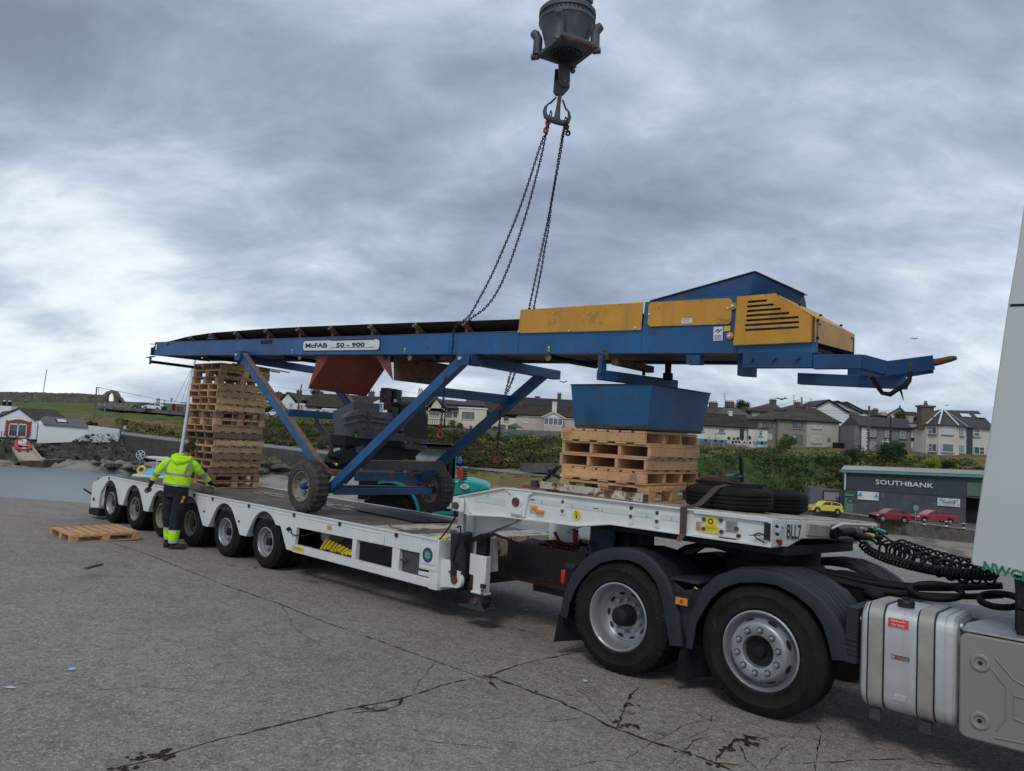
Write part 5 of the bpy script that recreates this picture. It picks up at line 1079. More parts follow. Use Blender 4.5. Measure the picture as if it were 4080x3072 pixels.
greyw=mk('weathered_grey_timber',(.17,.125,.09),.85,0,.25,2,(((.07,.05,.035),.62,9),),.25,60,grain=((3,28,28),(.07,.05,.035),.6))
midw=mk('brown_pallet_timber',(.27,.15,.085),.85,0,.22,2,(((.08,.05,.03),.66,9),),.25,60,grain=((3,28,28),(.13,.07,.04),.55))
q=random.Random(21)
for i,k in enumerate(kinds):
 m={10:greyw,7:midw,13:midw,15:midw,16:midw,2:None}.get(i);z=DZ-.045+(17-i)*.1290
 adj='block pallet' if k=='b' else('grey weathered pallet' if i==10 else('darker brown pallet' if m else 'pale solid-sided pallet'))
 lab=f'{ordn[i]} pallet of the tall stack under the conveyor tail'+(', '+{'block pallet':'open-sided block type','grey weathered pallet':'weathered grey timber','darker brown pallet':'darker brown timber','pale solid-sided pallet':'pale timber with solid long sides'}[adj])
 o=put(k,(-13.60+q.uniform(-.03,.03),1.34+q.uniform(-.03,.03)+(9-i)*.003,z),q.uniform(-.02,.02)+(math.pi if q.random()<.5 else 0),lab,'pallets in the tall stack',m,sc=1.055)
PZ=1.565
lab2=[('s',math.pi/2,'topmost pallet of the short stack, solid fresh timber side towards the camera'),('s',0,'second pallet of the short stack, three dark openings towards the camera'),('s',0,'third pallet of the short stack, with a splinter hanging in its right opening'),('s',math.pi/2,'fourth pallet of the short stack, stamped solid side above the block pallet'),('b',0,'lowest pallet of the short stack, a block pallet standing on the gooseneck')]
SP=[]
for i,(k,rz,lab)in enumerate(lab2):
 SP.append(put(k,(-4.215+q.uniform(-.015,.015),.90+q.uniform(-.01,.01),PZ+(4-i)*.130),rz+q.uniform(-.015,.015),lab,'pallets in the short stack',woodf,sc=1.065))
SP[4].matrix_world=SP[4].matrix_world@Matrix.Translation((0,0,-.052))@Matrix.Diagonal((1,1,1.38,1))
burnt=mk('burnt_stamp_ink',(.07,.04,.025),.8,0,.2,20)
def attach(name,mb,parent,fr='T',label=None):
 bpy.context.view_layer.update();o=bpy.data.objects.new(name,mesh_of(name,mb,Vector()));COL.objects.link(o);o.parent=parent
 o.matrix_parent_inverse=parent.matrix_world.inverted();o.matrix_world=frame_m(fr);ORG[o.name]=Vector()
 if label:o['label']=label
 return o
def stamp(mb,x,z,y=.352):
 for s__,dz in(('IPPC LB7',.012),('38 HT',-.012)):text(mb,s__,(x,y,z+dz),(1,0,0),(0,0,1),.016,.06)
 mb.tube([(x-.04,y,z-.03),(x+.04,y,z-.03),(x+.04,y,z+.03),(x-.04,y,z+.03)],.0015,4,True);return mb
attach('burnt_stamp',stamp(MB(burnt),-4.66,PZ+.585),SP[0]);attach('burnt_stamp',stamp(MB(burnt),-3.83,PZ+.195),SP[3])
attach('burnt_stamp',text(MB(burnt),'CP3',(-4.17,.352,PZ+.075),(1,0,0),(0,0,1),.03,.07),SP[4])
for i,y in((2,.45),(2,1.33),(1,1.33)):attach('burnt_stamp',text(MB(burnt),'HT',(-3.665,y,PZ+(4-i)*.13+.06),(0,1,0),(0,0,1),.03,.05),SP[i])
bx=thing('steel_hopper_box','blue steel hopper box with rust along its bottom edge, standing on the short pallet stack','steel box',(-4.2,.93,PZ+.66),'T')
z0=PZ+.665;z1=2.665
A=[(-4.56,.36,z0),(-3.70,.36,z0),(-3.66,1.40,z0),(-4.60,1.40,z0)];B=[(-4.62,.34,z1),(-3.66,.34,z1),(-3.62,1.50,z1),(-4.66,1.50,z1)]
mb=MB(blue3)
for i in range(4):
 j=(i+1)%4;inn=(Vector((-4.15,.9,2.4))-(Vector(A[i])+Vector(A[j]))/2);inn.z=0;inn.normalize();mb.slab([A[i],A[j],B[j],B[i]],inn*.008)
part('box_wall',mb,bx)
mb=MB(dark)
for i in range(4):
 j=(i+1)%4;a_,b_=Vector(B[i]),Vector(B[j]);o_=((a_+b_)/2-Vector((-4.15,.9,z1)));o_.z=0;o_.normalize();mb.slab([a_+o_*.012,b_+o_*.012,b_-o_*.03,a_-o_*.03],(0,0,.008))
part('rim_flange',mb,bx)
mb=MB(mk('rusted_bottom_edge',(.065,.035,.025),.9,0,.4,10,(((.03,.09,.18),.60,25),),.4,60));q=random.Random(4)
for i in(0,1):
 a_,b_=Vector(A[i]),Vector(A[i+1]);o_=((a_+b_)/2-Vector((-4.15,.9,z0)));o_.z=0;o_.normalize();n=40
 for k in range(n):
  h0,h1=q.uniform(.012,.05),q.uniform(.012,.05);p=a_.lerp(b_,k/n);p2=a_.lerp(b_,(k+1)/n);mb.add([p+o_*.0015,p2+o_*.0015,p2+o_*.0022+Vector((0,0,h1)),p+o_*.0022+Vector((0,0,h0))],[(0,1,2,3)])
part('rust_edge',mb,bx)
pg=pallet('block',m=woodf,PW=1.05,PL=1.03,PH=.13)
lp=[at('A',-55,905,Z=.0),at('A',515,905,Z=.0)]
place(pg,(-6.845,12.58,.034),R(-43),'B');pg['label']='loose wooden pallet lying flat on the concrete behind the worker';pg['group']='loose pallet';del pg['group']
mb=MB(greyw);mb.slab([(-12.85,.36,DZ+.002),(-11.85,.14,DZ+.002),(-11.83,.28,DZ+.002),(-12.83,.50,DZ+.002)],(0,0,.10));solo('timber_baulk',mb,'old grey timber baulk on the deck under the worker’s hand','timber','T',bev=.008,K=BK)
mb=MB(rubber);mb.slab([tk_('C',x,y,DZ+.004,BK)for x,y in((600,1366),(1110,1470),(1240,1474),(1180,1440),(760,1368),(640,1362))],(0,0,.012));solo('rubber_strip',mb,'long black rubber strip nearest the deck edge','rubber strip','T','rubber strips on the deck')
mb=MB(rubber);mb.slab([tk_('C',x,y,DZ+.005,BK)for x,y in((790,1372),(1200,1450),(1260,1472),(1410,1466),(1330,1446),(1240,1438),(900,1366))],(0,0,.014));solo('rubber_strip',mb,'black rubber strip with a wide flat end, farther from the deck edge','rubber strip','T','rubber strips on the deck')
mb=MB(woodd);mb.slab([tp('B',400,440,Y=.55),tp('B',670,480,Y=1.1),tp('B',670,497,Y=1.1),tp('B',395,455,Y=.55)],(-.05,.1,0));solo('packing_board',mb,'brown board wedged under the conveyor tail on the left of the tall stack','board','T')
mb=MB(woodd);mb.bar((-13.3,1.2,3.19),tp('B',1280,592,X=-12.9),.10,.022);mb.bar((-13.3,1.3,3.21),tp('B',1362,592,X=-12.9),.07,.018);solo('packing_board',mb,'thin boards sticking out right of the top of the tall stack','board','T')
mb=MB(yel,60);mb.tube([(-6.17+.07*math.cos(t),.12+.035*math.sin(t),DZ+.02)for t in[k*math.pi/8 for k in range(16)]],.014,8,True);solo('yellow_ring',mb,'yellow lashing ring on the front corner of the bed','ring','T',K=BK)
def lying(x,y,z,r,w,lab):
 t=thing('spare_tyre',lab,'tyre',(x,y,z),'T','spare tyres on the gooseneck')
 m_=tyre_mb(r,w,r*.56,tyre_m,n=96);rot=Matrix.Rotation(R(90),3,'X');m_.v=[rot@p+Vector((x,y,z))for p in m_.v];
 part('tread',m_,t);mb=MB(rusty,40);mb.lathe([(r*.565,.03),(r*.57,.17),(r*.5,.18),(r*.48,.10),(r*.2,.10),(.001,.10)],(x,y,z),'Z',32);part('rim',mb,t);return t
lying(-3.12,.95,1.512,.406,.225,'left spare truck tyre lying flat, held by the brown strap');lying(-3.09,1.83,1.462,.395,.215,'right spare truck tyre lying flat, without a strap')
strapm=mk('worn_brown_webbing',(.075,.05,.042),.85,0,.2,30)
mb=MB(strapm);W2=[(-3.09,-.004,1.335),(-3.09,-.006,1.56),(-3.08,.25,1.58),(-3.06,.57,1.735),(-3.04,.80,1.755),(-3.04,1.1,1.76)]
for a_,b_ in zip(W2,W2[1:]):mb.bar(a_,b_,.062,.006,(0,-1,.6))
mb.use(woodd);mb.slab([(-3.12,-.01,1.34),(-3.06,-.01,1.34),(-3.10,-.02,1.27),(-3.15,-.02,1.275)],(0,.004,0));mb.tube([(-3.53,.85,1.66),(-3.50,.85,1.75),(-3.35,.9,1.80),(-3.1,1.0,1.80)],.008,6);solo('ratchet_strap',mb,'brown webbing strap over the left spare tyre, tied down the side of the gooseneck','strap','T')
mb=MB(rubber);mb.slab([(-3.40,.80,1.745),(-2.90,.75,1.745),(-2.85,1.2,1.74),(-3.35,1.2,1.74)],(0,0,.03));mb.use(rusty);mb.box(-3.4,-3.1,.9,1.15,1.775,1.815);solo('rubber_mat',mb,'dark mat and rusty plate on top of the left spare tyre','mat','T')
mb=MB(mk('blue_cloth',(.03,.18,.55),.7,0,.2,12));P=[[Vector((-3.30+i*.045,1.02+j*.035,1.835+.012*math.sin(i*1.7+j)))for j in range(5)]for i in range(6)];mb.grid(P);solo('blue_rag',mb,'bright blue rag on the mat over the left spare tyre','rag','T')
mb=MB(dark);mb.bar((-3.15,1.35,1.55),(-3.19,1.35,2.02),.03,.03,(1,0,0));solo('steel_stake',mb,'dark upright stake behind the spare tyres','stake','T')
mb=MB(whiteb);mb.bar((-4.95,.36,1.62),(-3.52,-.02+.1,1.605),.07,.075);mb.use(rusty);mb.bar((-3.54,.085,1.605),(-3.515,.08,1.605),.071,.076);mb.use(dark);mb.bar((-3.86,.16,1.608),(-3.72,.128,1.608),.073,.077);solo('steel_box_beam',mb,'long white rusty box beam lying on the gooseneck before the pallets','beam','T',bev=.004,K=NK)
mb=MB(dark,50);mb.slab([(-5.15,.5,1.57),(-4.80,.42,1.57),(-4.75,.65,1.57),(-5.1,.72,1.57)],(0,0,.05));mb.use(hook_r);mb.slab([(-5.28,.42,1.565),(-4.9,.38,1.565),(-4.85,.60,1.565),(-5.25,.62,1.565)],(0,0,.025));mb.use(grime);mb.box(-5.16,-5.08,.42,.46,1.57,1.66)
mb.use(dark);mb.tube([(-5.05+.004*i,.5+.02*math.cos(i*.9),1.66+.0035*i+.02*math.sin(i*.9))for i in range(50)],.009,5);mb.use(whitep);mb.slab([(-4.80+.04*math.cos(t),.5,1.70+.062*math.sin(t))for t in[k*math.pi/8 for k in range(16)]],(0,.012,0));mb.use(dark);mb.bar((-4.92,.48,1.74),(-4.80,.48,1.71),.02,.03);solo('winch_unit',mb,'small winch with coiled spring and white plate on the neck’s rear end','winch','T',K=NK)
mb=MB(rusty,60);q=random.Random(7)
for k in range(26):
 c=Vector((q.uniform(-5.62,-5.1),q.uniform(1.05,1.4),.85+q.uniform(0,.05)));a_=Vector((q.uniform(-1,1),q.uniform(-1,1),q.uniform(-.4,.4))).normalized();b_=a_.orthogonal().normalized()
 mb.tube([c+a_*math.cos(t)*.05+b_*math.sin(t)*.028 for t in[i*.785 for i in range(8)]],.010,5,True)
mb.use(dark);mb.slab([(-5.80,1.0,.86),(-5.5,1.0,.85),(-5.55,1.3,.88),(-5.8,1.3,.90)],(0,0,.01));mb.box(-5.85,-4.8,1.1,2.05,.6,.83);solo('lashing_chain',mb,'heap of rusty lashing chain in the neck basket','chain','T',K=BK)
for k,(a_,b_,lab)in enumerate((((-5.22,1.15,.86),(-5.32,1.1,1.05),'leftmost red tensioner leaning in the basket'),((-5.20,1.35,.86),(-5.22,1.35,1.09),'upright red tensioner behind the leaning one'),((-5.16,1.3,.86),(-5.14,1.3,1.09),'third red tensioner from the left, upright'),((-4.98,1.3,.88),(-4.90,1.3,1.10),'rightmost red tensioner leaning to the right'))):
 mb=MB(mk('red_brown_enamel',(.25,.03,.03),.5,0,.2,12));mb.bar(a_,b_,.03,.03,(1,0,0));solo('load_binder',mb,lab,'tensioner','T','red tensioners in the basket',bev=.004,K=BK)
mb=MB(mk('dark_blue_sheet',(.012,.035,.08),.6,0,.3,9),60);q=random.Random(2);P=[[Vector((-4.62+i*.055+.02*math.sin(j*1.3),.86+.03*math.cos(i*2+j),1.24-j*.055-.04*abs(i-2.5)*(j%2)*.4))for j in range(6)]for i in range(6)];mb.grid(P);solo('blue_sheet',mb,'crumpled dark blue sheet hanging behind the basket','sheet','T',K=BK)
# ================================================================ PERSON (frame B)
def skinned(name,chains,m,parent,sub=2):
 """chains: list of lists of (x,y,z,radius or (rx,ry)); consecutive points joined; chains starting with an int index branch off that vertex"""
 vs,es,rs=[],[],[]
 for ch in chains:
  prev=None
  for p in ch:
   if isinstance(p,int):prev=p;continue
   vs.append(Vector(p[:3]));rs.append(p[3]if isinstance(p[3],tuple)else(p[3],p[3]));i=len(vs)-1
   if prev is not None:es.append((prev,i))
   prev=i
 off=ORG[parent.name]if parent else Vector();me=bpy.data.meshes.new(name);me.from_pydata([v-off for v in vs],es,[]);o=bpy.data.objects.new(name,me);COL.objects.link(o)
 o.modifiers.new('s','SKIN')
 for i,sv in enumerate(me.skin_vertices[0].data):sv.radius=rs[i];sv.use_root=(i==0)
 ss=o.modifiers.new('d','SUBSURF');ss.levels=sub;ss.render_levels=sub
 bpy.context.view_layer.update();me2=bpy.data.meshes.new_from_object(o.evaluated_get(bpy.context.evaluated_depsgraph_get()))
 o.modifiers.clear();o.data=me2;me2.name=name;me2.materials.clear();me2.materials.append(m);me2.shade_smooth();bpy.data.meshes.remove(me)
 if parent:o.parent=parent
 ORG[o.name]=off;return o
pn=thing('person','worker in lime high-visibility hoodie and navy trousers, one hand on a timber','person',(-5.33,12.06,0))
bd=skinned('body',[[(-5.32,12.06,.93,(.13,.09)),(-5.31,12.06,1.10,(.12,.085)),(-5.29,12.06,1.28,(.14,.09)),(-5.27,12.06,1.41,(.10,.07)),(-5.23,12.07,1.475,.048),(-5.19,12.09,1.53,.05),(-5.155,12.10,1.585,(.078,.085)),(-5.15,12.10,1.63,(.070,.078))],
 [3,(-5.47,12.03,1.405,.05),(-5.56,12.01,1.29,.042),(-5.64,12.0,1.17,.038),(-5.70,12.02,1.07,.030),(-5.735,12.03,1.0,.026)],
 [3,(-5.10,12.09,1.395,.05),(-5.04,12.16,1.29,.042),(-4.985,12.23,1.19,.038),(-4.92,12.32,1.09,.030),(-4.875,12.38,1.035,.026)],
 [0,(-5.42,12.10,.88,.085),(-5.43,12.10,.50,.055),(-5.42,12.14,.12,.038),(-5.42,12.15,.06,.035)],
 [0,(-5.24,12.03,.88,.085),(-5.27,12.01,.48,.055),(-5.265,12.0,.12,.038),(-5.26,12.0,.06,.035)]],skin,pn)
hc=Vector((-5.15,12.10,1.59));fdv=Vector((.85,.50,-.10)).normalized();fr_=fdv.cross(Vector((0,0,1))).normalized()
mb=MB(skin,60);mb.tube([hc+fdv*.085+Vector((0,0,.012)),hc+fdv*.100-Vector((0,0,.012)),hc+fdv*.088-Vector((0,0,.022))],[.008,.014,.009],8);part('nose',mb,bd)
mb=MB(skin,60)
for s in(1,-1):c=hc+fr_*s*.079-fdv*.004;mb.tube([c+Vector((0,0,.026)),c+fr_*s*.008-fdv*.012+Vector((0,0,.015)),c+fr_*s*.006-fdv*.012-Vector((0,0,.012)),c-Vector((0,0,.026))],[.007,.009,.008,.006],8)
part('ear',mb,bd)
mb=MB(black,60)
for s in(1,-1):mb.ball(hc+fdv*.080+fr_*s*.03+Vector((0,0,.012)),.009,8);mb.bar(hc+fdv*.086+fr_*(s*.03-.014)+Vector((0,0,.03)),hc+fdv*.086+fr_*(s*.03+.014)+Vector((0,0,.03)),.008,.005)
part('eye',mb,bd)
mb=MB(redox,60);mb.tube([hc+fdv*.082+fr_*k*.012-Vector((0,0,.042))for k in(-2,-1,0,1,2)],.005,6);part('mouth',mb,bd)
mb=MB(hair,60);q=random.Random(3);hh=hc+Vector((0,0,.030))-fdv*.012
n=22;P=[]
for i in range(11):
 row=[]
 for k in range(n+1):
  a=math.pi*.74*i/10;t=2*math.pi*k/n;dv=Vector((math.sin(a)*math.cos(t),math.sin(a)*math.sin(t),math.cos(a)))
  front=max(0,dv.dot(fdv));a2=a*(1-.50*front);dv=Vector((math.sin(a2)*math.cos(t),math.sin(a2)*math.sin(t),math.cos(a2)))
  rr_=.094+(.004*math.sin(k*2.1+i*3)if k<n else .004*math.sin(i*3));row.append(hh+Vector((dv.x*rr_,dv.y*rr_,dv.z*rr_*.92)))
 P.append(row)
mb.grid(P)
for k in range(260):
 a=q.uniform(0,1.7);t=q.uniform(0,6.28);dv=Vector((math.sin(a)*math.cos(t),math.sin(a)*math.sin(t),math.cos(a)))
 if dv.dot(fdv)>.55 and dv.z<.6:continue
 p=hh+dv*.092;e_=(dv.cross(Vector((q.uniform(-1,1),q.uniform(-1,1),.2)))).normalized();mb.add([p-e_*.005,p+e_*.005,p+dv*.014+Vector((q.uniform(-.008,.008),q.uniform(-.008,.008),-.006))],[(0,1,2)])
part('hair',mb,bd)
TR_=[(1.015,-5.315,.205,.135,12.05),(1.045,-5.315,.207,.14,12.05),(1.05,-5.315,.207,.14,12.05),(1.085,-5.315,.210,.145,12.05),(1.15,-5.31,.206,.145,12.05),(1.175,-5.31,.203,.145,12.05),(1.178,-5.31,.204,.145,12.05),(1.218,-5.305,.204,.145,12.055),(1.221,-5.305,.203,.145,12.055),(1.27,-5.30,.205,.145,12.06),(1.33,-5.295,.212,.143,12.06),(1.385,-5.29,.212,.130,12.065),(1.425,-5.28,.185,.112,12.07),(1.45,-5.265,.145,.095,12.07),(1.475,-5.25,.10,.08,12.07),(1.50,-5.23,.07,.07,12.07)]
NT=40
def tpos(i,k,off=0.0):
 z,cx,rx,ry,cy=TR_[i];t=2*math.pi*k/NT;c,s=math.cos(t),math.sin(t);e=.82
 fx=math.copysign(abs(c)**e,c);fy=math.copysign(abs(s)**e,s);wr_=.006*math.sin(5*t+z*40)*(1 if z<1.3 else .5)
 tilt=-.075*(fx*rx)
 return Vector((cx+fx*(rx+off+wr_),cy+fy*(ry+off+wr_),z+tilt*(1 if z<1.35 else .4)))
mb=MB(hiv,60)
for i in range(len(TR_)-1):
 mb.use(silv if i in(0,6)else hiv)
 if i==0:mb.use(silv)
 mb.grid([[tpos(i,k)for k in range(NT+1)],[tpos(i+1,k)for k in range(NT+1)]])
mb.use(hiv);mb.grid([[tpos(0,k)for k in range(NT+1)],[tpos(0,k)*1.0+Vector((0,0,.01))for k in range(NT+1)]])
hd=part('hoodie',mb,pn)
def weld(o):
 b=bmesh.new();b.from_mesh(o.data);bmesh.ops.remove_doubles(b,verts=b.verts,dist=.0002);b.to_mesh(o.data);b.free();o.data.shade_smooth()
weld(hd)
mb=MB(silv,60)
def strip(path,w=.036,off=.006):
 P=[]
 for(zz,xx)in path:
  for i in range(len(TR_)-1):
   if TR_[i][0]<=zz<=TR_[i+1][0]:break
  f_=(zz-TR_[i][0])/(TR_[i+1][0]-TR_[i][0]+1e-9);row=[]
  for s in(-w/2,w/2):
   best=None
   for k in range(NT//2,NT+1):
    for j in range(10):
     a_=tpos(i,k+j/10,off).lerp(tpos(i+1,k+j/10,off),f_)
     if best is None or abs(a_.x-(xx+s))<abs(best.x-(xx+s)):best=a_
   row.append(best)
  P.append(row)
 mb.grid(P)
strip([(1.20,-5.475),(1.25,-5.47),(1.30,-5.463),(1.35,-5.45),(1.39,-5.43),(1.42,-5.40),(1.44,-5.375)])
strip([(1.19,-5.150),(1.25,-5.145),(1.30,-5.125),(1.35,-5.11),(1.38,-5.10),(1.41,-5.105)])
part('reflective_brace',mb,hd)
def limb(path,bands,base,nm,parent):
 """path of (x,y,z,r); bands list of (t0,t1,material)"""
 pts=smooth([p[:3]for p in path],6);n=len(pts);rs=[]
 for i in range(n):u=i/(n-1)*(len(path)-1);k=min(int(u),len(path)-2);rs.append(path[k][3]+(path[k+1][3]-path[k][3])*(u-k))
 mb=MB(base,60);N_=16;prev=None;rows=[]
 for i,p in enumerate(pts):
  d=(pts[min(n-1,i+1)]-pts[max(0,i-1)]).normalized();x=d.orthogonal().normalized()if prev is None else(prev-d*prev.dot(d)).normalized();prev=x;y=d.cross(x)
  rows.append([p+(x*math.cos(t)+y*math.sin(t))*(rs[i]*(1+.05*math.sin(3*t+i*1.3)))for t in(2*math.pi*k/N_ for k in range(N_+1))])
 for i in range(n-1):
  t=i/(n-1);m_=base
  for a,b,mm in bands:
   if a<=t<b:m_=mm
  mb.use(m_);mb.grid([rows[i],rows[i+1]])
 mb.use(base);o=part(nm,mb,parent);weld(o);return o
limb([(-5.42,12.04,1.40,.062),(-5.50,12.02,1.36,.068),(-5.58,12.0,1.26,.060),(-5.635,12.0,1.18,.056),(-5.67,12.01,1.11,.050),(-5.68,12.015,1.085,.048)],[(.52,.66,silv),(.9,1.1,silv)],hiv,'sleeve',hd)
limb([(-5.655,12.01,1.13,.043),(-5.70,12.02,1.05,.036),(-5.735,12.03,.985,.031)],[],navy,'cuff',hd)
limb([(-5.15,12.08,1.39,.062),(-5.08,12.12,1.35,.068),(-5.03,12.17,1.26,.060),(-4.975,12.24,1.18,.056),(-4.935,12.30,1.115,.052),(-4.92,12.32,1.09,.050)],[(.50,.64,silv),(.9,1.1,silv)],hiv,'sleeve',hd)
limb([(-4.94,12.29,1.12,.043),(-4.90,12.345,1.065,.037),(-4.87,12.385,1.03,.032)],[],navy,'cuff',hd)
mb=MB(hiv,60)
ring=[(-5.38,11.99,1.475),(-5.36,11.955,1.44),(-5.29,11.93,1.405),(-5.20,11.95,1.405),(-5.13,12.0,1.43),(-5.13,12.06,1.46),(-5.18,12.12,1.49),(-5.28,12.13,1.50),(-5.36,12.07,1.50)]
mb.tube(ring,[.038,.046,.050,.046,.038,.034,.03,.032,.036],12,True);mb.tube([(-5.37,11.98,1.50),(-5.31,11.95,1.475),(-5.23,11.96,1.465),(-5.15,12.01,1.47)],[.024,.032,.034,.022],12);mb.tube([(-5.34,11.965,1.43),(-5.27,11.935,1.38),(-5.20,11.95,1.385)],[.03,.042,.03],12);part('hood',mb,hd)
def loft(rings,m,nm,parent,bands=()):
 mb=MB(m,60);N_=24;rows=[]
 for(z,cx,cy,rx,ry)in rings:rows.append([Vector((cx+rx*math.cos(t)*(1+.03*math.sin(4*t+z*25)),cy+ry*math.sin(t)*(1+.03*math.cos(3*t+z*30)),z))for t in(2*math.pi*k/N_ for k in range(N_+1))])
 for i in range(len(rings)-1):
  z=(rings[i][0]+rings[i+1][0])/2;mm=m
  for a,b,x in bands:
   if a<=z<b:mm=x
  mb.use(mm);mb.grid([rows[i],rows[i+1]])
 o=part(nm,mb,parent);weld(o);return o
def zr(a):
 out=[]
 for p,q_ in zip(a,a[1:]):
  n=max(1,int(abs(p[0]-q_[0])/.02))
  for k in range(n):out.append(tuple(p[j]+(q_[j]-p[j])*k/n for j in range(5)))
 return out+[a[-1]]
tr_=loft(zr([(1.05,-5.315,12.055,.19,.125),(.98,-5.32,12.06,.197,.13),(.90,-5.325,12.065,.205,.13),(.84,-5.325,12.065,.205,.125)]),navy,'trousers',pn)
bn=[(.30,.345,silvl),(.19,.30,hiv),(.145,.19,silvl)]
loft(zr([(.88,-5.425,12.09,.105,.115),(.75,-5.43,12.10,.105,.105),(.60,-5.435,12.11,.09,.095),(.50,-5.435,12.10,.085,.09),(.36,-5.425,12.12,.078,.085),(.25,-5.42,12.135,.072,.08),(.145,-5.415,12.14,.066,.075),(.10,-5.415,12.145,.06,.07)]),navy,'trouser_leg',tr_,bn)
bn2=[(.285,.325,silvl),(.155,.285,hiv),(.11,.155,silvl)]
loft(zr([(.88,-5.225,12.035,.108,.118),(.75,-5.235,12.03,.108,.108),(.60,-5.255,12.02,.098,.10),(.50,-5.265,12.01,.092,.095),(.36,-5.27,12.01,.09,.09),(.25,-5.272,12.0,.088,.088),(.15,-5.275,12.0,.078,.08),(.09,-5.275,12.0,.07,.07)]),navy,'trouser_leg',tr_,bn2)
bootm=mk('dark_boot_leather',(.025,.019,.017),.6,0,.3,12)
for(x,y,dx,dy)in((-5.425,12.13,.02,.15),(-5.265,12.0,.155,.05)):
 mb=MB(bootm,60);mb.tube([(x,y,.14),(x,y,.09),(x-dx*.15,y-dy*.15,.055)],[.052,.055,.045],12)
 mb.tube([(x-dx*.35,y-dy*.35,.045),(x+dx*.2,y+dy*.2,.055),(x+dx*.8,y+dy*.8,.045),(x+dx*1.15,y+dy*1.15,.038)],[.036,.050,.045,.024],12)
 mb.use(black);e_=Vector((dx,dy,0)).normalized();mb.bar(Vector((x,y,.012))-e_*.075,Vector((x,y,.012))+e_*.175,.085,.020);part('boot',mb,pn,bev=.008)
glov=mk('dark_work_glove',(.018,.018,.022),.8,0,.3,20)
def hand(w,pdir,side,curl,nm='glove',th=1):
 w=Vector(w);pdir=Vector(pdir).normalized();side=Vector(side);side=(side-pdir*side.dot(pdir)).normalized();nrm=pdir.cross(side).normalized()*th
 ch=[[(*w,.024),(*(w+pdir*.035),(.036,.020)),(*(w+pdir*.068),(.036,.018))]]
 o=skinned(nm,ch,glov,pn,2)
 mb=MB(glov,60)
 for k,(off,ln)in enumerate(((-.029,.052),(-.010,.062),(.010,.058),(.029,.046))):
  b=w+pdir*.062+side*off;p1=b+pdir*ln*.45+nrm*curl*.25*ln+side*off*.15;p2=p1+pdir*ln*.3+nrm*curl*.5*ln;p3=p2+pdir*ln*.12+nrm*curl*.55*ln
  mb.tube([b-pdir*.015,b,p1,p2,p3],[.0085,.0105,.0095,.0085,.005],8)
 b=w+pdir*.02-side*.026;mb.tube([b,b-side*.022+pdir*.018,b-side*.030+pdir*.042+nrm*.008,b-side*.028+pdir*.060+nrm*.015],[.012,.012,.010,.006],8)
 part('fingers',mb,o);return o
hand((-5.735,12.03,.985),(-.42,.02,-.90),(-.9,.1,.4),.5,th=-1)
hand((-4.875,12.385,1.035),(.55,.55,-.22),(.7,-.7,0),.25,th=1)
mb=MB(mk('red_glove_back',(.16,.02,.03),.7));mb.bar((-4.85,12.41,1.045),(-4.82,12.435,1.035),.03,.012);part('glove_patch',mb,pn)
mb=MB(amber,50);mb.bar((-5.125,11.93,.86),(-5.16,11.935,.755),.032,.03,(0,1,0));mb.use(black);mb.tube([(-5.13,11.935,.86),(-5.10,11.94,.93),(-5.085,11.94,.985)],[.006,.004,.003],6);mb.bar((-5.15,11.915,.84),(-5.158,11.915,.81),.025,.006,(0,1,0));solo('hand_radio',mb,'orange and black hand radio clipped to the worker’s belt','radio','B',bev=.004)
# ================================================================ TELEHANDLER beyond the trailer
D=14.4
th_=thing('telehandler','teal green telehandler with dark cab and fire extinguisher, parked beyond the trailer','telehandler',(-1.7,D,0))
def tc(x,y,d=D):return at('C',x,y,D=d)
mb=MB(teal)
hp_=[tc(1400,1130),tc(1560,1130),tc(1670,1160),tc(1722,1195),tc(1700,1215),tc(1600,1235),tc(1420,1262)]
mb.slab(hp_+[Vector((hp_[-1].x,D,.55)),Vector((tc(1250,1300).x,D,.55)),tc(1250,1200)],(0,1.0,0));mb.slab([tc(1420,1290),tc(1250,1300),Vector((tc(1250,1300).x,D,.5)),Vector((tc(1430,1300).x,D,.5))],(0,1.0,0));part('engine_hood',mb,th_,bev=.05,seg=3)
mb=MB(teal);mb.slab([tc(1420,900),tc(1450,905),tc(1432,1130),tc(1400,1130)],(0,.08,0));mb.slab([tc(1150,1110),tc(1440,1110),tc(1430,1250),tc(1150,1240)],(0,1.0,0));part('cab_pillar',mb,th_,bev=.01)
mb=MB(dark);mb.slab([tc(1130,840),tc(1400,850),tc(1440,905),tc(1430,1120),tc(1370,1120),tc(1370,890),tc(1150,880)],(0,.1,0));mb.slab([tc(1130,835),tc(1400,848),tc(1430,870),tc(1130,862)],(0,1.0,0));mb.slab([tc(1365,885),tc(1385,885),tc(1380,1110),tc(1362,1110)],(0,1.0,0));part('cab_frame',mb,th_)
mb=MB(mk('hazy_cab_glass',(.30,.34,.36),.2,0,.35,5));mb.slab([tc(1120,885,D+.12),tc(1365,900,D+.12),tc(1355,1010,D+.12),tc(1120,990,D+.12)],(0,.01,0));mb.use(glass_d);mb.slab([tc(1150,1000,D+.1),tc(1420,1000,D+.1),tc(1420,1110,D+.1),tc(1150,1110,D+.1)],(0,.01,0));mb.use(mk('orange_seat_back',(.5,.10,.05),.6));mb.slab([tc(1335,1010,D+.09),tc(1355,1010,D+.09),tc(1355,1060,D+.09),tc(1340,1060,D+.09)],(0,.01,0));part('cab_window',mb,th_)
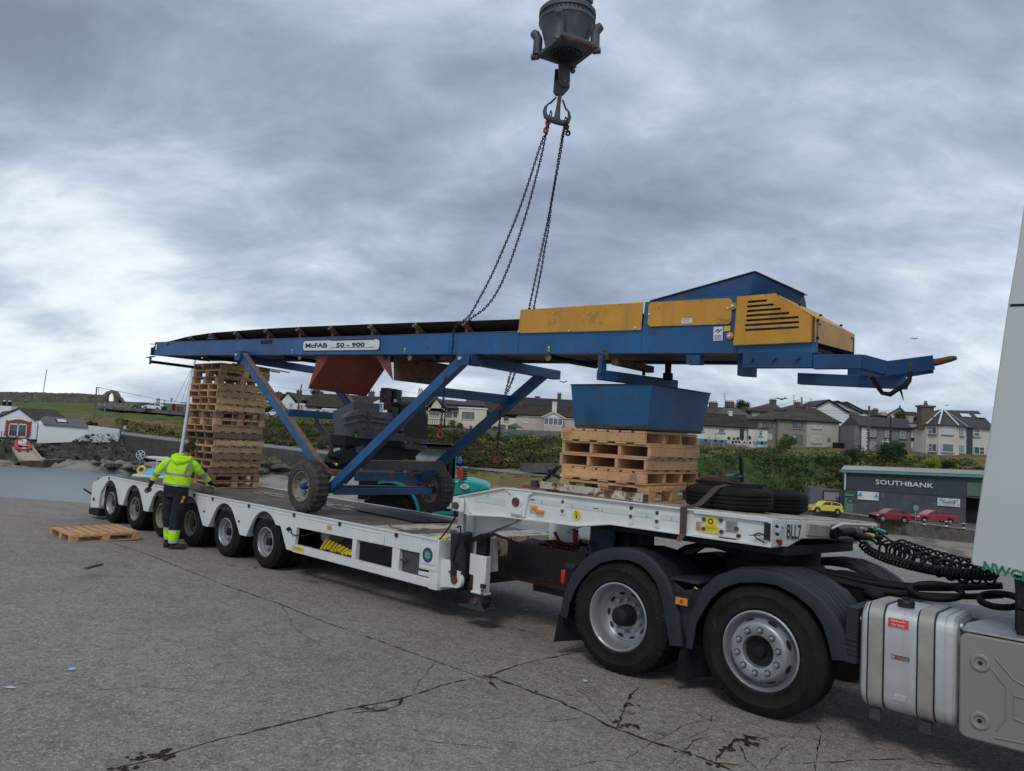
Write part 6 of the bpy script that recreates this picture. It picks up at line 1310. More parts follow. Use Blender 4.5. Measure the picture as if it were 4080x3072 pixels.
mb=MB(tyre_m,50);c=tc(895,1345,D+.0);mb.lathe([(.22,.02),(.26,-.02),(.50,-.02),(.54,.05),(.54,.34),(.5,.38)],(c.x,D+.05,.44),'Y',40);c2=tc(1420,1400);mb.lathe([(.2,.02),(.50,-.02),(.52,.05),(.52,.34)],(c2.x,D+.05,.40),'Y',40);mb.use(dark);mb.disc((c.x,D+.04,.44),.26,'Y',24);mb.disc((c2.x,D+.04,.40),.26,'Y',24);part('wheel',mb,th_)
mb=MB(teal,50);A_=arc(c.x,.5,.62,5,110,10);B_=arc(c.x,.5,.575,5,110,10);mb.prism(A_+B_[::-1],D-.05,D+.45);part('mudguard',mb,th_)
mb=MB(mk('dark_grey_body',(.04,.045,.055),.5,0,.2));mb.box(c.x+.1,c2.x-.2,D+.1,D+.9,.45,1.15);mb.use(dark);mb.box(c.x-.65,c.x+.2,D+.3,D+.9,.7,1.15);mb.bar(tc(760,1240),tc(1250,1180),.12,.1);part('chassis',mb,th_)
mb=MB(whitep,40);P=tc(1510,1183,D-.06);mb.slab([P+Vector((math.cos(t)*.085,0,math.sin(t)*.052))for t in[k*math.pi/12 for k in range(24)]],(0,.004,0));text(mb,'BERLEY',P+Vector((0,-.002,.012)),(1,0,0),(0,0,1),.022,.085,redl,bold=.02);mb.use(black)
for k in range(3):mb.box(P.x-.05,P.x+.05,P.y-.002,P.y,P.z-.015-k*.009,P.z-.012-k*.009)
part('oval_sticker',mb,th_)
mb=MB(whitep);P=tc(1383,1340,D-.06);mb.box(P.x-.07,P.x+.05,P.y,P.y+.004,P.z-.05,P.z+.05);text(mb,'LIFT',P+Vector((-.01,-.002,.02)),(1,0,0),(0,0,1),.022,.06,black);mb.use(black);mb.box(P.x-.05,P.x+.04,P.y-.002,P.y,P.z-.02,P.z-.015);part('white_sticker',mb,th_)
mb=MB(mk('extinguisher_red',(.48,.02,.02),.35),50);a_=tc(1470,1125,D-.1);b_=tc(1478,1045,D-.1);mb.cyl(a_,b_,.055,16);mb.cyl(b_,b_+Vector((0,0,.04)),.035,12,.015);mb.use(black);mb.cyl(b_+Vector((0,0,.04)),b_+Vector((0,0,.07)),.015,8);part('fire_extinguisher',mb,th_)
mb=MB(black,50);a_=tc(1500,1130,D+.1);
for k in range(4):mb.cyl(a_+Vector((0,0,k*.05)),a_+Vector((0,0,k*.05+.035)),.075,16)
part('air_filter',mb,th_)
mb=MB(mk('blue_cloth',(.03,.18,.55),.7),50);mb.ball(tc(1472,975,D),.06,8,(.7,.7,1.4),.15);solo('blue_bag',mb,'small blue bag hung on the telehandler’s mirror arm','bag')
mb=MB(dark,50);mb.tube([tc(1440,930),tc(1470,935),tc(1475,1030)],.012,6);part('mirror_arm',mb,th_)
# ================================================================ SMALL THINGS ON THE GROUND
mb=MB(woodd);a_=gat('A',78,1133,.012);b_=gat('A',216,1099,.02);mb.bar(a_,b_,.035,.02);mb.bar(a_+Vector((.02,-.02,0)),a_.lerp(b_,.3),.05,.012);solo('wood_splinter',mb,'dark splinter of wood on the concrete left of the worker','wood','B')
paper=mk('litter_white',(.62,.66,.70),.6,0,.1,30);lb=mk('litter_blue',(.35,.50,.65),.6,0,.1,30);st=mk('straw_litter',(.42,.30,.16),.8,0,.2,30)
for r_,x,y,w_,h_,m_,lab in(('G',430,1225,.05,.035,paper,'white paper scrap in front of the rear drive wheel'),('D',1318,1392,.09,.03,lb,'pale blue scrap to the right of the landing leg'),('D',1578,1430,.07,.025,lb,'pale blue scrap near the rear mudflap'),('Z',155,1446,.05,.03,lb,'small blue scrap on the left of the concrete'),('Z',20,1486,.10,.012,paper,'white strip of litter at the left edge of the picture'),('Z',1570,1648,.20,.012,st,'straw-coloured splinter in the crack below the wheels')):
 p=gat(r_,x,y,.008);q=random.Random(int(x));a0=q.uniform(0,1.5);mb=MB(m_);mb.slab([p+Vector((math.cos(a0+t)*w_/2*q.uniform(.7,1.1),math.sin(a0+t)*h_,q.uniform(0,.008)))for t in(0,1.2,2.2,3.3,4.2,5.3)],(0,0,.002));solo('litter',mb,lab,'litter','B','scraps on the concrete')
# ================================================================ QUAY GROUND
def ground_mat():
 m=bpy.data.materials.new('quay_concrete');m.use_nodes=True;nt=m.node_tree;N=nt.nodes.new;L=nt.links.new;b=nt.nodes['Principled BSDF']
 b.inputs['Roughness'].default_value=.92;b.inputs['Specular IOR Level'].default_value=.15;tc=N('ShaderNodeTexCoord');v=tc.outputs['Object']
 def nz(s,d=6,r=.6,ds=0,sc=None):
  vv=v
  if sc:mp=N('ShaderNodeMapping');mp.inputs['Scale'].default_value=sc;L(v,mp.inputs[0]);vv=mp.outputs[0]
  n=N('ShaderNodeTexNoise');n.inputs['Scale'].default_value=s;n.inputs['Detail'].default_value=d;n.inputs['Roughness'].default_value=r;n.inputs['Distortion'].default_value=ds;L(vv,n.inputs['Vector']);return n.outputs['Fac']
 def rg(f,a,c,d=0,e=1):x=N('ShaderNodeMapRange');x.inputs[1].default_value=a;x.inputs[2].default_value=c;x.inputs[3].default_value=d;x.inputs[4].default_value=e;L(f,x.inputs[0]);return x.outputs[0]
 def mx(f,a,c,bl='MIX'):
  x=N('ShaderNodeMix');x.data_type='RGBA';x.blend_type=bl
  if isinstance(f,float):x.inputs[0].default_value=f
  else:L(f,x.inputs[0])
  for i,q in((6,a),(7,c)):
   if isinstance(q,tuple):x.inputs[i].default_value=(*q,1)
   else:L(q,x.inputs[i])
  return x.outputs[2]
 c=mx(rg(nz(.35,5),.3,.7),(.215,.185,.158),(.305,.268,.234))
 c=mx(rg(nz(1.7,6,.6,.5),.46,.66,0,.6),c,(.185,.152,.126))
 sp=N('ShaderNodeSeparateXYZ');L(v,sp.inputs[0]);c=mx(rg(sp.outputs[1],9.5,13.5,0,.75),c,mx(rg(nz(1.1,6,.6,.3,(.6,2.6,1)),.35,.65),(.20,.150,.118),(.32,.262,.220)))
 for s,a,q,col,k in((9,.54,.62,(.13,.108,.09),.5),(14,.56,.64,(.38,.345,.31),.45),(26,.57,.63,(.10,.082,.07),.65),(45,.56,.62,(.52,.49,.46),.55),(75,.57,.63,(.08,.068,.06),.75),(150,.52,.60,(.50,.47,.44),.5),(160,.55,.63,(.08,.07,.06),.5)):
  c=mx(rg(nz(s,3,.5),a,q,0,k),c,col)
 c=mx(rg(nz(.9,7,.65,.8),.60,.68,0,.55),c,(.15,.13,.115))
 L(c,b.inputs['Base Color'])
 bp=N('ShaderNodeBump');bp.inputs['Strength'].default_value=.55;bp.inputs['Distance'].default_value=.012;L(nz(55,6,.65),bp.inputs['Height'])
 bp2=N('ShaderNodeBump');bp2.inputs['Strength'].default_value=.5;bp2.inputs['Distance'].default_value=.05;L(nz(6,5,.6),bp2.inputs['Height']);L(bp.outputs[0],bp2.inputs['Normal']);L(bp2.outputs[0],b.inputs['Normal'])
 return m
gm=ground_mat()
EDGE=[(-60,22),(-11.96,17.71),(-9.9,17.85),(2.72,19.64),(4.77,20.2),(7.56,19.5),(9.72,19.6),(12.92,20.4),(45,24)]
mb=MB(gm,0)
near=[(x,-12)for x,_ in EDGE]
mb.add([(x,y,gz(x,y))for x,y in EDGE]+[(x,y,gz(x,y))for x,y in near],[(i,i+len(EDGE),i+1+len(EDGE),i+1)for i in range(len(EDGE)-1)])
mb.v=mb.v;solo('quay_ground',mb,'cracked grey concrete quay surface','ground',kind='structure',loc=(0,0,0))
mb=MB(mk('quay_face_stone',(.12,.10,.085),.9,0,.3,2,(((.04,.045,.03),.55,3),),.4,12));mb.add([(x,y,gz(x,y))for x,y in EDGE]+[(x,y,-8)for x,y in EDGE],[(i,i+1,i+1+len(EDGE),i+len(EDGE))for i in range(len(EDGE)-1)]);solo('quay_wall',mb,'stone face of the quay dropping to the water','wall',kind='structure')
crk=mk('crack_dirt',(.040,.030,.022),1.0,0,.4,14,(((.075,.065,.04),.58,30),),.8,60,spec=.1)
def crack(pts,w,seed,jit=.02,step=.05):
 q=random.Random(seed);P=[gat('Z',x,y,.003)for x,y in pts];out=[]
 for a,b in zip(P,P[1:]):
  n=max(2,int((b-a).length/step))
  for k in range(n):out.append(a.lerp(b,k/n))
 out.append(P[-1]);L_=[];n=len(out);wob=0
 for i,p in enumerate(out):
  d=(out[min(n-1,i+1)]-out[max(0,i-1)]).normalized();nn=Vector((-d.y,d.x,0));wob=wob*.8+q.gauss(0,jit*.35);tp_=min(1,(i+1)/4,(n-i)/4)
  ww=w*.8*tp_*(.15+1.5*q.random()**1.8);L_.append((p+nn*(wob+ww*.5),p+nn*(wob-ww*.5)))
 mb.grid([[a,b]for a,b in L_])
def blot(x,y,r,seed,k=12,bits=9):
 q=random.Random(seed);c0=gat('Z',x,y,.0045)
 for j in range(bits):
  c=c0+Vector((q.gauss(0,r*.55),q.gauss(0,r*.45),.0002*j));rj=r*q.uniform(.12,.42)
  mb.add([c+Vector((math.cos(t)*rj*q.uniform(.4,1.25),math.sin(t)*rj*q.uniform(.4,1.1),0))for t in(2*math.pi*i/k for i in range(k))],[tuple(range(k))])
mb=MB(crk,0)
crack([(240,1172),(320,1198),(480,1262),(600,1303),(700,1343),(820,1385),(940,1428),(1060,1470)],.020,1,.006)
crack([(225,1666),(330,1640),(460,1600),(600,1565),(740,1532),(860,1510),(960,1480),(1060,1458),(1120,1436),(1200,1418),(1275,1403)],.022,2,.012)
crack([(1060,1462),(1140,1490),(1215,1515),(1330,1572),(1420,1604),(1480,1625),(1560,1655),(1600,1672)],.028,3,.02)
crack([(870,1500),(862,1522),(830,1533),(760,1540)],.03,4,.01);crack([(1330,1572),(1340,1545),(1352,1520),(1362,1500),(1385,1486)],.024,5,.015)
crack([(1540,1650),(1560,1622),(1590,1600),(1630,1592),(1660,1600)],.03,6,.02);crack([(1590,1600),(1570,1575),(1500,1540),(1455,1520)],.008,7,.015);crack([(1590,1605),(1610,1640),(1640,1670)],.018,8,.015)
crack([(1760,1666),(1765,1610),(1775,1580),(1760,1560)],.012,9,.012);crack([(1062,1455),(1062,1475),(1078,1490)],.03,10,.01);crack([(1120,1436),(1190,1460),(1235,1480),(1300,1510)],.007,11,.01)
crack([(1040,1345),(1080,1352),(1160,1368),(1210,1378)],.016,12,.008);crack([(1480,1625),(1500,1600),(1540,1590)],.012,14,.012);crack([(0,1262),(120,1250),(260,1230)],.006,15,.01);crack([(1700,1650),(1820,1645),(1960,1640),(2100,1660)],.012,16,.02);crack([(1180,1666),(1300,1640),(1420,1655)],.006,17,.015);crack([(820,1590),(930,1600),(1100,1622)],.004,18,.015)
for k_,pp in enumerate([[(1350,1640),(1420,1600),(1500,1560),(1580,1555)],[(1640,1670),(1700,1610),(1740,1560)],[(1240,1480),(1290,1530),(1330,1570)],[(600,1303),(640,1360),(700,1400)],[(940,1428),(900,1470),(880,1505)],[(1480,1625),(1440,1660)],[(1620,1600),(1700,1590),(1800,1600)],[(860,1250),(960,1290),(1100,1330),(1240,1360)],[(150,1500),(300,1480),(420,1490)],[(1160,1560),(1260,1550),(1330,1572)],[(1480,1200+400),(1530,1575),(1545,1540)]]):crack(pp,.007,60+k_,.02)
for i,(x,y,r)in enumerate(((352,1628,.10),(320,1640,.08),(790,1532,.05),(1060,1462,.05),(1345,1568,.08),(1362,1522,.05),(1600,1600,.09),(1625,1595,.07),(1580,1618,.06),(1480,1625,.05),(1150,1492,.04),(1545,1652,.06),(255,1662,.06))):blot(x,y,r,i)
solo('ground_joint',mb,'dark dirt-filled joints and cracks across the concrete','crack',kind='structure',loc=(0,0,0))
mb=MB(mk('oil_stain',(.15,.128,.108),.7,0,.3,6),0)
for i,(x,y,r)in enumerate(((1420,1580,.10),(1225,1500,.06),(1350,1540,.08),(520,1225,.2),(700,1260,.25))):blot(x,y,r*1.2,40+i,22,3)
solo('oil_stain',mb,'dark oil stains on the concrete','stain',kind='structure',loc=(0,0,0))
# ================================================================ WATER, SHORE, TERRAIN (frame B, sighted against distance)
WZ=-6.5
def water_mat():
 m=bpy.data.materials.new('harbour_water');m.use_nodes=True;nt=m.node_tree;N=nt.nodes.new;L=nt.links.new;b=nt.nodes['Principled BSDF']
 b.inputs['Base Color'].default_value=(.20,.235,.25,1);b.inputs['Roughness'].default_value=.30;b.inputs['Specular IOR Level'].default_value=.8
 tc=N('ShaderNodeTexCoord');mp=N('ShaderNodeMapping');mp.inputs['Scale'].default_value=(1,.8,1);L(tc.outputs['Object'],mp.inputs[0])
 h=None
 n=N('ShaderNodeTexNoise');n.inputs['Scale'].default_value=1.6;n.inputs['Detail'].default_value=7;n.inputs['Roughness'].default_value=.65;L(mp.outputs[0],n.inputs['Vector'])
 bp=N('ShaderNodeBump');bp.inputs['Strength'].default_value=.9;bp.inputs['Distance'].default_value=.35;L(n.outputs['Fac'],bp.inputs['Height']);L(bp.outputs[0],b.inputs['Normal']);return m
mb=MB(water_mat(),0);mb.add([(-900,12,WZ),(900,12,WZ),(900,900,WZ),(-900,900,WZ)],[(0,1,2,3)]);solo('water',mb,'rippled grey harbour water','water',kind='structure',loc=(0,0,WZ))
sandm=mk('wet_sand',(.27,.235,.19),.75,0,.2,.35,(((.06,.06,.035),.62,.8),((.12,.105,.08),.55,.25)),.3,3)
weedm=mk('weedy_rock',(.055,.046,.030),.85,0,.5,1.1,(((.035,.045,.015),.52,1.6),((.16,.15,.12),.66,2.4)),.9,2.5)
rockm=mk('shore_rock',(.10,.092,.082),.9,0,.45,.8,(((.20,.185,.16),.60,1.5),((.035,.032,.028),.58,2.2)),.9,2.5)
wallm=mk('old_harbour_wall',(.115,.105,.092),.9,0,.3,.6,(((.05,.048,.035),.56,.9),((.21,.20,.18),.66,2.5)),.7,3,streak=((.05,.045,.035),.5))
concw=mk('dark_concrete_wall',(.075,.07,.062),.9,0,.25,.5,(((.04,.04,.03),.58,.9),),.3,3,streak=((.035,.03,.025),.5))
roadm=mk('asphalt',(.085,.085,.088),.9,0,.15,.5,(),.3,10)
pathm=mk('pale_path',(.22,.215,.21),.9,0,.12,.5,(),.3,10)
grassm=mk('rough_grass',(.085,.090,.035),1.0,0,.35,.5,(((.17,.13,.05),.52,.16),((.05,.08,.02),.60,.5),((.21,.17,.075),.62,.9)),1.0,3.5,spec=.1)
grassg=mk('green_grass',(.095,.120,.036),1.0,0,.3,.25,(((.16,.135,.06),.54,.35),((.07,.095,.03),.60,.6)),.8,3,spec=.1)
grassd=mk('dry_grass',(.20,.15,.065),1.0,0,.35,.5,(((.10,.09,.03),.52,.5),((.06,.045,.025),.62,.9)),1.0,3.5,spec=.1)
lawnm=mk('dry_lawn',(.16,.135,.05),1.0,0,.25,.4,(((.09,.11,.03),.55,.5),),.5,5,spec=.1)
def V3(px_,py_,D):return at('Z',px_,py_,D=D)
def row(pts):return[V3(*p)for p in pts]
def ribbon(name,rows,m,label,cat,kind='structure',sm=60):
 mb=MB(m,sm);mb.grid(rows);b=solo(name,mb,label,cat,kind=kind,loc=(0,0,0));return b
def dense(r,n=8):
 out=[]
 for a,b in zip(r,r[1:]):
  for k in range(n):out.append(a.lerp(b,k/n))
 return out+[r[-1]]
def rough(rows,amp,seed=1,keep=()):
 q=random.Random(seed)
 for i,r_ in enumerate(rows):
  if i in keep:continue
  for p in r_:p.x+=q.gauss(0,amp);p.z+=q.gauss(0,amp);p.y+=q.gauss(0,amp)
 return rows
LB_=row([(-60,1018,108),(60,1010,112),(100,1005,114),(180,1008,113),(215,1005,113),(250,1014,110),(320,1022,104),(420,1028,100),(620,1052,92),(760,1085,78),(900,1100,74),(1100,1115,72),(1200,1120,70)])
for p in LB_:p.z=WZ-.15
LF=row([(-60,985,122),(60,985,122),(100,990,120),(180,994,120),(215,995,120),(250,996,120),(320,998,118),(420,1003,116),(620,1020,112),(760,1030,108),(900,1040,104),(1100,1052,100),(1200,1062,96)])
mid=[a.lerp(b,.5)for a,b in zip(LB_,LF)]
rws=[dense(LB_),dense([a.lerp(b,.33)+Vector((0,0,.25))for a,b in zip(LB_,LF)]),dense([a.lerp(b,.66)+Vector((0,0,.15))for a,b in zip(LB_,LF)]),dense(LF)]
ribbon('beach',rough(rws,.12,2,(0,)),sandm,'pale wet sand below the harbour wall','beach')
q=random.Random(9)
def rocks(name,centres,m,label,base=None):
 mb=MB(m,40)
 for(x,y,D,s,n)in centres:
  for k in range(n):
   p=V3(x+q.gauss(0,s*8),y+q.gauss(0,s*1.1),D+q.gauss(0,1.5));mb.ball(p,s*q.uniform(.35,.9),8,(q.uniform(.9,1.8),1.1,q.uniform(.35,.7)),.22)
 return solo(name,mb,label,'rocks',kind='structure',loc=(0,0,0))
rocks('shore_rocks',[(250,1004,113,.7,22),(300,1010,108,.8,26),(360,1012,106,.8,30),(420,1018,104,.8,30),(300,1000,117,.7,22),(600,1010,110,.9,34),(575,1000,112,.9,24),(560,1018,108,.8,30),(640,1025,106,.7,26),(700,1035,104,.6,20),(480,1022,104,.6,20)],rockm,'dark boulders at the foot of the harbour wall')
rocks('weed_patch',[(240,1008,112,.5,40),(280,1012,110,.5,45),(350,1020,106,.5,45),(440,1026,103,.5,40),(210,1001,114,.4,20),(870,1085,80,.35,80),(950,1090,78,.35,80),(1020,1095,76,.35,60),(800,1070,84,.35,60),(1110,1100,74,.3,60)],weedm,'dark seaweed-covered rocks on the sand')
a_=row([(95,992,121),(170,996,120),(230,998,120),(300,1000,119)]);b_=row([(85,962,124),(170,957,124),(225,957,124),(262,950,124)])
rws=[]
for i in range(7):t=i/6;rws.append(dense([p.lerp(q_,t)for p,q_ in zip(a_,b_)],12))
facem=mk('dark_rock_face',(.060,.052,.044),.95,0,.5,.7,(((.13,.12,.105),.60,1.3),((.02,.018,.015),.56,1.8)),.9,2.5)
ribbon('rock_face',rough(rws,.28,5),facem,'rough rock face under the white buildings','rock face')
a_=row([(-60,1000,116),(0,1000,116),(60,1008,114),(95,1010,113)]);b_=row([(-60,945,122),(0,950,122),(50,957,122),(78,965,122)])
rws=[dense([p.lerp(q_,i/6)for p,q_ in zip(a_,b_)],12)for i in range(7)];ribbon('rock_face',rough(rws,.35,6),weedm,'weedy rocks left of the slipway','rock face')
wt=[(255,938,127),(330,948,126),(400,957,125),(560,965,122),(620,972,121),(730,985,118),(860,1000,114)];wb=[(255,985,122),(330,996,121),(400,1002,120),(560,1015,117),(620,1020,116),(730,1035,113),(860,1045,110)]
T_=row(wt);B_=row(wb)
for p,q_ in zip(T_,B_):q_.x,q_.y=p.x*.998,p.y-.2
mb=MB(concw,40);mb.grid([dense(B_,4),dense(T_,4)]);mb.grid([dense(T_,4),dense([p+Vector((0,1.2,0))for p in T_],4)]);solo('sea_wall',mb,'dark concrete sea wall running behind the trailer bed','wall')
R1=[p+Vector((0,1.0,.03))for p in T_];R2=row([(262,932,131),(330,940,130),(400,949,129),(560,957,127),(620,964,125),(730,977,122),(860,992,118)])
ribbon('road',[dense(R1),dense(R2)],pathm,'pale shore road on top of the sea wall','road')
T2=row([(560,948,127.5),(650,953,126),(730,966,124),(860,984,120)]);B2=[Vector((p.x,p.y,q_.z))for p,q_ in zip(T2,row([(560,958,127),(650,965,125),(730,977,122),(860,992,118)]))]
mb=MB(wallm,40);mb.grid([dense(B2),dense(T2)]);mb.grid([dense(T2),dense([p+Vector((0,.8,0))for p in T2])]);solo('stone_wall',mb,'pale weathered stone wall above the shore road behind the engine','wall')
cols=[-120,0,130,262,400,560,700,860,1000,1120,1240]
def colrow(ys,Ds):return row([(c,y,d)for c,y,d in zip(cols,ys,Ds)])
h0=colrow([955,950,940,932,949,957,974,992,1007,1018,1028],[128,128,130,131,129,127,123,118,124,116,108])
h1=colrow([915,916,918,920,936,950,958,955,975,985,1000],[137,137,137,137,134,130,130,128,128,124,118])
h2=colrow([890,892,894,898,910,925,930,925,945,950,960],[148,148,147,146,142,137,137,134,132,130,126])
h3=colrow([876,878,881,886,895,898,902,912,930,934,942],[175,172,165,160,151,146,142,140,138,138,136])
h4=colrow([868,869,872,877,884,888,894,905,918,924,930],[215,210,200,185,170,165,160,160,156,155,155])
h5=colrow([861,862,864,867,873,876,884,895,900,905,915],[260,260,255,245,225,210,200,200,200,200,200])
h6=[Vector((p.x*2,p.y*2.2,p.z-3))for p in h5]
mb=MB(grassm,60);H=[dense(r_,10)for r_ in(h0,h1,h2,h3,h4,h5)]
rows_=[]
for a,b in zip(H,H[1:]):
 for k in range(5):rows_.append([p.lerp(q_,k/5)for p,q_ in zip(a,b)])
rows_.append(H[-1]);q=random.Random(3);seg=len(rows_)
for i,r_ in enumerate(rows_[1:-6]):
 for p in r_:p.z+=q.gauss(0,.14)
nL=40
for i in range(seg-1):
 for(c0,c1,mm)in((0,46,grassd if 3<i<9 else(grassg if i>=9 else grassm)),(46,101,grassm)):
  mb.use(mm);mb.grid([rows_[i][c0:c1+1 if c1<101 else 101],rows_[i+1][c0:c1+1 if c1<101 else 101]])
mb.use(grassm);mb.grid([rows_[-1],dense(h6,10)])
hill=solo('hillside',mb,'grassy hillside above the harbour','hillside',kind='structure',loc=(0,0,0));b=bmesh.new();b.from_mesh(hill.data);bmesh.ops.remove_doubles(b,verts=b.verts,dist=.001);b.to_mesh(hill.data);b.free()
cols=[1200,1330,1480,1640,1700,1760,1850,1960,2080,2200,2400]
g0=colrow([1032,1050,1070,1088,1094,1100,1100,1100,1100,1110,1125],[108,104,99,99,99,99,99,99,99,97,95])
g1=colrow([985,995,985,985,990,985,1000,1005,1008,1010,1010],[126,120,112,112,112,112,112,111,110,110,110])
g2=colrow([960,965,968,972,970,978,985,985,990,990,990],[132,128,122,122,122,120,118,117,116,116,116])
g3=colrow([944,948,953,965,966,968,972,975,980,984,990],[137,132,130,129,129,127,125,123,121,120,118])
g4=colrow([935,938,940,945,945,948,955,960,968,975,980],[150,150,150,150,150,150,150,150,150,150,150])
g5=colrow([905,905,905,905,905,905,910,915,925,935,945],[200]*11)
mb=MB(lawnm,60);G=[dense(r_,8)for r_ in(g0,g1,g2,g3,g4,g5)];rows_=[]
for a,b in zip(G,G[1:]):
 for k in range(4):rows_.append([p.lerp(q_,k/4)for p,q_ in zip(a,b)])
rows_.append(G[-1]);mb.grid(rows_);mb.grid([G[-1],[Vector((p.x*2,p.y*2,p.z-2))for p in G[-1]]]);solo('hillside',mb,'sloping ground below the terrace of houses','hillside',kind='structure',loc=(0,0,0))
P1=row([(985,1010,119),(1060,1018,116),(1130,1026,112),(1215,1034,108),(1300,1046,104),(1500,1075,97)]);P2=row([(985,1003,123),(1060,1010,120),(1130,1019,116),(1215,1027,112),(1300,1038,108),(1500,1066,101)])
ribbon('path',[dense([p+Vector((0,0,.06))for p in P1]),dense([p+Vector((0,0,.06))for p in P2])],pathm,'grey shore path','path')
b0=row([(940,1050,112),(1010,1056,108),(1080,1064,104),(1150,1072,100),(1300,1088,94),(1500,1110,86)])
n0=[]
for t in(0,.25,.5,.75,1):n0.append(dense([p.lerp(q_+Vector((0,-.5,0)),t)+Vector((0,0,.5*math.sin(math.pi*t)))for p,q_ in zip(b0,row([(960,1012,119),(1060,1018,116),(1130,1026,112),(1215,1034,108),(1300,1046,104),(1500,1075,97)]))],10))
ribbon('grass_bank',rough(n0,.15,8),grassd,'dry grass bank below the shore path','grass bank')
mb=MB(concw);a_,b_=at('K',500,745,D=118),at('K',640,770,D=117);c_,d_=at('K',620,840,D=117),at('K',500,830,D=118);mb.slab([a_,b_,c_,d_],(0,1,0));solo('retaining_wall',mb,'short dark retaining wall right of the telehandler','wall')
for pts,D_,lab in(([(480,668),(560,665),(632,680),(632,725),(480,722)],121,'short stone wall piece half buried in the bank'),([(950,696),(1265,695),(1265,778),(1100,770),(950,757)],112,'grey stone wall beside the shore path, left of the short pallet stack')):
 mb=MB(wallm);mb.slab([at('K',*p,D=D_)for p in pts],(0,.6,0));solo('stone_wall',mb,lab,'wall')
bn_=thing('park_bench','small dark bench on the shore path against the stone wall','bench',tuple(at('K',1205,800,D=110)))
s_=ppm('K',110);c_=at('K',1205,800,D=110)
mb=MB(dark);mb.box(c_.x-35*s_,c_.x+35*s_,c_.y,c_.y+.4,c_.z+22*s_,c_.z+30*s_);part('seat',mb,bn_);mb=MB(dark);mb.box(c_.x-36*s_,c_.x+36*s_,c_.y+.4,c_.y+.46,c_.z+34*s_,c_.z+54*s_);part('backrest',mb,bn_)
for s in(-24,18):mb=MB(dark);mb.box(c_.x+s*s_,c_.x+(s+9)*s_,c_.y,c_.y+.4,c_.z,c_.z+22*s_);part('leg',mb,bn_)
rb=[(1640,1098,94),(1740,1103,90),(1820,1108,86),(1900,1120,82),(2000,1132,79),(2110,1147,76),(2250,1165,73)]
RB=row(rb);RF=row([(1640,1090,101),(1740,1096,99),(1820,1105,97),(1900,1113,96),(2000,1121,94.5),(2110,1130,93),(2250,1145,91)])
ribbon('road',[dense([p-Vector((0,0,.0))for p in RB]),dense(RF)],roadm,'grey asphalt road in front of the garage','road')
WB_=[Vector((p.x,p.y-.3,-6.9))for p in RB];mb=MB(wallm,40)
rws=[dense([p.lerp(q_,t)+Vector((0,0,0))for p,q_ in zip(WB_,RB)],14)for t in(0,.2,.4,.6,.8,1)];q=random.Random(4)
for r_ in rws[:-1]:
 for p in r_:p.y+=q.gauss(0,.10)
mb.grid(rws);solo('harbour_wall',mb,'rough stone harbour wall below the garage road','wall')
mb=MB(mk('kerb_stone',(.26,.22,.17),.9,0,.2,1));Kd=dense(RB,3)
for a,b in zip(Kd,Kd[1:]):mb.bar(a+Vector((0,.2,.04)),b+Vector((0,.2,.04)),.45,.12)
solo('kerb',mb,'stone kerb along the edge of the garage road','kerb',kind='structure')
mb=MB(mk('yellow_road_line',(.48,.38,.12),.8,0,.2,2));
for a,b in zip(Kd,Kd[1:]):mb.bar(a+Vector((0,.75,.012)),b+Vector((0,.75,.012)),.12,.006)
solo('road_line',mb,'yellow painted line along the garage road','road marking',kind='structure')
s0=row([(1500,1165,72),(1700,1188,67),(1860,1196,65),(1980,1200,63.5),(2120,1212,62),(2300,1235,60)]);s1=row([(1500,1140,80),(1700,1150,78),(1860,1163,76),(1980,1168,76),(2120,1186,73),(2300,1210,70)])
for p in s0:p.z=WZ-.3
for p in s1:p.z=max(p.z,-6.3)
rws=[dense([p.lerp(q_,t)+Vector((0,0,.35*math.sin(math.pi*t)))for p,q_ in zip(s0,s1)],10)for t in(0,.15,.3,.5,.75,1)];rws.append([p+Vector((0,8,.1))for p in rws[-1]])
ribbon('beach',rough(rws,.04,3),sandm,'sand bank below the garage road','beach')
# ================================================================ VEGETATION
def leafmat(name,c1,c2,c3,sc=.35):
 m=bpy.data.materials.new(name);m.use_nodes=True;nt=m.node_tree;N=nt.nodes.new;L=nt.links.new;b=nt.nodes['Principled BSDF'];b.inputs['Roughness'].default_value=.85;b.inputs['Specular IOR Level'].default_value=.2
 tc=N('ShaderNodeTexCoord');n=N('ShaderNodeTexNoise');n.inputs['Scale'].default_value=sc;n.inputs['Detail'].default_value=5;n.inputs['Roughness'].default_value=.6;L(tc.outputs['Object'],n.inputs['Vector'])
 n2=N('ShaderNodeTexNoise');n2.inputs['Scale'].default_value=sc*9;n2.inputs['Detail'].default_value=2;L(tc.outputs['Object'],n2.inputs['Vector'])
 a=N('ShaderNodeMath');a.operation='MULTIPLY_ADD';a.inputs[1].default_value=.45;L(n2.outputs['Fac'],a.inputs[0]);
 a2=N('ShaderNodeMath');a2.operation='MULTIPLY';a2.inputs[1].default_value=.55;L(n.outputs['Fac'],a2.inputs[0]);L(a2.outputs[0],a.inputs[2])
 r=N('ShaderNodeValToRGB');cr=r.color_ramp;cr.elements[0].position=.40;cr.elements[0].color=(*c1,1);cr.elements[1].position=.62;cr.elements[1].color=(*c3,1);e=cr.elements.new(.5);e.color=(*c2,1);L(a.outputs[0],r.inputs[0]);L(r.outputs[0],b.inputs['Base Color']);return m
lf_dark=leafmat('dark_bramble_leaves',(.022,.030,.013),(.045,.058,.020),(.085,.062,.035))
lf_mix=leafmat('mixed_bank_leaves',(.030,.045,.014),(.065,.10,.022),(.13,.15,.045))
lf_brown=leafmat('brown_bracken',(.050,.030,.018),(.085,.052,.030),(.065,.085,.022))
lf_ivy=leafmat('ivy_leaves',(.018,.032,.010),(.042,.068,.016),(.075,.10,.028))
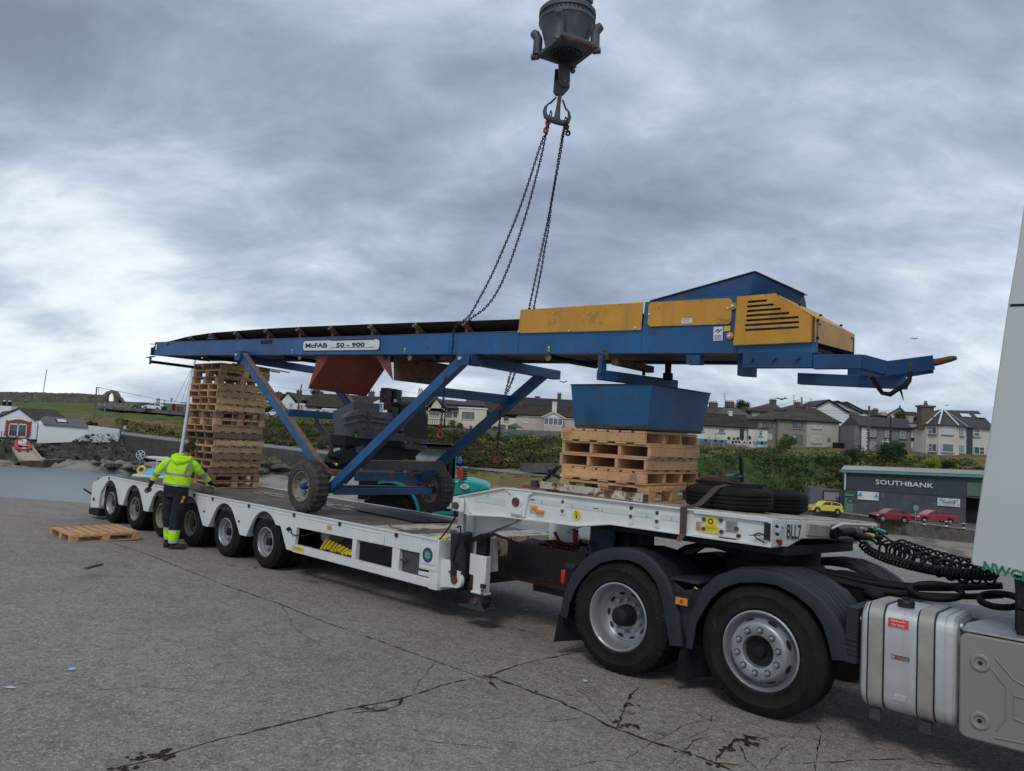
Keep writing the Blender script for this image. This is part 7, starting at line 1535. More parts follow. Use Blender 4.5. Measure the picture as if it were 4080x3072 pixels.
lf_light=leafmat('pale_green_shrub_leaves',(.10,.12,.035),(.19,.21,.065),(.27,.23,.12))
lf_yell=leafmat('yellow_green_leaves',(.13,.18,.02),(.24,.28,.03),(.30,.32,.05),1.2)
lf_conif=leafmat('dark_conifer_leaves',(.014,.030,.014),(.030,.058,.022),(.055,.085,.03),.8)
grasl=leafmat('grass_blades',(.09,.10,.03),(.16,.15,.055),(.24,.20,.09),1)
def leaf(mb,p,s,q):
 n=Vector((q.gauss(0,1),q.gauss(-.6,1),q.gauss(.7,.8))).normalized();a=n.orthogonal().normalized();b=n.cross(a);t=q.uniform(0,6.3);a,b=a*math.cos(t)+b*math.sin(t),b*math.cos(t)-a*math.sin(t);s*=q.uniform(.55,1.3)
 o=len(mb.v);mb.v+=[p-a*s*.5,p+b*s*.32,p+a*s*.5,p-b*s*.32];mb.f.append((o,o+1,o+2,o+3));mb.mi.append(mb.cur)
def bankveg(name,label,lower,upper,m,n,s=.30,bulge=1.2,seed=1,ms=None,kind='stuff',core=True,fl=None):
 """foliage over a bank: lower and upper lines of (px,py,D); clumps bulge out of the surface"""
 q=random.Random(seed);Lw,Up=dense(row(lower),12),dense(row(upper),12);mb=MB(m,0)
 if core:
  rows=[]
  for i in range(6):
   t=i/5;rows.append([a.lerp(b,t)+Vector((q.gauss(0,.15),-.7*bulge*math.sin(math.pi*t)+q.gauss(0,.15)-.1,q.gauss(0,.12)-.15))for a,b in zip(Lw,Up)])
  mb.grid(rows)
 nc=max(10,n//160);cl=[]
 for _ in range(nc):
  u=q.random()*(len(Lw)-1);i=int(u);t=q.random();p=Lw[i].lerp(Lw[min(i+1,len(Lw)-1)],u-i).lerp(Up[i].lerp(Up[min(i+1,len(Lw)-1)],u-i),t);cl.append((p,q.uniform(.5,1.1)*bulge,q.randrange(len(ms))if ms else 0))
 for k in range(n):
  if k%3==0:
   u=q.random()*(len(Lw)-1);i=int(u);t=q.random();p=Lw[i].lerp(Lw[min(i+1,len(Lw)-1)],u-i).lerp(Up[i].lerp(Up[min(i+1,len(Lw)-1)],u-i),t)+Vector((q.gauss(0,.1),-abs(q.gauss(0,.2)),q.gauss(0,.15)))
   mi_=0
  else:
   c,r_,mi_=cl[q.randrange(nc)];d=Vector((q.gauss(0,1),q.gauss(0,1),q.gauss(0,1))).normalized();p=c+Vector((d.x*r_*1.3,-abs(d.y)*r_*.7,d.z*r_*.75))
  if ms:mb.use(ms[mi_])
  leaf(mb,p,s,q)
 return solo(name,mb,label,'vegetation',kind=kind,loc=(0,0,0))
def shrub(name,label,cat,c,r,m,n,s=.25,sz=(1,1,1),trunk=.0,seed=1,group=None,clumps=9,con=0):
 q=random.Random(seed);c=Vector(c);t=thing(name,label,cat,(c.x,c.y,c.z),group=group);mb=MB(m,0)
 cl=[]
 for k in range(clumps):
  d=Vector((q.gauss(0,1),q.gauss(0,1),q.gauss(0,1))).normalized();h=q.uniform(.2,.95);f_=(1-.75*h)if con else 1
  cl.append((c+Vector((d.x*r*sz[0]*.55*f_,d.y*r*sz[1]*.5*f_,(trunk+r*sz[2]*(1+d.z*.62))if not con else trunk+r*2*sz[2]*h)),r*q.uniform(.35,.6)*(f_ if con else 1)))
 for k in range(n):
  cc,rr_=cl[q.randrange(clumps)];d=Vector((q.gauss(0,1),q.gauss(0,1),q.gauss(0,1))).normalized()*(q.random()**.35);leaf(mb,cc+Vector((d.x*rr_*1.1,d.y*rr_*1.1,d.z*rr_)),s,q)
 part('crown',mb,t);mb=MB(mk('bark',(.07,.05,.035),.9,0,.3,8),40);top=trunk+r*sz[2];mb.tube([c-Vector((0,0,.4)),c+Vector((0,0,top*.5)),c+Vector((r*.1,0,top))],[r*.10+.03,r*.07+.02,.02],7)
 for k in range(5):cc,rr_=cl[k];mb.tube([c+Vector((0,0,top*.45)),cc.lerp(c+Vector((0,0,top*.6)),.4),cc],[r*.045+.01,r*.03+.008,.006],5)
 part('trunk',mb,t);return t
bankveg('bramble_bank','dark brown and green scrub on the bank behind the left struts',[(545,952,127),(640,955,126),(730,968,124),(880,985,119),(1000,1000,124)],[(545,905,137),(640,912,137),(730,915,137),(880,925,136),(1000,938,132)],lf_dark,13000,.40,1.4,2,[lf_dark,lf_brown,lf_brown,lf_dark,lf_brown,lf_mix])
bankveg('bramble_bank','thick bramble and ivy bank below the garden walls in the middle',[(890,985,120),(1000,1000,120.5),(1060,1006,119),(1150,1010,117),(1260,1026,111)],[(890,926,133),(960,932,132),(1060,937,132),(1150,944,131),(1260,951,129)],lf_dark,32000,.38,1.5,3,[lf_mix,lf_dark,lf_brown,lf_dark,lf_brown,lf_ivy,lf_light,lf_brown])
bankveg('ivy_bank','dark green ivy hanging over the old wall right of the pallets',[(1470,1072,100),(1560,1078,99),(1660,1078,99),(1720,1062,100),(1800,1062,101),(1830,1050,101)],[(1470,987,104),(1560,988,104),(1660,990,104),(1720,988,104),(1800,985,106),(1830,990,107)],lf_ivy,16000,.30,.9,4,[lf_ivy,lf_ivy,lf_dark,lf_mix,lf_brown])
bankveg('hedge_top','light green overgrown crest above the ivy wall',[(1470,992,104),(1600,990,104),(1700,990,105),(1830,1000,106)],[(1470,982,106),(1600,984,106),(1700,982,107),(1830,985,109)],lf_mix,3500,.3,.5,14,[lf_mix,lf_light])
bankveg('bramble_slope','bramble slope below the wooden garden fence',[(1470,985,108),(1560,984,108),(1640,985,109),(1700,985,110)],[(1470,968,123),(1560,974,123),(1620,979,123),(1690,976,123)],lf_dark,12000,.34,1.1,5,[lf_mix,lf_dark,lf_light,lf_brown])
bankveg('pale_scrub','pale green and buff scrub left of the garage roof',[(1690,1062,100),(1740,1070,99),(1815,1062,100)],[(1700,980,108),(1750,975,110),(1820,992,108)],lf_light,9000,.32,1.3,6,[lf_light,lf_light,lf_mix,lf_ivy])
bankveg('scrub_belt','mixed scrub between the garage roof and the houses',[(1790,1012,108),(1900,1018,108),(2000,1022,107),(2130,1030,106)],[(1790,985,116),(1900,985,116),(2000,990,115),(2130,1005,112)],lf_mix,11000,.34,1.2,7,[lf_mix,lf_dark,lf_light,lf_brown])
bankveg('dune_grass','rough dry grass and low scrub behind the white buildings',[(255,930,131),(330,938,130),(400,946,129),(470,952,128)],[(250,908,141),(330,918,139),(400,925,138),(470,932,137)],grasl,6000,.45,.6,8,[grasl,lf_brown,grasl],core=False)
bankveg('wall_weeds','weeds growing at the foot of the white wall',[(165,958,123.5),(200,957,123.5),(262,950,123.5)],[(165,946,124),(200,938,124),(262,938,124)],grasl,1500,.20,.25,9,[lf_brown,grasl,lf_mix],core=False)
bankveg('bank_grass','tufts on the dry bank right of the telehandler',[(960,1050,110),(1060,1062,106),(1160,1072,101),(1240,1080,97)],[(1000,1012,117),(1060,1020,115),(1130,1028,111),(1240,1040,106)],grasl,7000,.28,.4,10,[grasl,grasl,lf_brown,lf_mix],core=False)
bankveg('shore_scrub','yellow-green scrub above the boulders behind the near wheel',[(560,1005,114),(600,1015,112),(660,1020,112)],[(560,985,118),(600,995,116),(640,1010,114)],lf_light,2200,.35,.6,12,[lf_light,lf_yell,grasl],core=False)
def Sp(r_,x,y,D):return tuple(at(r_,x,y,D=D))
shrub('dark_shrub','round dark evergreen bush in front of the quoined house','bush',Sp('R',285,1185,112),1.9,lf_conif,4000,.20,(1.15,1,.95),seed=2)
shrub('dark_shrub','taller dark evergreen bush before the middle of the quoined house','bush',Sp('R',800,1170,112),2.1,lf_conif,5000,.20,(1.25,1,1.0),seed=3)
shrub('dark_shrub','dark clipped tree at the right end of the quoined house','bush',Sp('R',1030,1080,116),1.0,lf_conif,2200,.17,(1.75,1,1.05),seed=4)
shrub('yellow_shrub','bright yellow-green bush above the garage roof','bush',Sp('R',1400,1265,107),1.0,lf_yell,2600,.17,(1.5,1,.95),seed=5)
shrub('green_shrub','dark bush right of the yellow one','bush',Sp('R',1630,1285,108),.9,lf_dark,1600,.18,(1.8,1,.8),seed=6)
shrub('green_shrub','rounded green bush beside the grey terrace, right of the wooden fence','bush',Sp('S',1500,1140,123),1.95,lf_mix,4500,.2,(1.1,1,1.08),seed=7)
shrub('garden_tree','tall green hedge tree between the grey terrace and the quoined house','tree',Sp('R',330,900,128),1.3,lf_mix,2200,.2,(.95,1,1.3),seed=8)
shrub('garden_tree','small leafy tree before the cream houses','tree',Sp('K',430,445,136),1.15,lf_mix,1800,.2,(1.3,1,1.0),seed=9)
shrub('dark_tree','dark round tree on the skyline behind the chimneys','tree',Sp('S',860,470,185),1.7,lf_conif,3500,.24,(1.45,1,.85),seed=10)
shrub('dark_tree','green tree between the roofs above the quoined house','tree',Sp('R',985,590,160),1.0,lf_mix,2200,.2,(2.6,1,.8),seed=11)
shrub('dark_tree','dark tree on the skyline left of the red chute','tree',Sp('V',815,250,175),1.1,lf_conif,1200,.22,(1.3,1,.8),seed=12)
shrub('garden_shrub','low grey-green bush in front of the long brown roof','bush',Sp('V',890,485,138),.5,lf_light,1500,.2,(4.5,1,.9),seed=13)
shrub('palm','small spiky palm left of the cream gable','tree',Sp('K',205,400,142),.9,lf_mix,900,.25,(.8,1,1.5),seed=14)
shrub('low_shrub','dark bush behind the corner of the boathouse roof','bush',Sp('U',1530,620,134),.55,lf_dark,900,.18,(3,1,.9),seed=15)
shrub('garden_shrub','brown bush beside the green shed','bush',Sp('K',700,435,136),.5,lf_brown,700,.25,(1.3,1,.9),seed=16);shrub('garden_shrub','green bush just left of the green shed','bush',Sp('K',755,435,136),.5,lf_mix,700,.25,(1.3,1,.9),seed=17)
q=random.Random(12)
for i,(x,y,r_)in enumerate(((695,838,20),(763,845,16),(816,842,21),(870,850,16),(977,828,22),(378,862,16),(790,888,16),(832,895,16),(905,900,15),(748,890,15),(1140,900,20),(600,880,16),(515,872,16),(980,898,14))):
 s=ppm('S',127);c=at('S',x,y,D=127);mb=MB(lf_conif,0);
 for k in range(220):d=Vector((q.gauss(0,1),q.gauss(0,1),q.gauss(0,1))).normalized();leaf(mb,c+d*r_*s*q.uniform(.75,1),.14,q)
 mb.ball(c,r_*s*.8,8);mb.use(dark);mb.cyl(c-Vector((0,0,r_*s*1.7)),c-Vector((0,0,r_*s*.8)),.06,6)
 solo('potted_ball_bush',mb,['clipped ball bush in front of the white cottage, upper left of the door','small clipped ball bush below the cottage wall, second from the upper left','large clipped ball bush just left of the cottage door','clipped ball bush at the cottage door','highest clipped ball bush, at the right end of the cottage','clipped ball bush at the far left before the blue plinth','clipped ball bush above the tent’s left end','clipped ball bush above the tent’s middle','clipped ball bush above the tent’s right end','clipped ball bush left of the tent, lower row','clipped ball bush below the cottage extension','clipped ball bush before the middle of the blue plinth','clipped ball bush left of the blue plinth’s middle','reddish clipped ball bush right of the tent'][i],'bush',group='clipped ball bushes of the white cottage')
# ================================================================ BUILDINGS
tile=mk('brown_roof_tiles',(.060,.045,.036),.9,0,.3,.8,(((.10,.08,.055),.60,2),),.6,8)
slate=mk('grey_slate',(.085,.082,.085),.8,0,.25,1,(((.14,.13,.12),.60,3),),.4,9)
slated=mk('dark_slate',(.045,.045,.05),.75,0,.2,1,(((.10,.09,.04),.62,1.2),),.3,9)
purple=mk('purple_slate',(.13,.105,.12),.8,0,.2,1.5,(((.08,.06,.07),.64,2),),.3,9)
cream=mk('cream_render',(.66,.60,.47),.9,0,.06,.6,(((.38,.33,.26),.68,1.5),),.1,8)
whiter=mk('white_render',(.72,.74,.75),.85,0,.05,.6,(),.1,8)
whiteo=mk('patchy_white_render',(.68,.65,.57),.85,0,.08,.6,(((.42,.37,.30),.60,1.1),),.2,8)
grend=mk('grey_pebbledash',(.275,.245,.21),.95,0,.12,.8,(((.14,.12,.10),.62,1.5),),.4,14)
grendl=mk('pale_grey_render',(.46,.43,.375),.9,0,.06,.6,(),.2,12)
pinkr=mk('pinkish_render',(.56,.46,.39),.9,0,.06,.6,(),.1,8)
bayr=mk('bay_house_render',(.58,.535,.48),.9,0,.05,.6,(),.1,8)
dgrey=mk('dark_grey_render',(.20,.19,.18),.95,0,.12,.8,(),.3,12)
chim=mk('chimney_brick',(.11,.085,.065),.95,0,.3,1.5,(((.2,.17,.13),.62,3),),.4,8)
brickr=mk('red_pot',(.20,.08,.05),.8,0,.2,3)
wfr=mk('white_window_frame',(.68,.69,.70),.5,0,.05);dfr=mk('dark_window_frame',(.03,.025,.025),.5);bluep=mk('blue_paint_trim',(.04,.25,.38),.6)
class House:
 """frontal building at distance D; everything sighted in one zone, kept upright"""
 def __init__(s,name,label,r,x0,x1,yb,D,group=None,cat='house',dep=8):
  s.r,s.D,s.s,s.dep=r,D,ppm(r,D),dep;a=at(r,x0,yb,D=D);b=at(r,x1,yb,D=D);s.x0,s.x1=a.x,b.x;s.z0=min(a.z,b.z);s.t=thing(name,label,cat,((a.x+b.x)/2,D,s.z0),group=group)
 def P(s,x,y,dy=0):return at(s.r,x,y,D=s.D+dy)
 def wall(s,y_eave,m,x0=None,x1=None,top=None,nm='wall',below=1.2):
  a=s.x0 if x0 is None else s.P(x0,y_eave).x;b=s.x1 if x1 is None else s.P(x1,y_eave).x;z=s.P((x0 or 0),y_eave).z if x0 is not None else(at(s.r,*s._mid(y_eave),D=s.D).z)
  mb=MB(m,0);mb.box(a,b,s.D,s.D+s.dep,s.z0-below,z if top is None else top);s.ze=z;return part(nm,mb,s.t)
 def _mid(s,y):return(s.mx,y)
 def win(s,x,y,w,h,fr=wfr,gl=glass_l,style='cross',sill=None,nm='window',dy=0,reveal=True):
  """centre and size in sighted pixels"""
  c=s.P(x,y);w*=s.s;h*=s.s;Y=s.D+dy;mb=MB(gl);mb.box(c.x-w/2,c.x+w/2,Y-.02,Y+.05,c.z-h/2,c.z+h/2);mb.use(glass_d)if gl is glass_l else None;wo=part(nm,mb,s.t)
  mb=MB(fr);f=.075*min(1.3,max(.6,s.D/130));y0,y1=Y-.07,Y-.015
  mb.box(c.x-w/2,c.x+w/2,y0,y1,c.z+h/2-f,c.z+h/2);mb.box(c.x-w/2,c.x+w/2,y0,y1,c.z-h/2,c.z-h/2+f);mb.box(c.x-w/2,c.x-w/2+f,y0,y1,c.z-h/2,c.z+h/2);mb.box(c.x+w/2-f,c.x+w/2,y0,y1,c.z-h/2,c.z+h/2)
  if style=='left':mb.box(c.x-w*.18,c.x-w*.18+f,y0,y1,c.z-h/2,c.z+h/2);mb.box(c.x-w/2,c.x-w*.18,y0,y1,c.z-f/2,c.z+f/2)
  if style=='right':mb.box(c.x+w*.12,c.x+w*.12+f,y0,y1,c.z-h/2,c.z+h/2);mb.box(c.x+w*.12,c.x+w/2,y0,y1,c.z-f/2,c.z+f/2)
  if style=='mid':mb.box(c.x-f/2,c.x+f/2,y0,y1,c.z-h/2,c.z+h/2)
  if style=='tee':mb.box(c.x-w/2,c.x+w/2,y0,y1,c.z+h*.16,c.z+h*.16+f)
  if style=='sash':mb.box(c.x-w/2,c.x+w/2,y0,y1,c.z-f/2,c.z+f/2);[mb.box(c.x+k*w/6-f*.25,c.x+k*w/6+f*.25,y0,y1,c.z-h/2,c.z+h/2)for k in(-1,1)];[mb.box(c.x-w/2,c.x+w/2,y0,y1,c.z+k*h/4-f*.2,c.z+k*h/4+f*.2)for k in(-1,1)]
  if style=='blind':
   for k in range(7):mb.box(c.x-w*.15,c.x+w/2-f,y0+.02,y1+.02,c.z-h/2+f+k*(h-2*f)/7,c.z-h/2+f+k*(h-2*f)/7+(h-2*f)/13)
   mb.box(c.x-w*.18,c.x-w*.18+f,y0,y1,c.z-h/2,c.z+h/2)
  part('frame',mb,wo)
  if sill:mb=MB(sill);mb.box(c.x-w/2-.12,c.x+w/2+.12,Y-.14,Y+.02,c.z-h/2-.16,c.z-h/2-.004);part('sill',mb,wo)
  return wo
 def curtainwin(s,*a,**k):return s.win(*a,gl=curtain,**k)
 def door(s,x,y,w,h,m=wfr,glz=False):
  c=s.P(x,y);w*=s.s;h*=s.s;mb=MB(m);mb.box(c.x-w/2,c.x+w/2,s.D-.05,s.D+.03,c.z-h/2,c.z+h/2)
  o=part('door',mb,s.t);mb=MB(glass_l if glz else glass_d);mb.box(c.x-w*.36,c.x-w*.04,s.D-.07,s.D-.04,c.z,c.z+h*.42);mb.box(c.x+w*.04,c.x+w*.36,s.D-.07,s.D-.04,c.z,c.z+h*.42);part('pane',mb,o);return o
 def roof(s,y_eave,y_ridge,m,kind='gable',x0=None,x1=None,over=.35,rx0=None,rx1=None,xm=None,fascia=dark,nm='roof'):
  xm_=(x0+x1)/2 if x0 is not None else s.mx;ze=s.P(xm_,y_eave).z;Dr=s.dep/2;zr_=s.P(xm_,y_ridge,Dr).z;a=(s.x0 if x0 is None else s.P(x0,y_eave).x)-over;b=(s.x1 if x1 is None else s.P(x1,y_eave).x)+over;Y0,Y1,Ym=s.D-over,s.D+s.dep+over,s.D+Dr
  ra,rb_=(a,b)if rx0 is None else(s.P(rx0,y_ridge,Dr).x,s.P(rx1,y_ridge,Dr).x);mb=MB(m,0);t=.12
  E=[Vector(p)for p in((a,Y0,ze),(b,Y0,ze),(b,Y1,ze),(a,Y1,ze))];Rg=[Vector((ra,Ym,zr_)),Vector((rb_,Ym,zr_))];up_=Vector((0,0,t))
  mb.add(E+Rg,[(0,1,5,4),(2,3,4,5),(0,4,3),(1,2,5),(0,3,2,1)]);mb.add([E[0]+Vector((0,0,-t)),E[1]+Vector((0,0,-t)),E[1],E[0]],[(0,1,2,3)])if False else None
  if kind=='gable':
   n=int((zr_-ze)/.22)
   for k in range(1,n):f_=k/n;p0=E[0].lerp(Rg[0],f_);p1=E[1].lerp(Rg[1],f_);mb.bar(p0+Vector((0,-.02,.03)),p1+Vector((0,-.02,.03)),.10,.045)
  o=part(nm,mb,s.t);mb=MB(fascia);mb.box(a,b,Y0-.06,Y0+.02,ze-.20,ze+.04);mb.cyl(Rg[0],Rg[1],.09,6)if(Rg[1]-Rg[0]).length>.2 else None;part('gutter',mb,o);return o,zr_
 def chimney(s,x,yt,yb_,w,ro,pots=3,m=chim,dy=None):
  dy=s.dep/2 if dy is None else dy;a=s.P(x,yt,dy);b=s.P(x,yb_,dy);k=ppm(s.r,s.D+dy);w*=k;mb=MB(m);mb.box(a.x-w/2,a.x+w/2,a.y-.4,a.y+.4,b.z-.8,a.z-.12);mb.box(a.x-w/2-.07,a.x+w/2+.07,a.y-.47,a.y+.47,a.z-.26,a.z-.1);o=part('chimney',mb,ro)
  if pots:
   mb2=MB(brickr,40)
   for i in range(pots):px_=a.x-w/2+w*(i+.5)/pots;mb2.cyl((px_,a.y,a.z-.1),(px_,a.y,a.z+.22),.11,8,.09)
   mb=mb2;q_=o;ORG_=None;
   mb.v=mb.v;part('chimney_pot',mb,ro)
  return o
def house(name,label,r,x0,x1,yb,D,**k):
 h=House(name,label,r,x0,x1,yb,D,**k);h.mx=(x0+x1)/2;return h
h=house('terrace_house','grey pebbledash terrace with brown hipped roof and a paler right-hand house','S',1350,2180,965,130,dep=8);h.wall(600,grend)
mb=MB(grendl);a,b=h.P(1750,600).x,h.P(2180,600).x;mb.box(a,b+.01,h.D-.06,h.D+.3,h.z0-.8,h.P(1960,610).z);part('pale_wall',mb,h.t);mb=MB(dark);mb.box(a+.05,b+.02,h.D-.10,h.D,h.z0-.6,h.z0+.35);part('plinth',mb,h.t)
ro,_=h.roof(600,432,tile,'hip',rx0=1590,rx1=1880);h.chimney(1762,362,455,75,ro,3)
h.win(1630,657,132,88,dfr,glass_l,'left',grend);h.win(1625,842,132,105,dfr,curtain,'blind',grend);h.win(1888,668,130,85,wfr,curtain,'left',dgrey);h.win(1880,856,132,98,wfr,curtain,'left',dgrey);h.door(2046,893,60,152,wfr,True);h.win(1466,800,66,40,dfr,glass_d,'none')
h=house('terrace_house','lower grey house with brown roof left of the grey terrace','S',1090,1352,860,131,dep=8);h.wall(590,grend);ro,_=h.roof(590,462,tile,'hip',x0=1090,x1=1500,rx0=1300,rx1=1500);h.win(1225,637,128,78,dfr,glass_l,'left',grend);h.win(1245,815,74,80,wfr,curtain,'blind')
h=house('white_cottage','long white cottage with brown tiled roof and blue plinth','S',255,968,870,128,dep=7);h.wall(672,whiteo);mb=MB(bluep);a,b=h.x0,h.P(670,850).x;mb.box(a,b,h.D-.05,h.D+.1,h.z0-.8,h.z0+.38);part('plinth',mb,h.t)
ro,_=h.roof(672,515,tile,'gable');h.chimney(713,462,540,44,ro,1,whiter);h.win(318,710,78,70,wfr,glass_l,'tee',bluep);h.win(595,726,80,72,wfr,glass_l,'tee',bluep);h.door(868,775,52,130,dfr)
h=house('cottage_extension','flat-roofed white extension at the right end of the cottage','S',960,1215,890,127,dep=4,cat='house');h.wall(712,whiteo,below=1.0);mb=MB(dark);z=h.P(1090,708).z;mb.box(h.x0-.15,h.x1+.15,h.D-.2,h.D+4.1,z-.05,z+.12);part('roof',mb,h.t);mb=MB(bluep);mb.box(h.x0+1.3,h.x1+.01,h.D-.05,h.D+.1,h.z0-.3,h.z0+.3);part('plinth',mb,h.t);h.win(1125,770,46,76,wfr,glass_l,'tee',mk('pale_blue_sill',(.25,.38,.42),.6))
h=house('gabled_house','small white gable end behind the cottage','S',975,1055,695,138,dep=8);h.wall(565,whiter);ro,_=h.roof(560,430,slate,'x',x0=600,x1=1055,rx0=620,rx1=800);h.win(1012,625,24,80,dfr,glass_d,'none',grend)
h=house('rear_terrace','older slate-roofed terrace with two big chimneys behind the cottage','S',310,960,640,150,dep=9);h.wall(560,grend);ro,_=h.roof(530,425,slate,'gable',x0=300,x1=960);h.chimney(485,348,445,112,ro,5);h.chimney(705,338,445,115,ro,5);h.chimney(910,415,480,70,ro,2)
h=house('hipped_house','house with a pointed brown hipped roof and pale wall, behind the terrace','S',1000,1470,640,152,dep=9);h.wall(478,grendl,below=3);ro,_=h.roof(478,356,tile,'hip',x0=960,x1=1460,rx0=1270,rx1=1310);h.chimney(1292,308,370,80,ro,3);h.win(1138,515,26,50,dfr,glass_l,'none')
h=house('hipped_house','second pointed brown roof, half hidden behind the terrace','S',1450,1800,600,156,dep=9);h.wall(470,grendl,below=2);ro,_=h.roof(465,375,tile,'hip',x0=1440,x1=1830,rx0=1600,rx1=1640);h.chimney(1622,345,400,78,ro,3)
wg=thing('white_gabled_terrace','row of new white gabled houses with stepped black roofs','house',tuple(at('R',100,700,D=148)))
for k,(pk,el,er,yb_,Dd)in enumerate((((5,330),(-180,420),(405,540),705,146),((125,345),(-40,430),(470,510),560,152),((245,358),(120,430),(560,520),560,158))):
 P0=at('R',*pk,D=Dd);E0=at('R',*el,D=Dd);E1=at('R',el[0]+2*(pk[0]-el[0])+60,515 if k==0 else er[1],D=Dd);zb=at('R',100,yb_,D=Dd).z-2
 xr_=at('R',285 if k==0 else er[0],500,D=Dd).x;zr_=at('R',285 if k==0 else er[0],500 if k==0 else er[1],D=Dd).z
 mb=MB(whiter);mb.slab([Vector((E0.x,Dd,zb)),Vector((xr_,Dd,zb)),Vector((xr_,Dd,zr_)),P0,E0],(0,9,0));wl_=part('wall',mb,wg)
 mb=MB(slated);mb.slab([P0+Vector((0,-.3,.1)),Vector((xr_,Dd-.3,zr_+.1)),Vector((xr_,Dd+9.5,zr_+.1)),P0+Vector((0,9.5,.1))],(0,0,.22));mb.slab([P0+Vector((0,-.3,.1)),E0+Vector((0,-.3,.1)),E0+Vector((0,9.5,.1)),P0+Vector((0,9.5,.1))],(0,0,.22));ro_=part('roof',mb,wg)
 mb=MB(dark);mb.bar(P0+Vector((0,-.33,.1)),Vector((xr_,Dd-.33,zr_+.1)),.1,.35);mb.bar(P0+Vector((0,-.33,.1)),E0+Vector((0,-.33,.1)),.1,.35);part('barge_board',mb,ro_)
mb=MB(whiter);a,b=at('R',285,510,D=148),at('R',410,700,D=148);mb.box(a.x,b.x,147.5,156,b.z-2,at('R',350,530,D=148).z);part('side_wall',mb,wg);mb=MB(slated);z_=at('R',350,530,D=148).z;mb.slab([(a.x-.3,147.2,z_),(b.x+.6,147.2,z_-.6),(b.x+.6,150,z_+.5),(a.x-.3,150,z_+1.2)],(0,0,.15));part('roof',mb,wg)
for x,y in((306,575),(368,592)):c=at('R',x,y,D=147.4);s=ppm('R',147);mb=MB(glass_d);mb.box(c.x-8*s,c.x+8*s,147.35,147.6,c.z-33*s,c.z+33*s);part('window',mb,wg)
mb=MB(dark);p=at('R',285,520,D=147.4);mb.cyl(p,Vector((p.x,p.y,p.z-4.5)),.07,6);part('drainpipe',mb,wg)
for lab,x0,x1,yt,ye,yb_,Dd,m_ in(('dark slate roofs with chimney pots behind the quoined house',450,740,452,560,640,170,slate),('white gable with dark roof on the skyline above the quoined house',790,1090,437,530,640,172,slated),('second roof slope beside the white skyline gable',1085,1300,478,585,660,168,tile)):
 h=house('distant_house',lab,'R',x0,x1,yb_,Dd,dep=8);
 if 'gable with' in lab:
  a,b,c=h.P(x0,ye),h.P(x1,ye),h.P((x0+x1)/2+25,yt);mb=MB(whiter);mb.slab([Vector((a.x,Dd,h.z0-2)),Vector((b.x,Dd,h.z0-2)),Vector((b.x,Dd,a.z)),c,a],(0,8,0));part('wall',mb,h.t);mb=MB(m_);mb.bar(a+Vector((0,-.2,.1)),c+Vector((0,-.2,.15)),.4,.3);mb.bar(Vector((b.x,Dd-.2,a.z+.1)),c+Vector((0,-.2,.15)),.4,.3);mb.bar(c+Vector((0,-.2,.2)),c+Vector((0,-.2,.8)),.25,.25,(0,1,0));part('roof',mb,h.t)
 else:
  h.wall(ye,grendl,below=2);ro,_=h.roof(ye,yt+10,m_,'gable');[h.chimney(x,yt-10,yt+50,60,ro,4,dy=2)for x in((640,)if x0==450 else())]
h=house('distant_house','grey chimney stack with four pots on the skyline','R',705,800,560,165,dep=5,cat='chimney');h.wall(530,slate,below=1);ro,_=h.roof(530,520,slate,'g');h.chimney(748,490,560,85,ro,4,grendl,1)
h=house('quoined_house','dark grey house with white corner quoins and slate roof','R',448,1160,1035,124,dep=7);h.wall(690,dgrey);ro,zr_=h.roof(688,560,slate,'gable');
q_=[(480,-1,16),(1138,1,9)]
mb=MB(whiter)
for k in range(13):
 w_=.75 if k%2 else 1.05;zt=h.ze-.05-k*(h.ze-h.z0)/13;mb.box(h.x0-.03,h.x0+w_,h.D-.06,h.D,zt-(h.ze-h.z0)/13+.05,zt)
 if k<9:mb.box(h.x1-.45,h.x1-.12,h.D-.06,h.D,zt-.42,zt-.10)
part('quoin',mb,h.t);mb=MB(dgrey);mb.box(h.x0-1.0,h.x0,h.D+.5,h.D+7,h.z0-1,h.ze);part('side_wall',mb,h.t)
for x,y,w_,hh in((604,768,72,105),(803,778,65,105),(1008,792,72,108),(600,945,72,118)):h.win(x,y,w_,hh,wfr,glass_l,'sash',mk('dark_red_sill',(.05,.025,.025),.7))
h.chimney(1108,530,620,62,ro,0,grendl);mb=MB(whiter,40)
for x,y,r_ in((742,885,13),(805,860,11)):mb.ball(h.P(x,y,-.5),r_*h.s,10);mb.cyl(h.P(x,y,-.5),h.P(x,y+90,-.5),.07,6)
part('porch_globe',mb,h.t);mb=MB(whiter);mb.box(h.P(765,880).x,h.P(835,880).x,h.D-.6,h.D,h.P(800,950).z,h.P(800,880).z);part('porch',mb,h.t)
sd_=thing('satellite_dish','round dark satellite dish on the corner between the two houses','dish',tuple(at('R',1140,860,D=120.5)));mb=MB(dark,60);c=at('R',1140,855,D=120.5);s=ppm('R',120);mb.lathe([(.001,.1),(14*s,.05),(26*s,-.05),(28*s,-.05)],c,'Y',16);part('dish',mb,sd_);mb=MB(dark);mb.bar(c,c+Vector((.2,.6,-.3)),.06,.06);part('bracket',mb,sd_)
bh=thing('bay_house','cream rendered house with two-storey angled bay, slate turret roof and white hip lines','house',tuple(at('R',1600,1070,D=120)))
def bp_(x,y,d=120):return at('R',x,y,D=d)
zb=bp_(1500,1060).z-1.5;ze=bp_(1500,655).z
xa,xb_,xc,xd_,xe,xf=bp_(1165,700,123).x,bp_(1330,700,120.6).x,bp_(1500,700,119.2).x,bp_(1735,700,119.2).x,bp_(1885,700,120.6).x,bp_(2260,700,120.6).x
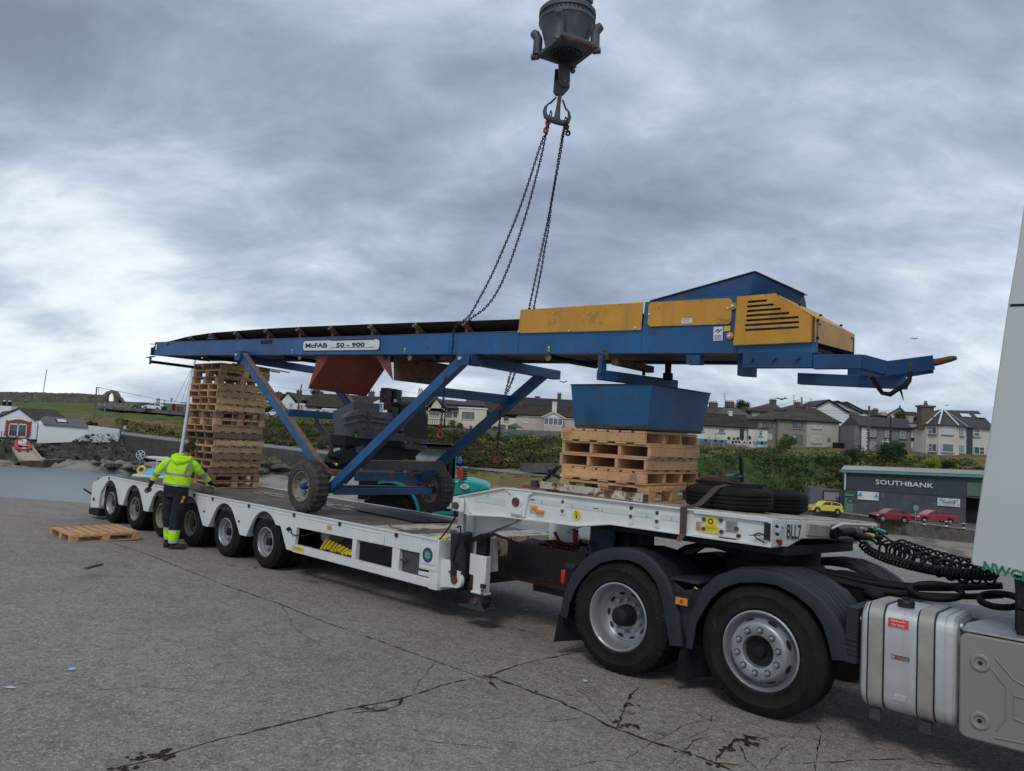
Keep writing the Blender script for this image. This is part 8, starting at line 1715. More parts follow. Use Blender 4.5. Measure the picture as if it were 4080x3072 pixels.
wallp=[(xa,126),(xb_,120.6),(xb_+.4,120.6),(xc,119.2),(xd_,119.2),(xe-.2,120.6),(xf,120.6),(xf,128),(xa,128)]
mb=MB(bayr);mb.slab([(x,y,zb)for x,y in wallp],(0,0,ze-zb));bw=part('wall',mb,bh)
mb=MB(mk('dark_blue_pier',(.035,.05,.07),.7,0,.2,3));mb.box(xe-.1,xe+.85,120.5,120.7,zb,ze);part('slate_pier',mb,bh)
ap=bp_(1552,440,122.5);ridge_r=bp_(2260,478,125);mb=MB(slated)
ev=[Vector((xa-.3,125.5,ze-1.0)),Vector((xb_-.2,120.3,ze)),Vector((xc-.2,118.9,ze)),Vector((xd_+.2,118.9,ze)),Vector((xe,120.3,ze-.1)),Vector((xf,120.3,ze-.2))]
mb.add([ap]+ev[:5],[(0,i,i+1)for i in range(1,5)]);rl=Vector((ap.x,ap.y+1.5,ap.z-.1));rr2=Vector((xf,125,ridge_r.z));mb.add([rl,ev[4],ev[5],rr2],[(0,1,2,3)]);mb.add([ap,rl,Vector((xa-.3,128,ze-1))],[(0,1,2)]);mb.add([ap,Vector((xa-.3,128,ze-1)),ev[0]],[(0,1,2)]);mb.add([rl,rr2,Vector((xf,130,ze)),Vector((xa,130,ze))],[(0,1,2,3)])
br=part('roof',mb,bh);mb=MB(whiter)
for i in(1,2,3,4):mb.bar(ap+Vector((0,-.05,.05)),ev[i]+Vector((0,-.05,.08)),.22,.06)
part('hip_flashing',mb,br);mb=MB(slated);[mb.bar(a_+Vector((0,0,-.08)),b_+Vector((0,0,-.08)),.12,.16)for a_,b_ in zip(ev,ev[1:])];part('gutter',mb,br)
mb=MB(mk('white_rooflight',(.66,.69,.71),.3))
for x,y in((1915,530),(2120,540)):
 c=bp_(x,y,121.9);n_=(ev[5]-ev[4]).cross(rl-ev[4]).normalized();n_=-n_ if n_.z<0 else n_;u_=Vector((1,0,0));v_=n_.cross(u_).normalized();t_=(ev[4]-c).dot(n_);c2=c+n_*(t_+.06);c2=c+Vector((0,(ev[4]-c).dot(n_)/n_.y if abs(n_.y)>.1 else 0,0))+n_*.05
 mb.slab([c2-u_*.75-v_*.45,c2+u_*.75-v_*.45,c2+u_*.75+v_*.45,c2-u_*.75+v_*.45],n_*.08)
part('rooflight',mb,br)
mb=MB(mk('brown_chimney_render',(.13,.10,.075),.95,0,.3,2));a,b=bp_(1330,405,121.5),bp_(1330,640,121.5);mb.box(a.x-1.0,a.x+1.0,121,122.5,b.z-1,a.z);mb.box(a.x-1.2,a.x+1.2,120.8,122.7,a.z-.15,a.z+.15);part('chimney',mb,br);mb=MB(brickr,40);mb.cyl((a.x,121.7,a.z+.1),(a.x,121.7,a.z+.9),.35,10,.2);part('chimney_pot',mb,br)
s=ppm('R',120)
def bwin(x,y,w_,h_,gl=glass_l,style='none',d0=120.6,ang=0):
 c=bp_(x,y,d0);u=Vector((math.cos(ang),math.sin(ang),0));n_=Vector((u.y,-u.x,0));w_,h_=w_*s,h_*s;z=Vector((0,0,1))
 mb=MB(gl);mb.slab([c-u*w_/2-z*h_/2,c+u*w_/2-z*h_/2,c+u*w_/2+z*h_/2,c-u*w_/2+z*h_/2],n_*.06);wo=part('window',mb,bh);mb=MB(wfr);f=.09
 def bb(a0,a1,z0_,z1_):mb.slab([c+u*a0+z*z0_+n_*.061,c+u*a1+z*z0_+n_*.061,c+u*a1+z*z1_+n_*.061,c+u*a0+z*z1_+n_*.061],n_*.04)
 bb(-w_/2,w_/2,h_/2-f,h_/2);bb(-w_/2,w_/2,-h_/2,-h_/2+f);bb(-w_/2,-w_/2+f,-h_/2+f,h_/2-f);bb(w_/2-f,w_/2,-h_/2+f,h_/2-f)
 if style=='l':bb(-w_*.12,-w_*.12+f,-h_/2+f,h_/2-f);bb(-w_/2+f,-w_*.12,-f/2,f/2)
 if style=='r':bb(w_*.02,w_*.02+f,-h_/2+f,h_/2-f);bb(w_*.02+f,w_/2-f,-f/2,f/2)
 if style=='t':bb(-w_/2+f,w_/2-f,-f/2,f/2)
 part('frame',mb,wo);mb=MB(dgrey);mb.slab([c-u*(w_/2+.1)-z*(h_/2+.16)+n_*.0,c+u*(w_/2+.1)-z*(h_/2+.16),c+u*(w_/2+.1)-z*(h_/2+.01),c-u*(w_/2+.1)-z*(h_/2+.01)],n_*.16);part('sill',mb,wo)
al=math.atan2(119.2-120.6,xc-xb_-.4);ar=math.atan2(120.6-119.2,xe-.2-xd_);m1=119.9
bwin(1418,725,108,108,glass_d,'l',m1-.02,al);bwin(1418,965,108,110,glass_d,'l',m1-.02,al);bwin(1620,732,156,112,curtain,'none',119.19);bwin(1620,970,156,115,mk('grey_blind',(.14,.16,.19),.6),'none',119.19);bwin(1812,748,92,110,glass_l,'r',m1-.02,ar);bwin(1812,985,92,112,glass_l,'r',m1-.02,ar);bwin(2012,762,88,106,glass_l,'t',120.58);bwin(2042,1005,145,105,glass_d,'r',120.58)
aa=math.atan2(120.6-126,xb_-xa);
for y in(775,985):bwin(1232,y,34,100,glass_l,'none',123.6,aa)
mb=MB(mk('block_garden_wall',(.16,.16,.16),.95,0,.15,.8,(),.4,8));a,b=at('R',1240,1045,D=117),at('R',2260,1130,D=116);c,d=at('R',2260,1210,D=116),at('R',1240,1110,D=117);mb.slab([Vector((a.x,117,a.z)),Vector((b.x,116,b.z)),Vector((b.x,116,c.z-.5)),Vector((a.x,117,d.z-1))],(0,.3,0));solo('garden_wall',mb,'grey block wall in front of the bay house','wall')
mb=MB(rockm);a,b=at('R',1700,1190,D=113),at('R',2260,1210,D=112);mb.slab([Vector((a.x,113,a.z)),Vector((b.x,112,b.z)),Vector((b.x,112,b.z-4)),Vector((a.x,113,a.z-4))],(0,1,0));solo('rubble_wall',mb,'rough brown rubble wall between the bay house and the garage roof','wall')
h=house('brown_roof_row','row of cream cottages under a long brown tiled roof','K',690,1310,435,142,dep=8);h.wall(322,cream,690,918);mb=MB(pinkr);a,b=h.P(918,330).x,h.P(1400,330).x;mb.box(a,b,h.D-.05,h.D+3,h.z0-1,h.P(1150,330).z);part('wall',mb,h.t)
ro,_=h.roof(308,232,tile,'gable',x0=670,x1=1400);h.chimney(952,185,240,34,ro,2);h.chimney(1227,200,260,36,ro,2,cream,1);h.win(838,337,38,40,dfr,glass_d,'none',wfr);h.win(994,347,42,40,wfr,glass_l,'tee',wfr);h.curtainwin(1128,368,28,56);h.win(803,403,62,34,dfr,glass_l,'mid');h.win(722,392,40,30,wfr,curtain,'none')
h=house('sun_porch','glazed white gabled sun porch on the pinkish cottage','K',1137,1285,445,139,dep=3,cat='porch');h.wall(388,pinkr,below=.8);zt=h.P(1211,330).z;mb=MB(glass_l);mb.box(h.x0+.1,h.x1-.1,h.D+.05,h.D+2.9,h.P(1211,388).z,zt);gz=part('window',mb,h.t);mb=MB(wfr)
for k in range(5):x=h.x0+(h.x1-h.x0)*k/4;mb.box(x-.07,x+.07,h.D-.02,h.D+.06,h.P(1211,388).z,zt)
mb.box(h.x0,h.x1,h.D-.03,h.D+.06,h.P(1211,392).z,h.P(1211,386).z);mb.box(h.x0,h.x1,h.D-.03,h.D+.06,zt-.15,zt+.1);part('frame',mb,gz);pk_=h.P(1217,290);mb=MB(wfr);mb.slab([Vector((h.x0-.3,h.D-.1,zt+.1)),Vector((h.x1+.3,h.D-.1,zt+.1)),pk_],(0,3,0));part('gable',mb,h.t);mb=MB(cream);mb.bar(Vector((h.x0-.5,h.D-.2,zt+.0)),pk_+Vector((0,-.2,.15)),.3,.2);mb.bar(Vector((h.x1+.5,h.D-.2,zt+.0)),pk_+Vector((0,-.2,.15)),.3,.2);part('barge_board',mb,h.t)
h=house('cream_extension','flat-roofed cream two-storey extension with a wide dark window','K',450,672,425,139,dep=6);h.wall(256,cream);mb=MB(whiter);z=h.P(560,256).z;mb.box(h.x0-.15,h.x1+.15,h.D-.15,h.D+6.1,z-.05,z+.18);part('parapet',mb,h.t);h.win(533,312,95,54,dfr,glass_l,'mid',cream);h.door(555,412,20,36,dfr);h.curtainwin(508,410,36,22)
h=house('cream_gable_house','tall cream gable house with dark windows and a small balcony','K',205,345,425,141,dep=9);h.wall(255,cream);a,b,c=h.P(200,262),h.P(345,270),h.P(278,175);mb=MB(cream);mb.slab([Vector((h.x0,h.D,a.z-.5)),Vector((h.x1,h.D,a.z-.5)),c],(0,8,0));part('gable',mb,h.t);mb=MB(tile);yo=Vector((0,4.2,0));mb.bar(c+yo+Vector((0,0,.1)),Vector((h.x1+.8,h.D,b.z-.1))+yo,9,.25);mb.bar(c+yo+Vector((0,0,.1)),Vector((h.x0-.8,h.D,a.z-.1))+yo,9,.25);part('roof',mb,h.t);h.win(262,294,82,38,dfr,glass_l,'mid',cream);h.win(232,408,60,36,dfr,glass_d,'mid');mb=MB(dark);z0_,z1_=h.P(230,385).z,h.P(230,345).z
for k in range(12):x=h.x0+.2+k*.42;mb.box(x,x+.07,h.D-1.5,h.D-1.43,z0_,z1_)
mb.box(h.x0+.1,h.x0+5.2,h.D-1.52,h.D-1.4,z1_,z1_+.1);mb.box(h.x0,h.x0+5.3,h.D-1.6,h.D,z0_-.15,z0_);part('balcony',mb,h.t)
h=house('cream_link','recessed cream link with a black flat canopy between gable and extension','K',335,455,425,141,dep=4);h.wall(265,cream);mb=MB(dark);z=h.P(390,262).z;mb.box(h.x0,h.x1,h.D-.8,h.D+4,z-.1,z+.25);part('roof',mb,h.t);h.win(375,302,56,50,dfr,glass_l,'mid');h.win(430,305,28,40,dfr,glass_d,'none');h.win(375,410,50,36,dfr,glass_d,'mid')
h=house('skylight_roof_house','grey slate roof with a row of white rooflights behind the cream houses','K',180,930,300,150,dep=10);h.wall(235,grendl);ro,_=h.roof(232,150,slate,'gable',x0=170,x1=930)
mb=MB(mk('white_rooflight',(.66,.69,.71),.3));h0_=h
for x in(200,325,360,400,445,485,760):
 c=h.P(x,186,2.3);mb.slab([c+Vector((-.9,-.7,-.55)),c+Vector((.9,-.7,-.55)),c+Vector((.9,.7,.65)),c+Vector((-.9,.7,.65))],(0,-.1,.15))
part('rooflight',mb,ro);h.chimney(152,100,170,34,ro,2,cream);
h=house('rear_slate_row','dark slate roofs with chimneys behind the brown-roofed row','K',880,1400,270,158,dep=9);h.wall(250,grendl);ro,_=h.roof(245,178,slated,'gable');h.chimney(973,132,200,30,ro,2);h.chimney(1090,155,190,40,ro,0);h.chimney(1265,135,200,30,ro,2)
mb=MB(mk('green_shed_boards',(.07,.15,.085),.8,0,.1,4));sh=thing('garden_shed','green wooden garden shed behind the block wall','shed',tuple(at('K',905,430,D=136)));a,b=at('K',850,430,D=136),at('K',975,430,D=136);z1_=at('K',905,400,D=136).z;mb.box(a.x,b.x-1.2,136,139,a.z-.6,z1_);part('wall',mb,sh);pk_=at('K',915,373,D=136);mb=MB(mk('green_shed_roof',(.09,.14,.09),.8,0,.1));mb.slab([Vector((a.x-.2,135.8,z1_)),Vector((b.x,135.8,z1_-.3)),pk_],(0,3.3,0));part('roof',mb,sh)
mb=MB(mk('block_garden_wall',(.16,.16,.16),.95));
for(x0,y0,x1,y1,hh,D_,m_,lab)in((640,418,1310,440,60,134,MATS['block_garden_wall'],'long grey block garden wall behind the bramble bank'),(390,412,650,425,46,134.5,mk('grey_board_fence',(.15,.135,.12),.9,0,.25,2),'grey board fence left of the block wall')):
 a,b=at('K',x0,y0,D=D_),at('K',x1,y1,D=D_);s=ppm('K',D_);mb=MB(m_)
 mb.slab([a,b,Vector((b.x,b.y,b.z-hh*s)),Vector((a.x,a.y,a.z-hh*s))],(0,.25,0));n=int((b.x-a.x)/3)
 for k in range(n):p=a.lerp(b,k/n);mb.box(p.x-.12,p.x+.12,p.y-.1,p.y,p.z-hh*s,p.z+.1)
 solo('garden_wall' if 'block' in lab else 'board_fence',mb,lab,'wall' if 'block' in lab else 'fence')
mb=MB(mk('blue_barrel_plastic',(.02,.16,.45),.4),50);c=at('K',850,478,D=131);mb.cyl(c-Vector((.75,0,0)),c+Vector((.75,0,0)),.38,14);solo('blue_barrel',mb,'blue barrel lying against the block garden wall','barrel',bev=.05)
h=house('white_bungalow','white gabled bungalow with small windows behind the left strut','V',350,700,435,150,dep=8);h.wall(330,whiter,350,580);a,b,c=h.P(345,335),h.P(582,325),h.P(465,208);mb=MB(whiter);mb.slab([Vector((h.P(355,335).x,h.D-.02,a.z-.3)),Vector((h.P(582,330).x,h.D-.02,a.z-.3)),c],(0,6,0));part('gable',mb,h.t)
mb=MB(tile);mb.bar(c+Vector((0,3.2,.15)),a+Vector((-.5,3.2,.0)),7,.22);mb.bar(c+Vector((0,3.2,.15)),b+Vector((.5,3.2,.0)),7,.22);part('roof',mb,h.t);h.win(506,362,32,52,wfr,glass_l,'tee');mb=MB(whiter);mb.box(h.P(590,380).x,h.P(850,380).x,h.D-1,h.D+3,h.z0-1,h.P(700,345).z);part('wall',mb,h.t);h.D-=1.05;h.win(625,385,60,62,wfr,glass_l,'mid');h.win(735,385,80,55,wfr,glass_l,'mid')
h=house('long_brown_bungalow','long brown tiled bungalow roofs with several chimneys behind the engine','V',600,1700,440,148,dep=12);h.wall(400,whiter,700,1560,below=1.2);ro,_=h.roof(395,235,tile,'gable',x0=700,x1=1640);h.chimney(885,190,250,45,ro,2);h.chimney(1520,185,250,70,ro,3);h.chimney(1657,180,250,60,ro,2);mb=MB(whiter);a=h.P(1640,380,-1);mb.slab([Vector((a.x-1.6,a.y,h.z0-.5)),Vector((a.x+2.2,a.y,h.z0-.5)),Vector((a.x+2.2,a.y,h.P(1640,330).z)),h.P(1680,265,-1),Vector((a.x-1.6,a.y,h.P(1640,330).z))],(0,3,0));part('dormer',mb,h.t);h.win(1645,385,50,90,wfr,mk('blue_tinted_pane',(.12,.22,.35),.2),'none',dy=-1.1)
h=house('left_bungalow','dark-roofed bungalow just right of the tall pallet stack','V',200,470,430,152,dep=9);h.wall(320,whiter,190,460);ro,_=h.roof(300,215,tile,'gable',x0=160,x1=470);h.chimney(350,190,240,60,ro,1);h.win(235,345,50,40,dfr,glass_d,'none')
h=house('right_bungalow','brown roof with small white gable right of the exhaust block','V',1890,2120,400,147,dep=8);h.wall(350,whiter);ro,_=h.roof(330,262,tile,'gable',x0=1880,x1=2110)
ch_=house('chimney_house','bungalow chimney beside the wooden pole','V',560,640,330,153,dep=6);ch_.wall(300,tile,below=2);ro,_=ch_.roof(300,235,tile,'g',x0=480,x1=860);ch_.chimney(610,172,260,56,ro,2)
mb=MB(lf_ivy,0);q=random.Random(5);a,b=at('V',180,372,D=146),at('V',440,372,D=146);
for k in range(1500):leaf(mb,Vector((q.uniform(a.x,b.x),146-q.random()*.5,a.z-q.random()*1.7)),.35,q)
mb.box(a.x,b.x,146,147,a.z-2.2,a.z-.1);solo('clipped_hedge',mb,'clipped green hedge before the left bungalow','hedge')
gz_=thing('garage_building','long dark grey corrugated garage with white SOUTHBANK lettering and green fascia','garage',tuple(at('T',1400,560,D=94)))
A=at('T',695,495,D=96);Bq=at('T',1955,600,D=91);Cq=at('T',2400,640,D=89.5)
def gp_(u,z,o=0):
 d=(Bq-A);d.z=0;L_=d.length;d.normalize();n_=Vector((d.y,-d.x,0));return Vector((A.x,A.y,0))+d*u+n_*o+Vector((0,0,z))
dg=(Bq-A);dg.z=0;GL=dg.length;dg.normalize();ng=Vector((dg.y,-dg.x,0));gang=math.atan2(dg.y,dg.x)
def gu(x,y):
 r_=ray('T',x,y);o=Vector((0,0,CH));t=(Vector((A.x,A.y,0))-o).dot(ng)/r_.dot(ng);p=o+r_*t;return(p-Vector((A.x,A.y,0))).dot(dg),p.z
corr=mk('grey_cladding',(.075,.088,.105),.6,0,.1,1,(),.1,8);gren=mk('stained_grey_render',(.070,.080,.098),.8,0,.25,.7,(((.12,.13,.14),.60,1.0),((.045,.05,.06),.62,.8)),.2,6,streak=((.11,.12,.13),.5))
ze0,ze1=gu(700,80)[1],gu(1950,128)[1];zm0,zm1=gu(800,262)[1],gu(1950,345)[1];U1=gu(1950,300)[0];U2=U1+14
def zz(a,b,u):return a+(b-a)*u/U1
mb=MB(gren);mb.slab([gp_(0,A.z-1.5),gp_(U1,Bq.z-1.5),gp_(U1,zm1),gp_(0,zm0)],-ng*12);mb.slab([gp_(U1+4,Bq.z-1.5),gp_(U2,Bq.z-1.5),gp_(U2,zm1),gp_(U1+4,zm1)],-ng*12);gw=part('wall',mb,gz_)
mb=MB(corr,0);n=150;P0,P1=[],[]
for k in range(n*2+1):u=U2*k/(n*2);o=.12 if k%2 else .04;P0.append(gp_(u,zz(zm0,zm1,u),o));P1.append(gp_(u,zz(ze0,ze1,u),o))
mb.grid([P0,P1]);part('cladding',mb,gz_)
mb=MB(mk('green_fascia',(.10,.28,.23),.5,0,.1,3));mb.bar(gp_(-.8,zz(ze0,ze1,-.8)+.12,.45),gp_(U2,zz(ze0,ze1,U2)+.12,.45),.25,.30);part('fascia',mb,gz_)
mb=MB(mk('pale_corrugated_roof',(.42,.41,.39),.8,0,.15,1.5,(((.25,.24,.22),.62,2),),.2,6),0);P0,P1=[],[]
for k in range(241):u=-.7+(U2+.7)*k/240;o=.10 if k%2 else 0;P0.append(gp_(u,zz(ze0,ze1,u)+.28+o,.45));P1.append(gp_(u+.8,zz(ze0,ze1,u)+.72+o,-7))
mb.grid([P0,P1]);P2=[p-ng*7+Vector((0,0,-1.3))for p in P1];mb.grid([P1,P2]);part('roof',mb,gz_)
mb=MB(whitep,50);mb.tube([gp_(-.35,ze0+.05,.5),gp_(-.1,ze0-.1,.3),gp_(-.1,zz(zm0,zm1,0)-.1,.3)],.09,8);part('drainpipe',mb,gz_)
mb=MB(gren);mb.slab([gp_(0,A.z-1.5),gp_(0,ze0),gp_(0,ze0)-ng*12,gp_(0,A.z-1.5)-ng*12],-dg*.2);part('gable_wall',mb,gz_)
mb=MB(whitep);u0,z0_=gu(1005,180);u1,z1_=gu(1615,222);c=gp_((u0+u1)/2,(z0_+z1_)/2,.17);dd=(gp_(u1,z1_)-gp_(u0,z0_)).normalized();mb.use(black);text(mb,'SOUTHBANK',c-ng*.02,dd,(0,0,1),.64+.10,(u1-u0)*1.01,None,.0,bold=.05);mb.use(whitep);text(mb,'SOUTHBANK',c,dd,(0,0,1),.60,(u1-u0)*.985,None,.0,bold=.012);part('lettering',mb,gz_)
def gbox(nm,par,x0,y0,x1,y1,m,o=.16,th=.05):
 (a,za),(b,zb_)=gu(x0,y0),gu(x1,y1);zmid=(za+zb_)/2;mb=MB(m);mb.slab([gp_(a,zb_,o),gp_(b,zb_,o),gp_(b,za,o),gp_(a,za,o)],-ng*th);return part(nm,mb,par),(a+b)/2,(za+zb_)/2,b-a,za-zb_
o,uc,zc_,w_,h_=gbox('notice_board',gz_,826,275,1042,377,whitep);mb=MB(mk('sail_logo_blue',(.04,.24,.52),.5))
for s in(-1,1):
 c=gp_(uc+s*w_*.38,zc_+h_*.16,.17);mb.add([c-dg*.28-Vector((0,0,.28)),c+dg*.10-Vector((0,0,.28)),c+dg*.12+Vector((0,0,.38))],[(0,1,2)]);mb.add([c+dg*.14-Vector((0,0,.28)),c+dg*.30-Vector((0,0,.28)),c+dg*.14+Vector((0,0,.05))],[(0,1,2)]);mb.slab([c-dg*.3-Vector((0,0,.37)),c+dg*.32-Vector((0,0,.37)),c+dg*.32-Vector((0,0,.42)),c-dg*.3-Vector((0,0,.42))],ng*.004)
part('sail_emblem',mb,o)
o,uc,zc_,w_,h_=gbox('garage_sign',gz_,1652,345,1884,443,whitep);mb=MB(mk('sign_teal',(.09,.30,.36),.5));text(mb,'East  Coast',gp_(uc,zc_+h_*.28,.18),dg,(0,0,1),.42,w_*.86,None,0,bold=.025,shear=.25);mb.use(mk('sign_brown',(.16,.07,.06),.5));text(mb,'GARAGE',gp_(uc,zc_-h_*.03,.18),dg,(0,0,1),.27,w_*.60,None,0,bold=.03);mb.use(mk('sign_grey',(.18,.18,.18),.5));text(mb,'MECHANICAL REPAIRS & SERVICING',gp_(uc,zc_-h_*.26,.18),dg,(0,0,1),.10,w_*.66,None,0);text(mb,'TYRES  BRAKES  EXHAUSTS',gp_(uc,zc_-h_*.38,.18),dg,(0,0,1),.10,w_*.52,None,0)
for s in(-1,1):mb.lathe([(.09,0),(.14,0)],gp_(uc+s*w_*.42,zc_-h_*.22,.18),(dg,Vector((0,0,1)),-ng),14)
part('lettering',mb,o)
o,uc,zc_,w_,h_=gbox('side_door',gz_,692,330,780,500,mk('green_door',(.075,.17,.12),.6,0,.2,2),.10);mb=MB(mk('pale_door_pattern',(.17,.30,.22),.6))
for k in range(12):mb.slab([gp_(uc-w_*.4,zc_-h_*.42+k*.17,.105),gp_(uc+w_*.25+.1*(k%3),zc_-h_*.42+k*.17,.105),gp_(uc+w_*.25+.1*(k%3),zc_-h_*.42+k*.17+.05,.105),gp_(uc-w_*.4,zc_-h_*.42+k*.17+.05,.105)],ng*.004)
mb.use(dark);[mb.tube([gp_(uc+.15+.3*math.cos(t)*(1+.2*j),zc_+.45+.3*math.sin(t),.115)for t in[i*.7 for i in range(10)]],.035,4)for j in(0,1)];part('door_painting',mb,o)
mb=MB(mk('green_shutter_box',(.13,.27,.20),.5));(a,za),(b,zb_)=gu(692,305),gu(785,330);mb.slab([gp_(a,zb_,.35),gp_(b,zb_,.35),gp_(b,za,.35),gp_(a,za,.35)],-ng*.3);part('shutter_box',mb,gz_)
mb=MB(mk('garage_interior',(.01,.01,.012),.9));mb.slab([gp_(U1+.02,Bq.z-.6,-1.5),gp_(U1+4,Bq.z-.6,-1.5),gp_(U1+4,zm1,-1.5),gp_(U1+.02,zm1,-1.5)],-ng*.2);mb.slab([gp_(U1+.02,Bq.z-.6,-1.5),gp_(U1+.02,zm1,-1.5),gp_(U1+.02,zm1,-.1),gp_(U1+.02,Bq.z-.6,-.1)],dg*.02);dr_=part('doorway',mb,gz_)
mb=MB(mk('green_roller_shutter',(.09,.16,.12),.6,0,.1,2));zt=gu(1990,190)[1];zb_=gu(1990,325)[1]
for k in range(9):z=zb_+(zt-zb_)*k/9;mb.bar(gp_(U1+.05,z+.08,.14),gp_(U1+4,z+.08,.14),.06,(zt-zb_)/9*.9)
part('roller_shutter',mb,dr_)
an=thing('low_annex','low grey rendered annex with flaking wall and a shuttered window, left of the garage','shed',tuple(at('T',520,480,D=97)));a,b=at('T',330,470,D=97),at('T',690,490,D=97);zt0,zt1=at('T',340,235,D=97).z,at('T',670,270,D=97).z;mb=MB(mk('flaking_grey_render',(.13,.14,.155),.9,0,.2,.8,(((.35,.34,.32),.62,1.5),((.07,.08,.09),.60,1)),.2,6));mb.slab([Vector((a.x,97,a.z-1)),Vector((b.x,97,b.z-1)),Vector((b.x,97,zt1)),Vector((a.x,97,zt0))],(0,3,0));part('wall',mb,an)
mb=MB(mk('blue_panel',(.03,.09,.16),.6));c=at('T',655,420,D=96.9);mb.box(c.x-.7,c.x+.7,96.85,96.95,c.z-1.6,c.z+1);part('blue_panel',mb,an);c=at('T',552,328,D=96.9);s=ppm('T',97);mb=MB(mk('grey_shutter',(.33,.31,.30),.7,0,.1,3));mb.box(c.x-80*s,c.x+80*s,96.85,96.95,c.z-44*s,c.z+44*s)
for k in range(9):mb.box(c.x-80*s,c.x+80*s,96.82,96.85,c.z-44*s+k*88*s/9,c.z-44*s+k*88*s/9+.04)
w_=part('shuttered_window',mb,an);mb=MB(dark);[mb.box(c.x+x0*s,c.x+x1*s,96.78,96.9,c.z+z0*s,c.z+z1*s)for x0,x1,z0,z1 in((-88,88,44,52),(-88,88,-54,-44),(-88,-80,-44,44),(80,88,-44,44))];part('frame',mb,w_)
mb=MB(wallm,0);a,b=at('L',280,640,D=102),at('L',940,680,D=100);mb.slab([Vector((a.x,102,-6)),Vector((b.x,100,-6)),Vector((b.x,100,b.z-1.2)),Vector((a.x,102,a.z-.5))],(0,2,0));solo('old_stone_wall',mb,'old stone retaining wall under the ivy, behind the spare tyres','wall')
bo=thing('white_boathouse','white gabled boathouse with a red arched surround and glazed doors','boathouse',tuple(at('U',300,800,D=127)))
def up_(x,y,D=127):return at('U',x,y,D=D)
zb=up_(300,800).z;mb=MB(whiter);xl,xr=up_(-220,600).x,up_(620,600).x;mb.slab([Vector((xl,127,zb-1.5)),Vector((xr,127,zb-1.5)),Vector((xr,127,up_(600,545).z)),up_(315,335),Vector((xl,127,up_(-200,560).z))],(0,10,0));part('wall',mb,bo)
mb=MB(tile);pk_=up_(315,332);mb.slab([pk_+Vector((0,-.2,.05)),up_(600,545)+Vector((0,-.2,.05)),up_(600,545)+Vector((0,10,.05)),pk_+Vector((0,10,.05))],(0,0,.2));mb.slab([pk_+Vector((0,-.2,.05)),up_(-220,570)+Vector((0,-.2,.05)),up_(-220,570)+Vector((0,10,.05)),pk_+Vector((0,10,.05))],(0,0,.2));ro=part('roof',mb,bo)
mb=MB(slated);mb.slab([up_(40,375,133),up_(300,335,133),up_(150,430,129),up_(-40,460,129)],(0,0,.1));part('side_roof',mb,bo);mb=MB(whiter);a=up_(110,300,133);mb.box(a.x-1.2,a.x+1.2,132.5,134,a.z-2.2,a.z+.2);cm=part('chimney',mb,ro);mb=MB(dark,40);[mb.cyl((a.x+k,133,a.z+.2),(a.x+k,133,a.z+1.0),.32,10)for k in(-.5,.5)];mb.use(whiter);[mb.cyl((a.x+k,133,a.z+1.0),(a.x+k,133,a.z+1.2),.25,8)for k in(-.5,.5)];part('chimney_pot',mb,ro)
s=ppm('U',127);cx=up_(300,700).x;red_=mk('red_surround_paint',(.35,.035,.03),.6,0,.1,3);mb=MB(red_);w1,w0=185*s,150*s;zs0,zs1=zb,up_(300,545).z
out=[(cx-w1,zs0),(cx-w1,zs1)]+[(cx-w1+2*w1*k/10,zs1+math.sin(math.pi*k/10)*42*s)for k in range(1,10)]+[(cx+w1,zs1),(cx+w1,zs0)];inn=[(cx+w0,zs0),(cx+w0,zs1-.3)]+[(cx+w0-2*w0*k/10,zs1-.3+math.sin(math.pi*k/10)*30*s)for k in range(1,10)]+[(cx-w0,zs1-.3),(cx-w0,zs0)]
for i in range(len(out)-1):mb.slab([(out[i][0],126.85,out[i][1]),(out[i+1][0],126.85,out[i+1][1]),(inn[-2-i][0],126.85,inn[-2-i][1]),(inn[-1-i][0],126.85,inn[-1-i][1])],(0,.2,0))
for k in range(6):
 for sg in(-1,1):z=zs0+.3+k*(zs1-zs0)/6;mb.box(min(cx+sg*w1,cx+sg*(w1+.28)),max(cx+sg*w1,cx+sg*(w1+.28)),126.87,127,z,z+.32)
part('arch_surround',mb,bo);mb=MB(glass_d);mb.box(cx-w0,cx+w0,126.93,127.02,zs0,zs1+.2);dr=part('glazed_door',mb,bo);mb=MB(wfr);[mb.box(cx+a-.1,cx+a+.1,126.86,126.94,zs0,zs1-.3)for a in(-w0*.97,0,w0*.97)];mb.box(cx-w0,cx+w0,126.86,126.94,zs1-.5,zs1-.3);mb.box(cx-w0,cx+w0,126.86,126.94,zs0,zs0+.2);part('frame',mb,dr)
mb=MB(dark);a,b=up_(-50,800,126),up_(610,835,126);mb.slab([Vector((a.x,125,zb-.35)),Vector((b.x,125,zb-.45)),Vector((b.x,127,zb-.45)),Vector((a.x,127,zb-.35))],(0,0,.25));[mb.box(up_(x,700).x-.03,up_(x,700).x+.03,125.1,125.2,zb-.1,zb+.95)for x in range(-40,480,48)];mb.box(a.x,up_(130,700).x,125.1,125.2,zb+.9,zb+.98);part('deck',mb,bo)
ws=thing('white_store','low white store with purple slate lean-to roof and one rooflight','shed',tuple(up_(1000,850,125.5)));a,b=up_(615,870,125.5),up_(1465,870,125.5);z_l,z_r=up_(730,600,125.5).z,up_(1460,640,125.5).z;mb=MB(whiter);mb.slab([Vector((a.x,125.5,a.z-.3)),Vector((b.x,125.5,b.z)),Vector((b.x,125.5,z_r)),Vector((a.x,125.5,z_l))],(0,6,0));mb.slab([Vector((a.x,125.5,z_l)),up_(630,450,131),up_(720,590,125.5)],(0,.3,0));part('wall',mb,ws)
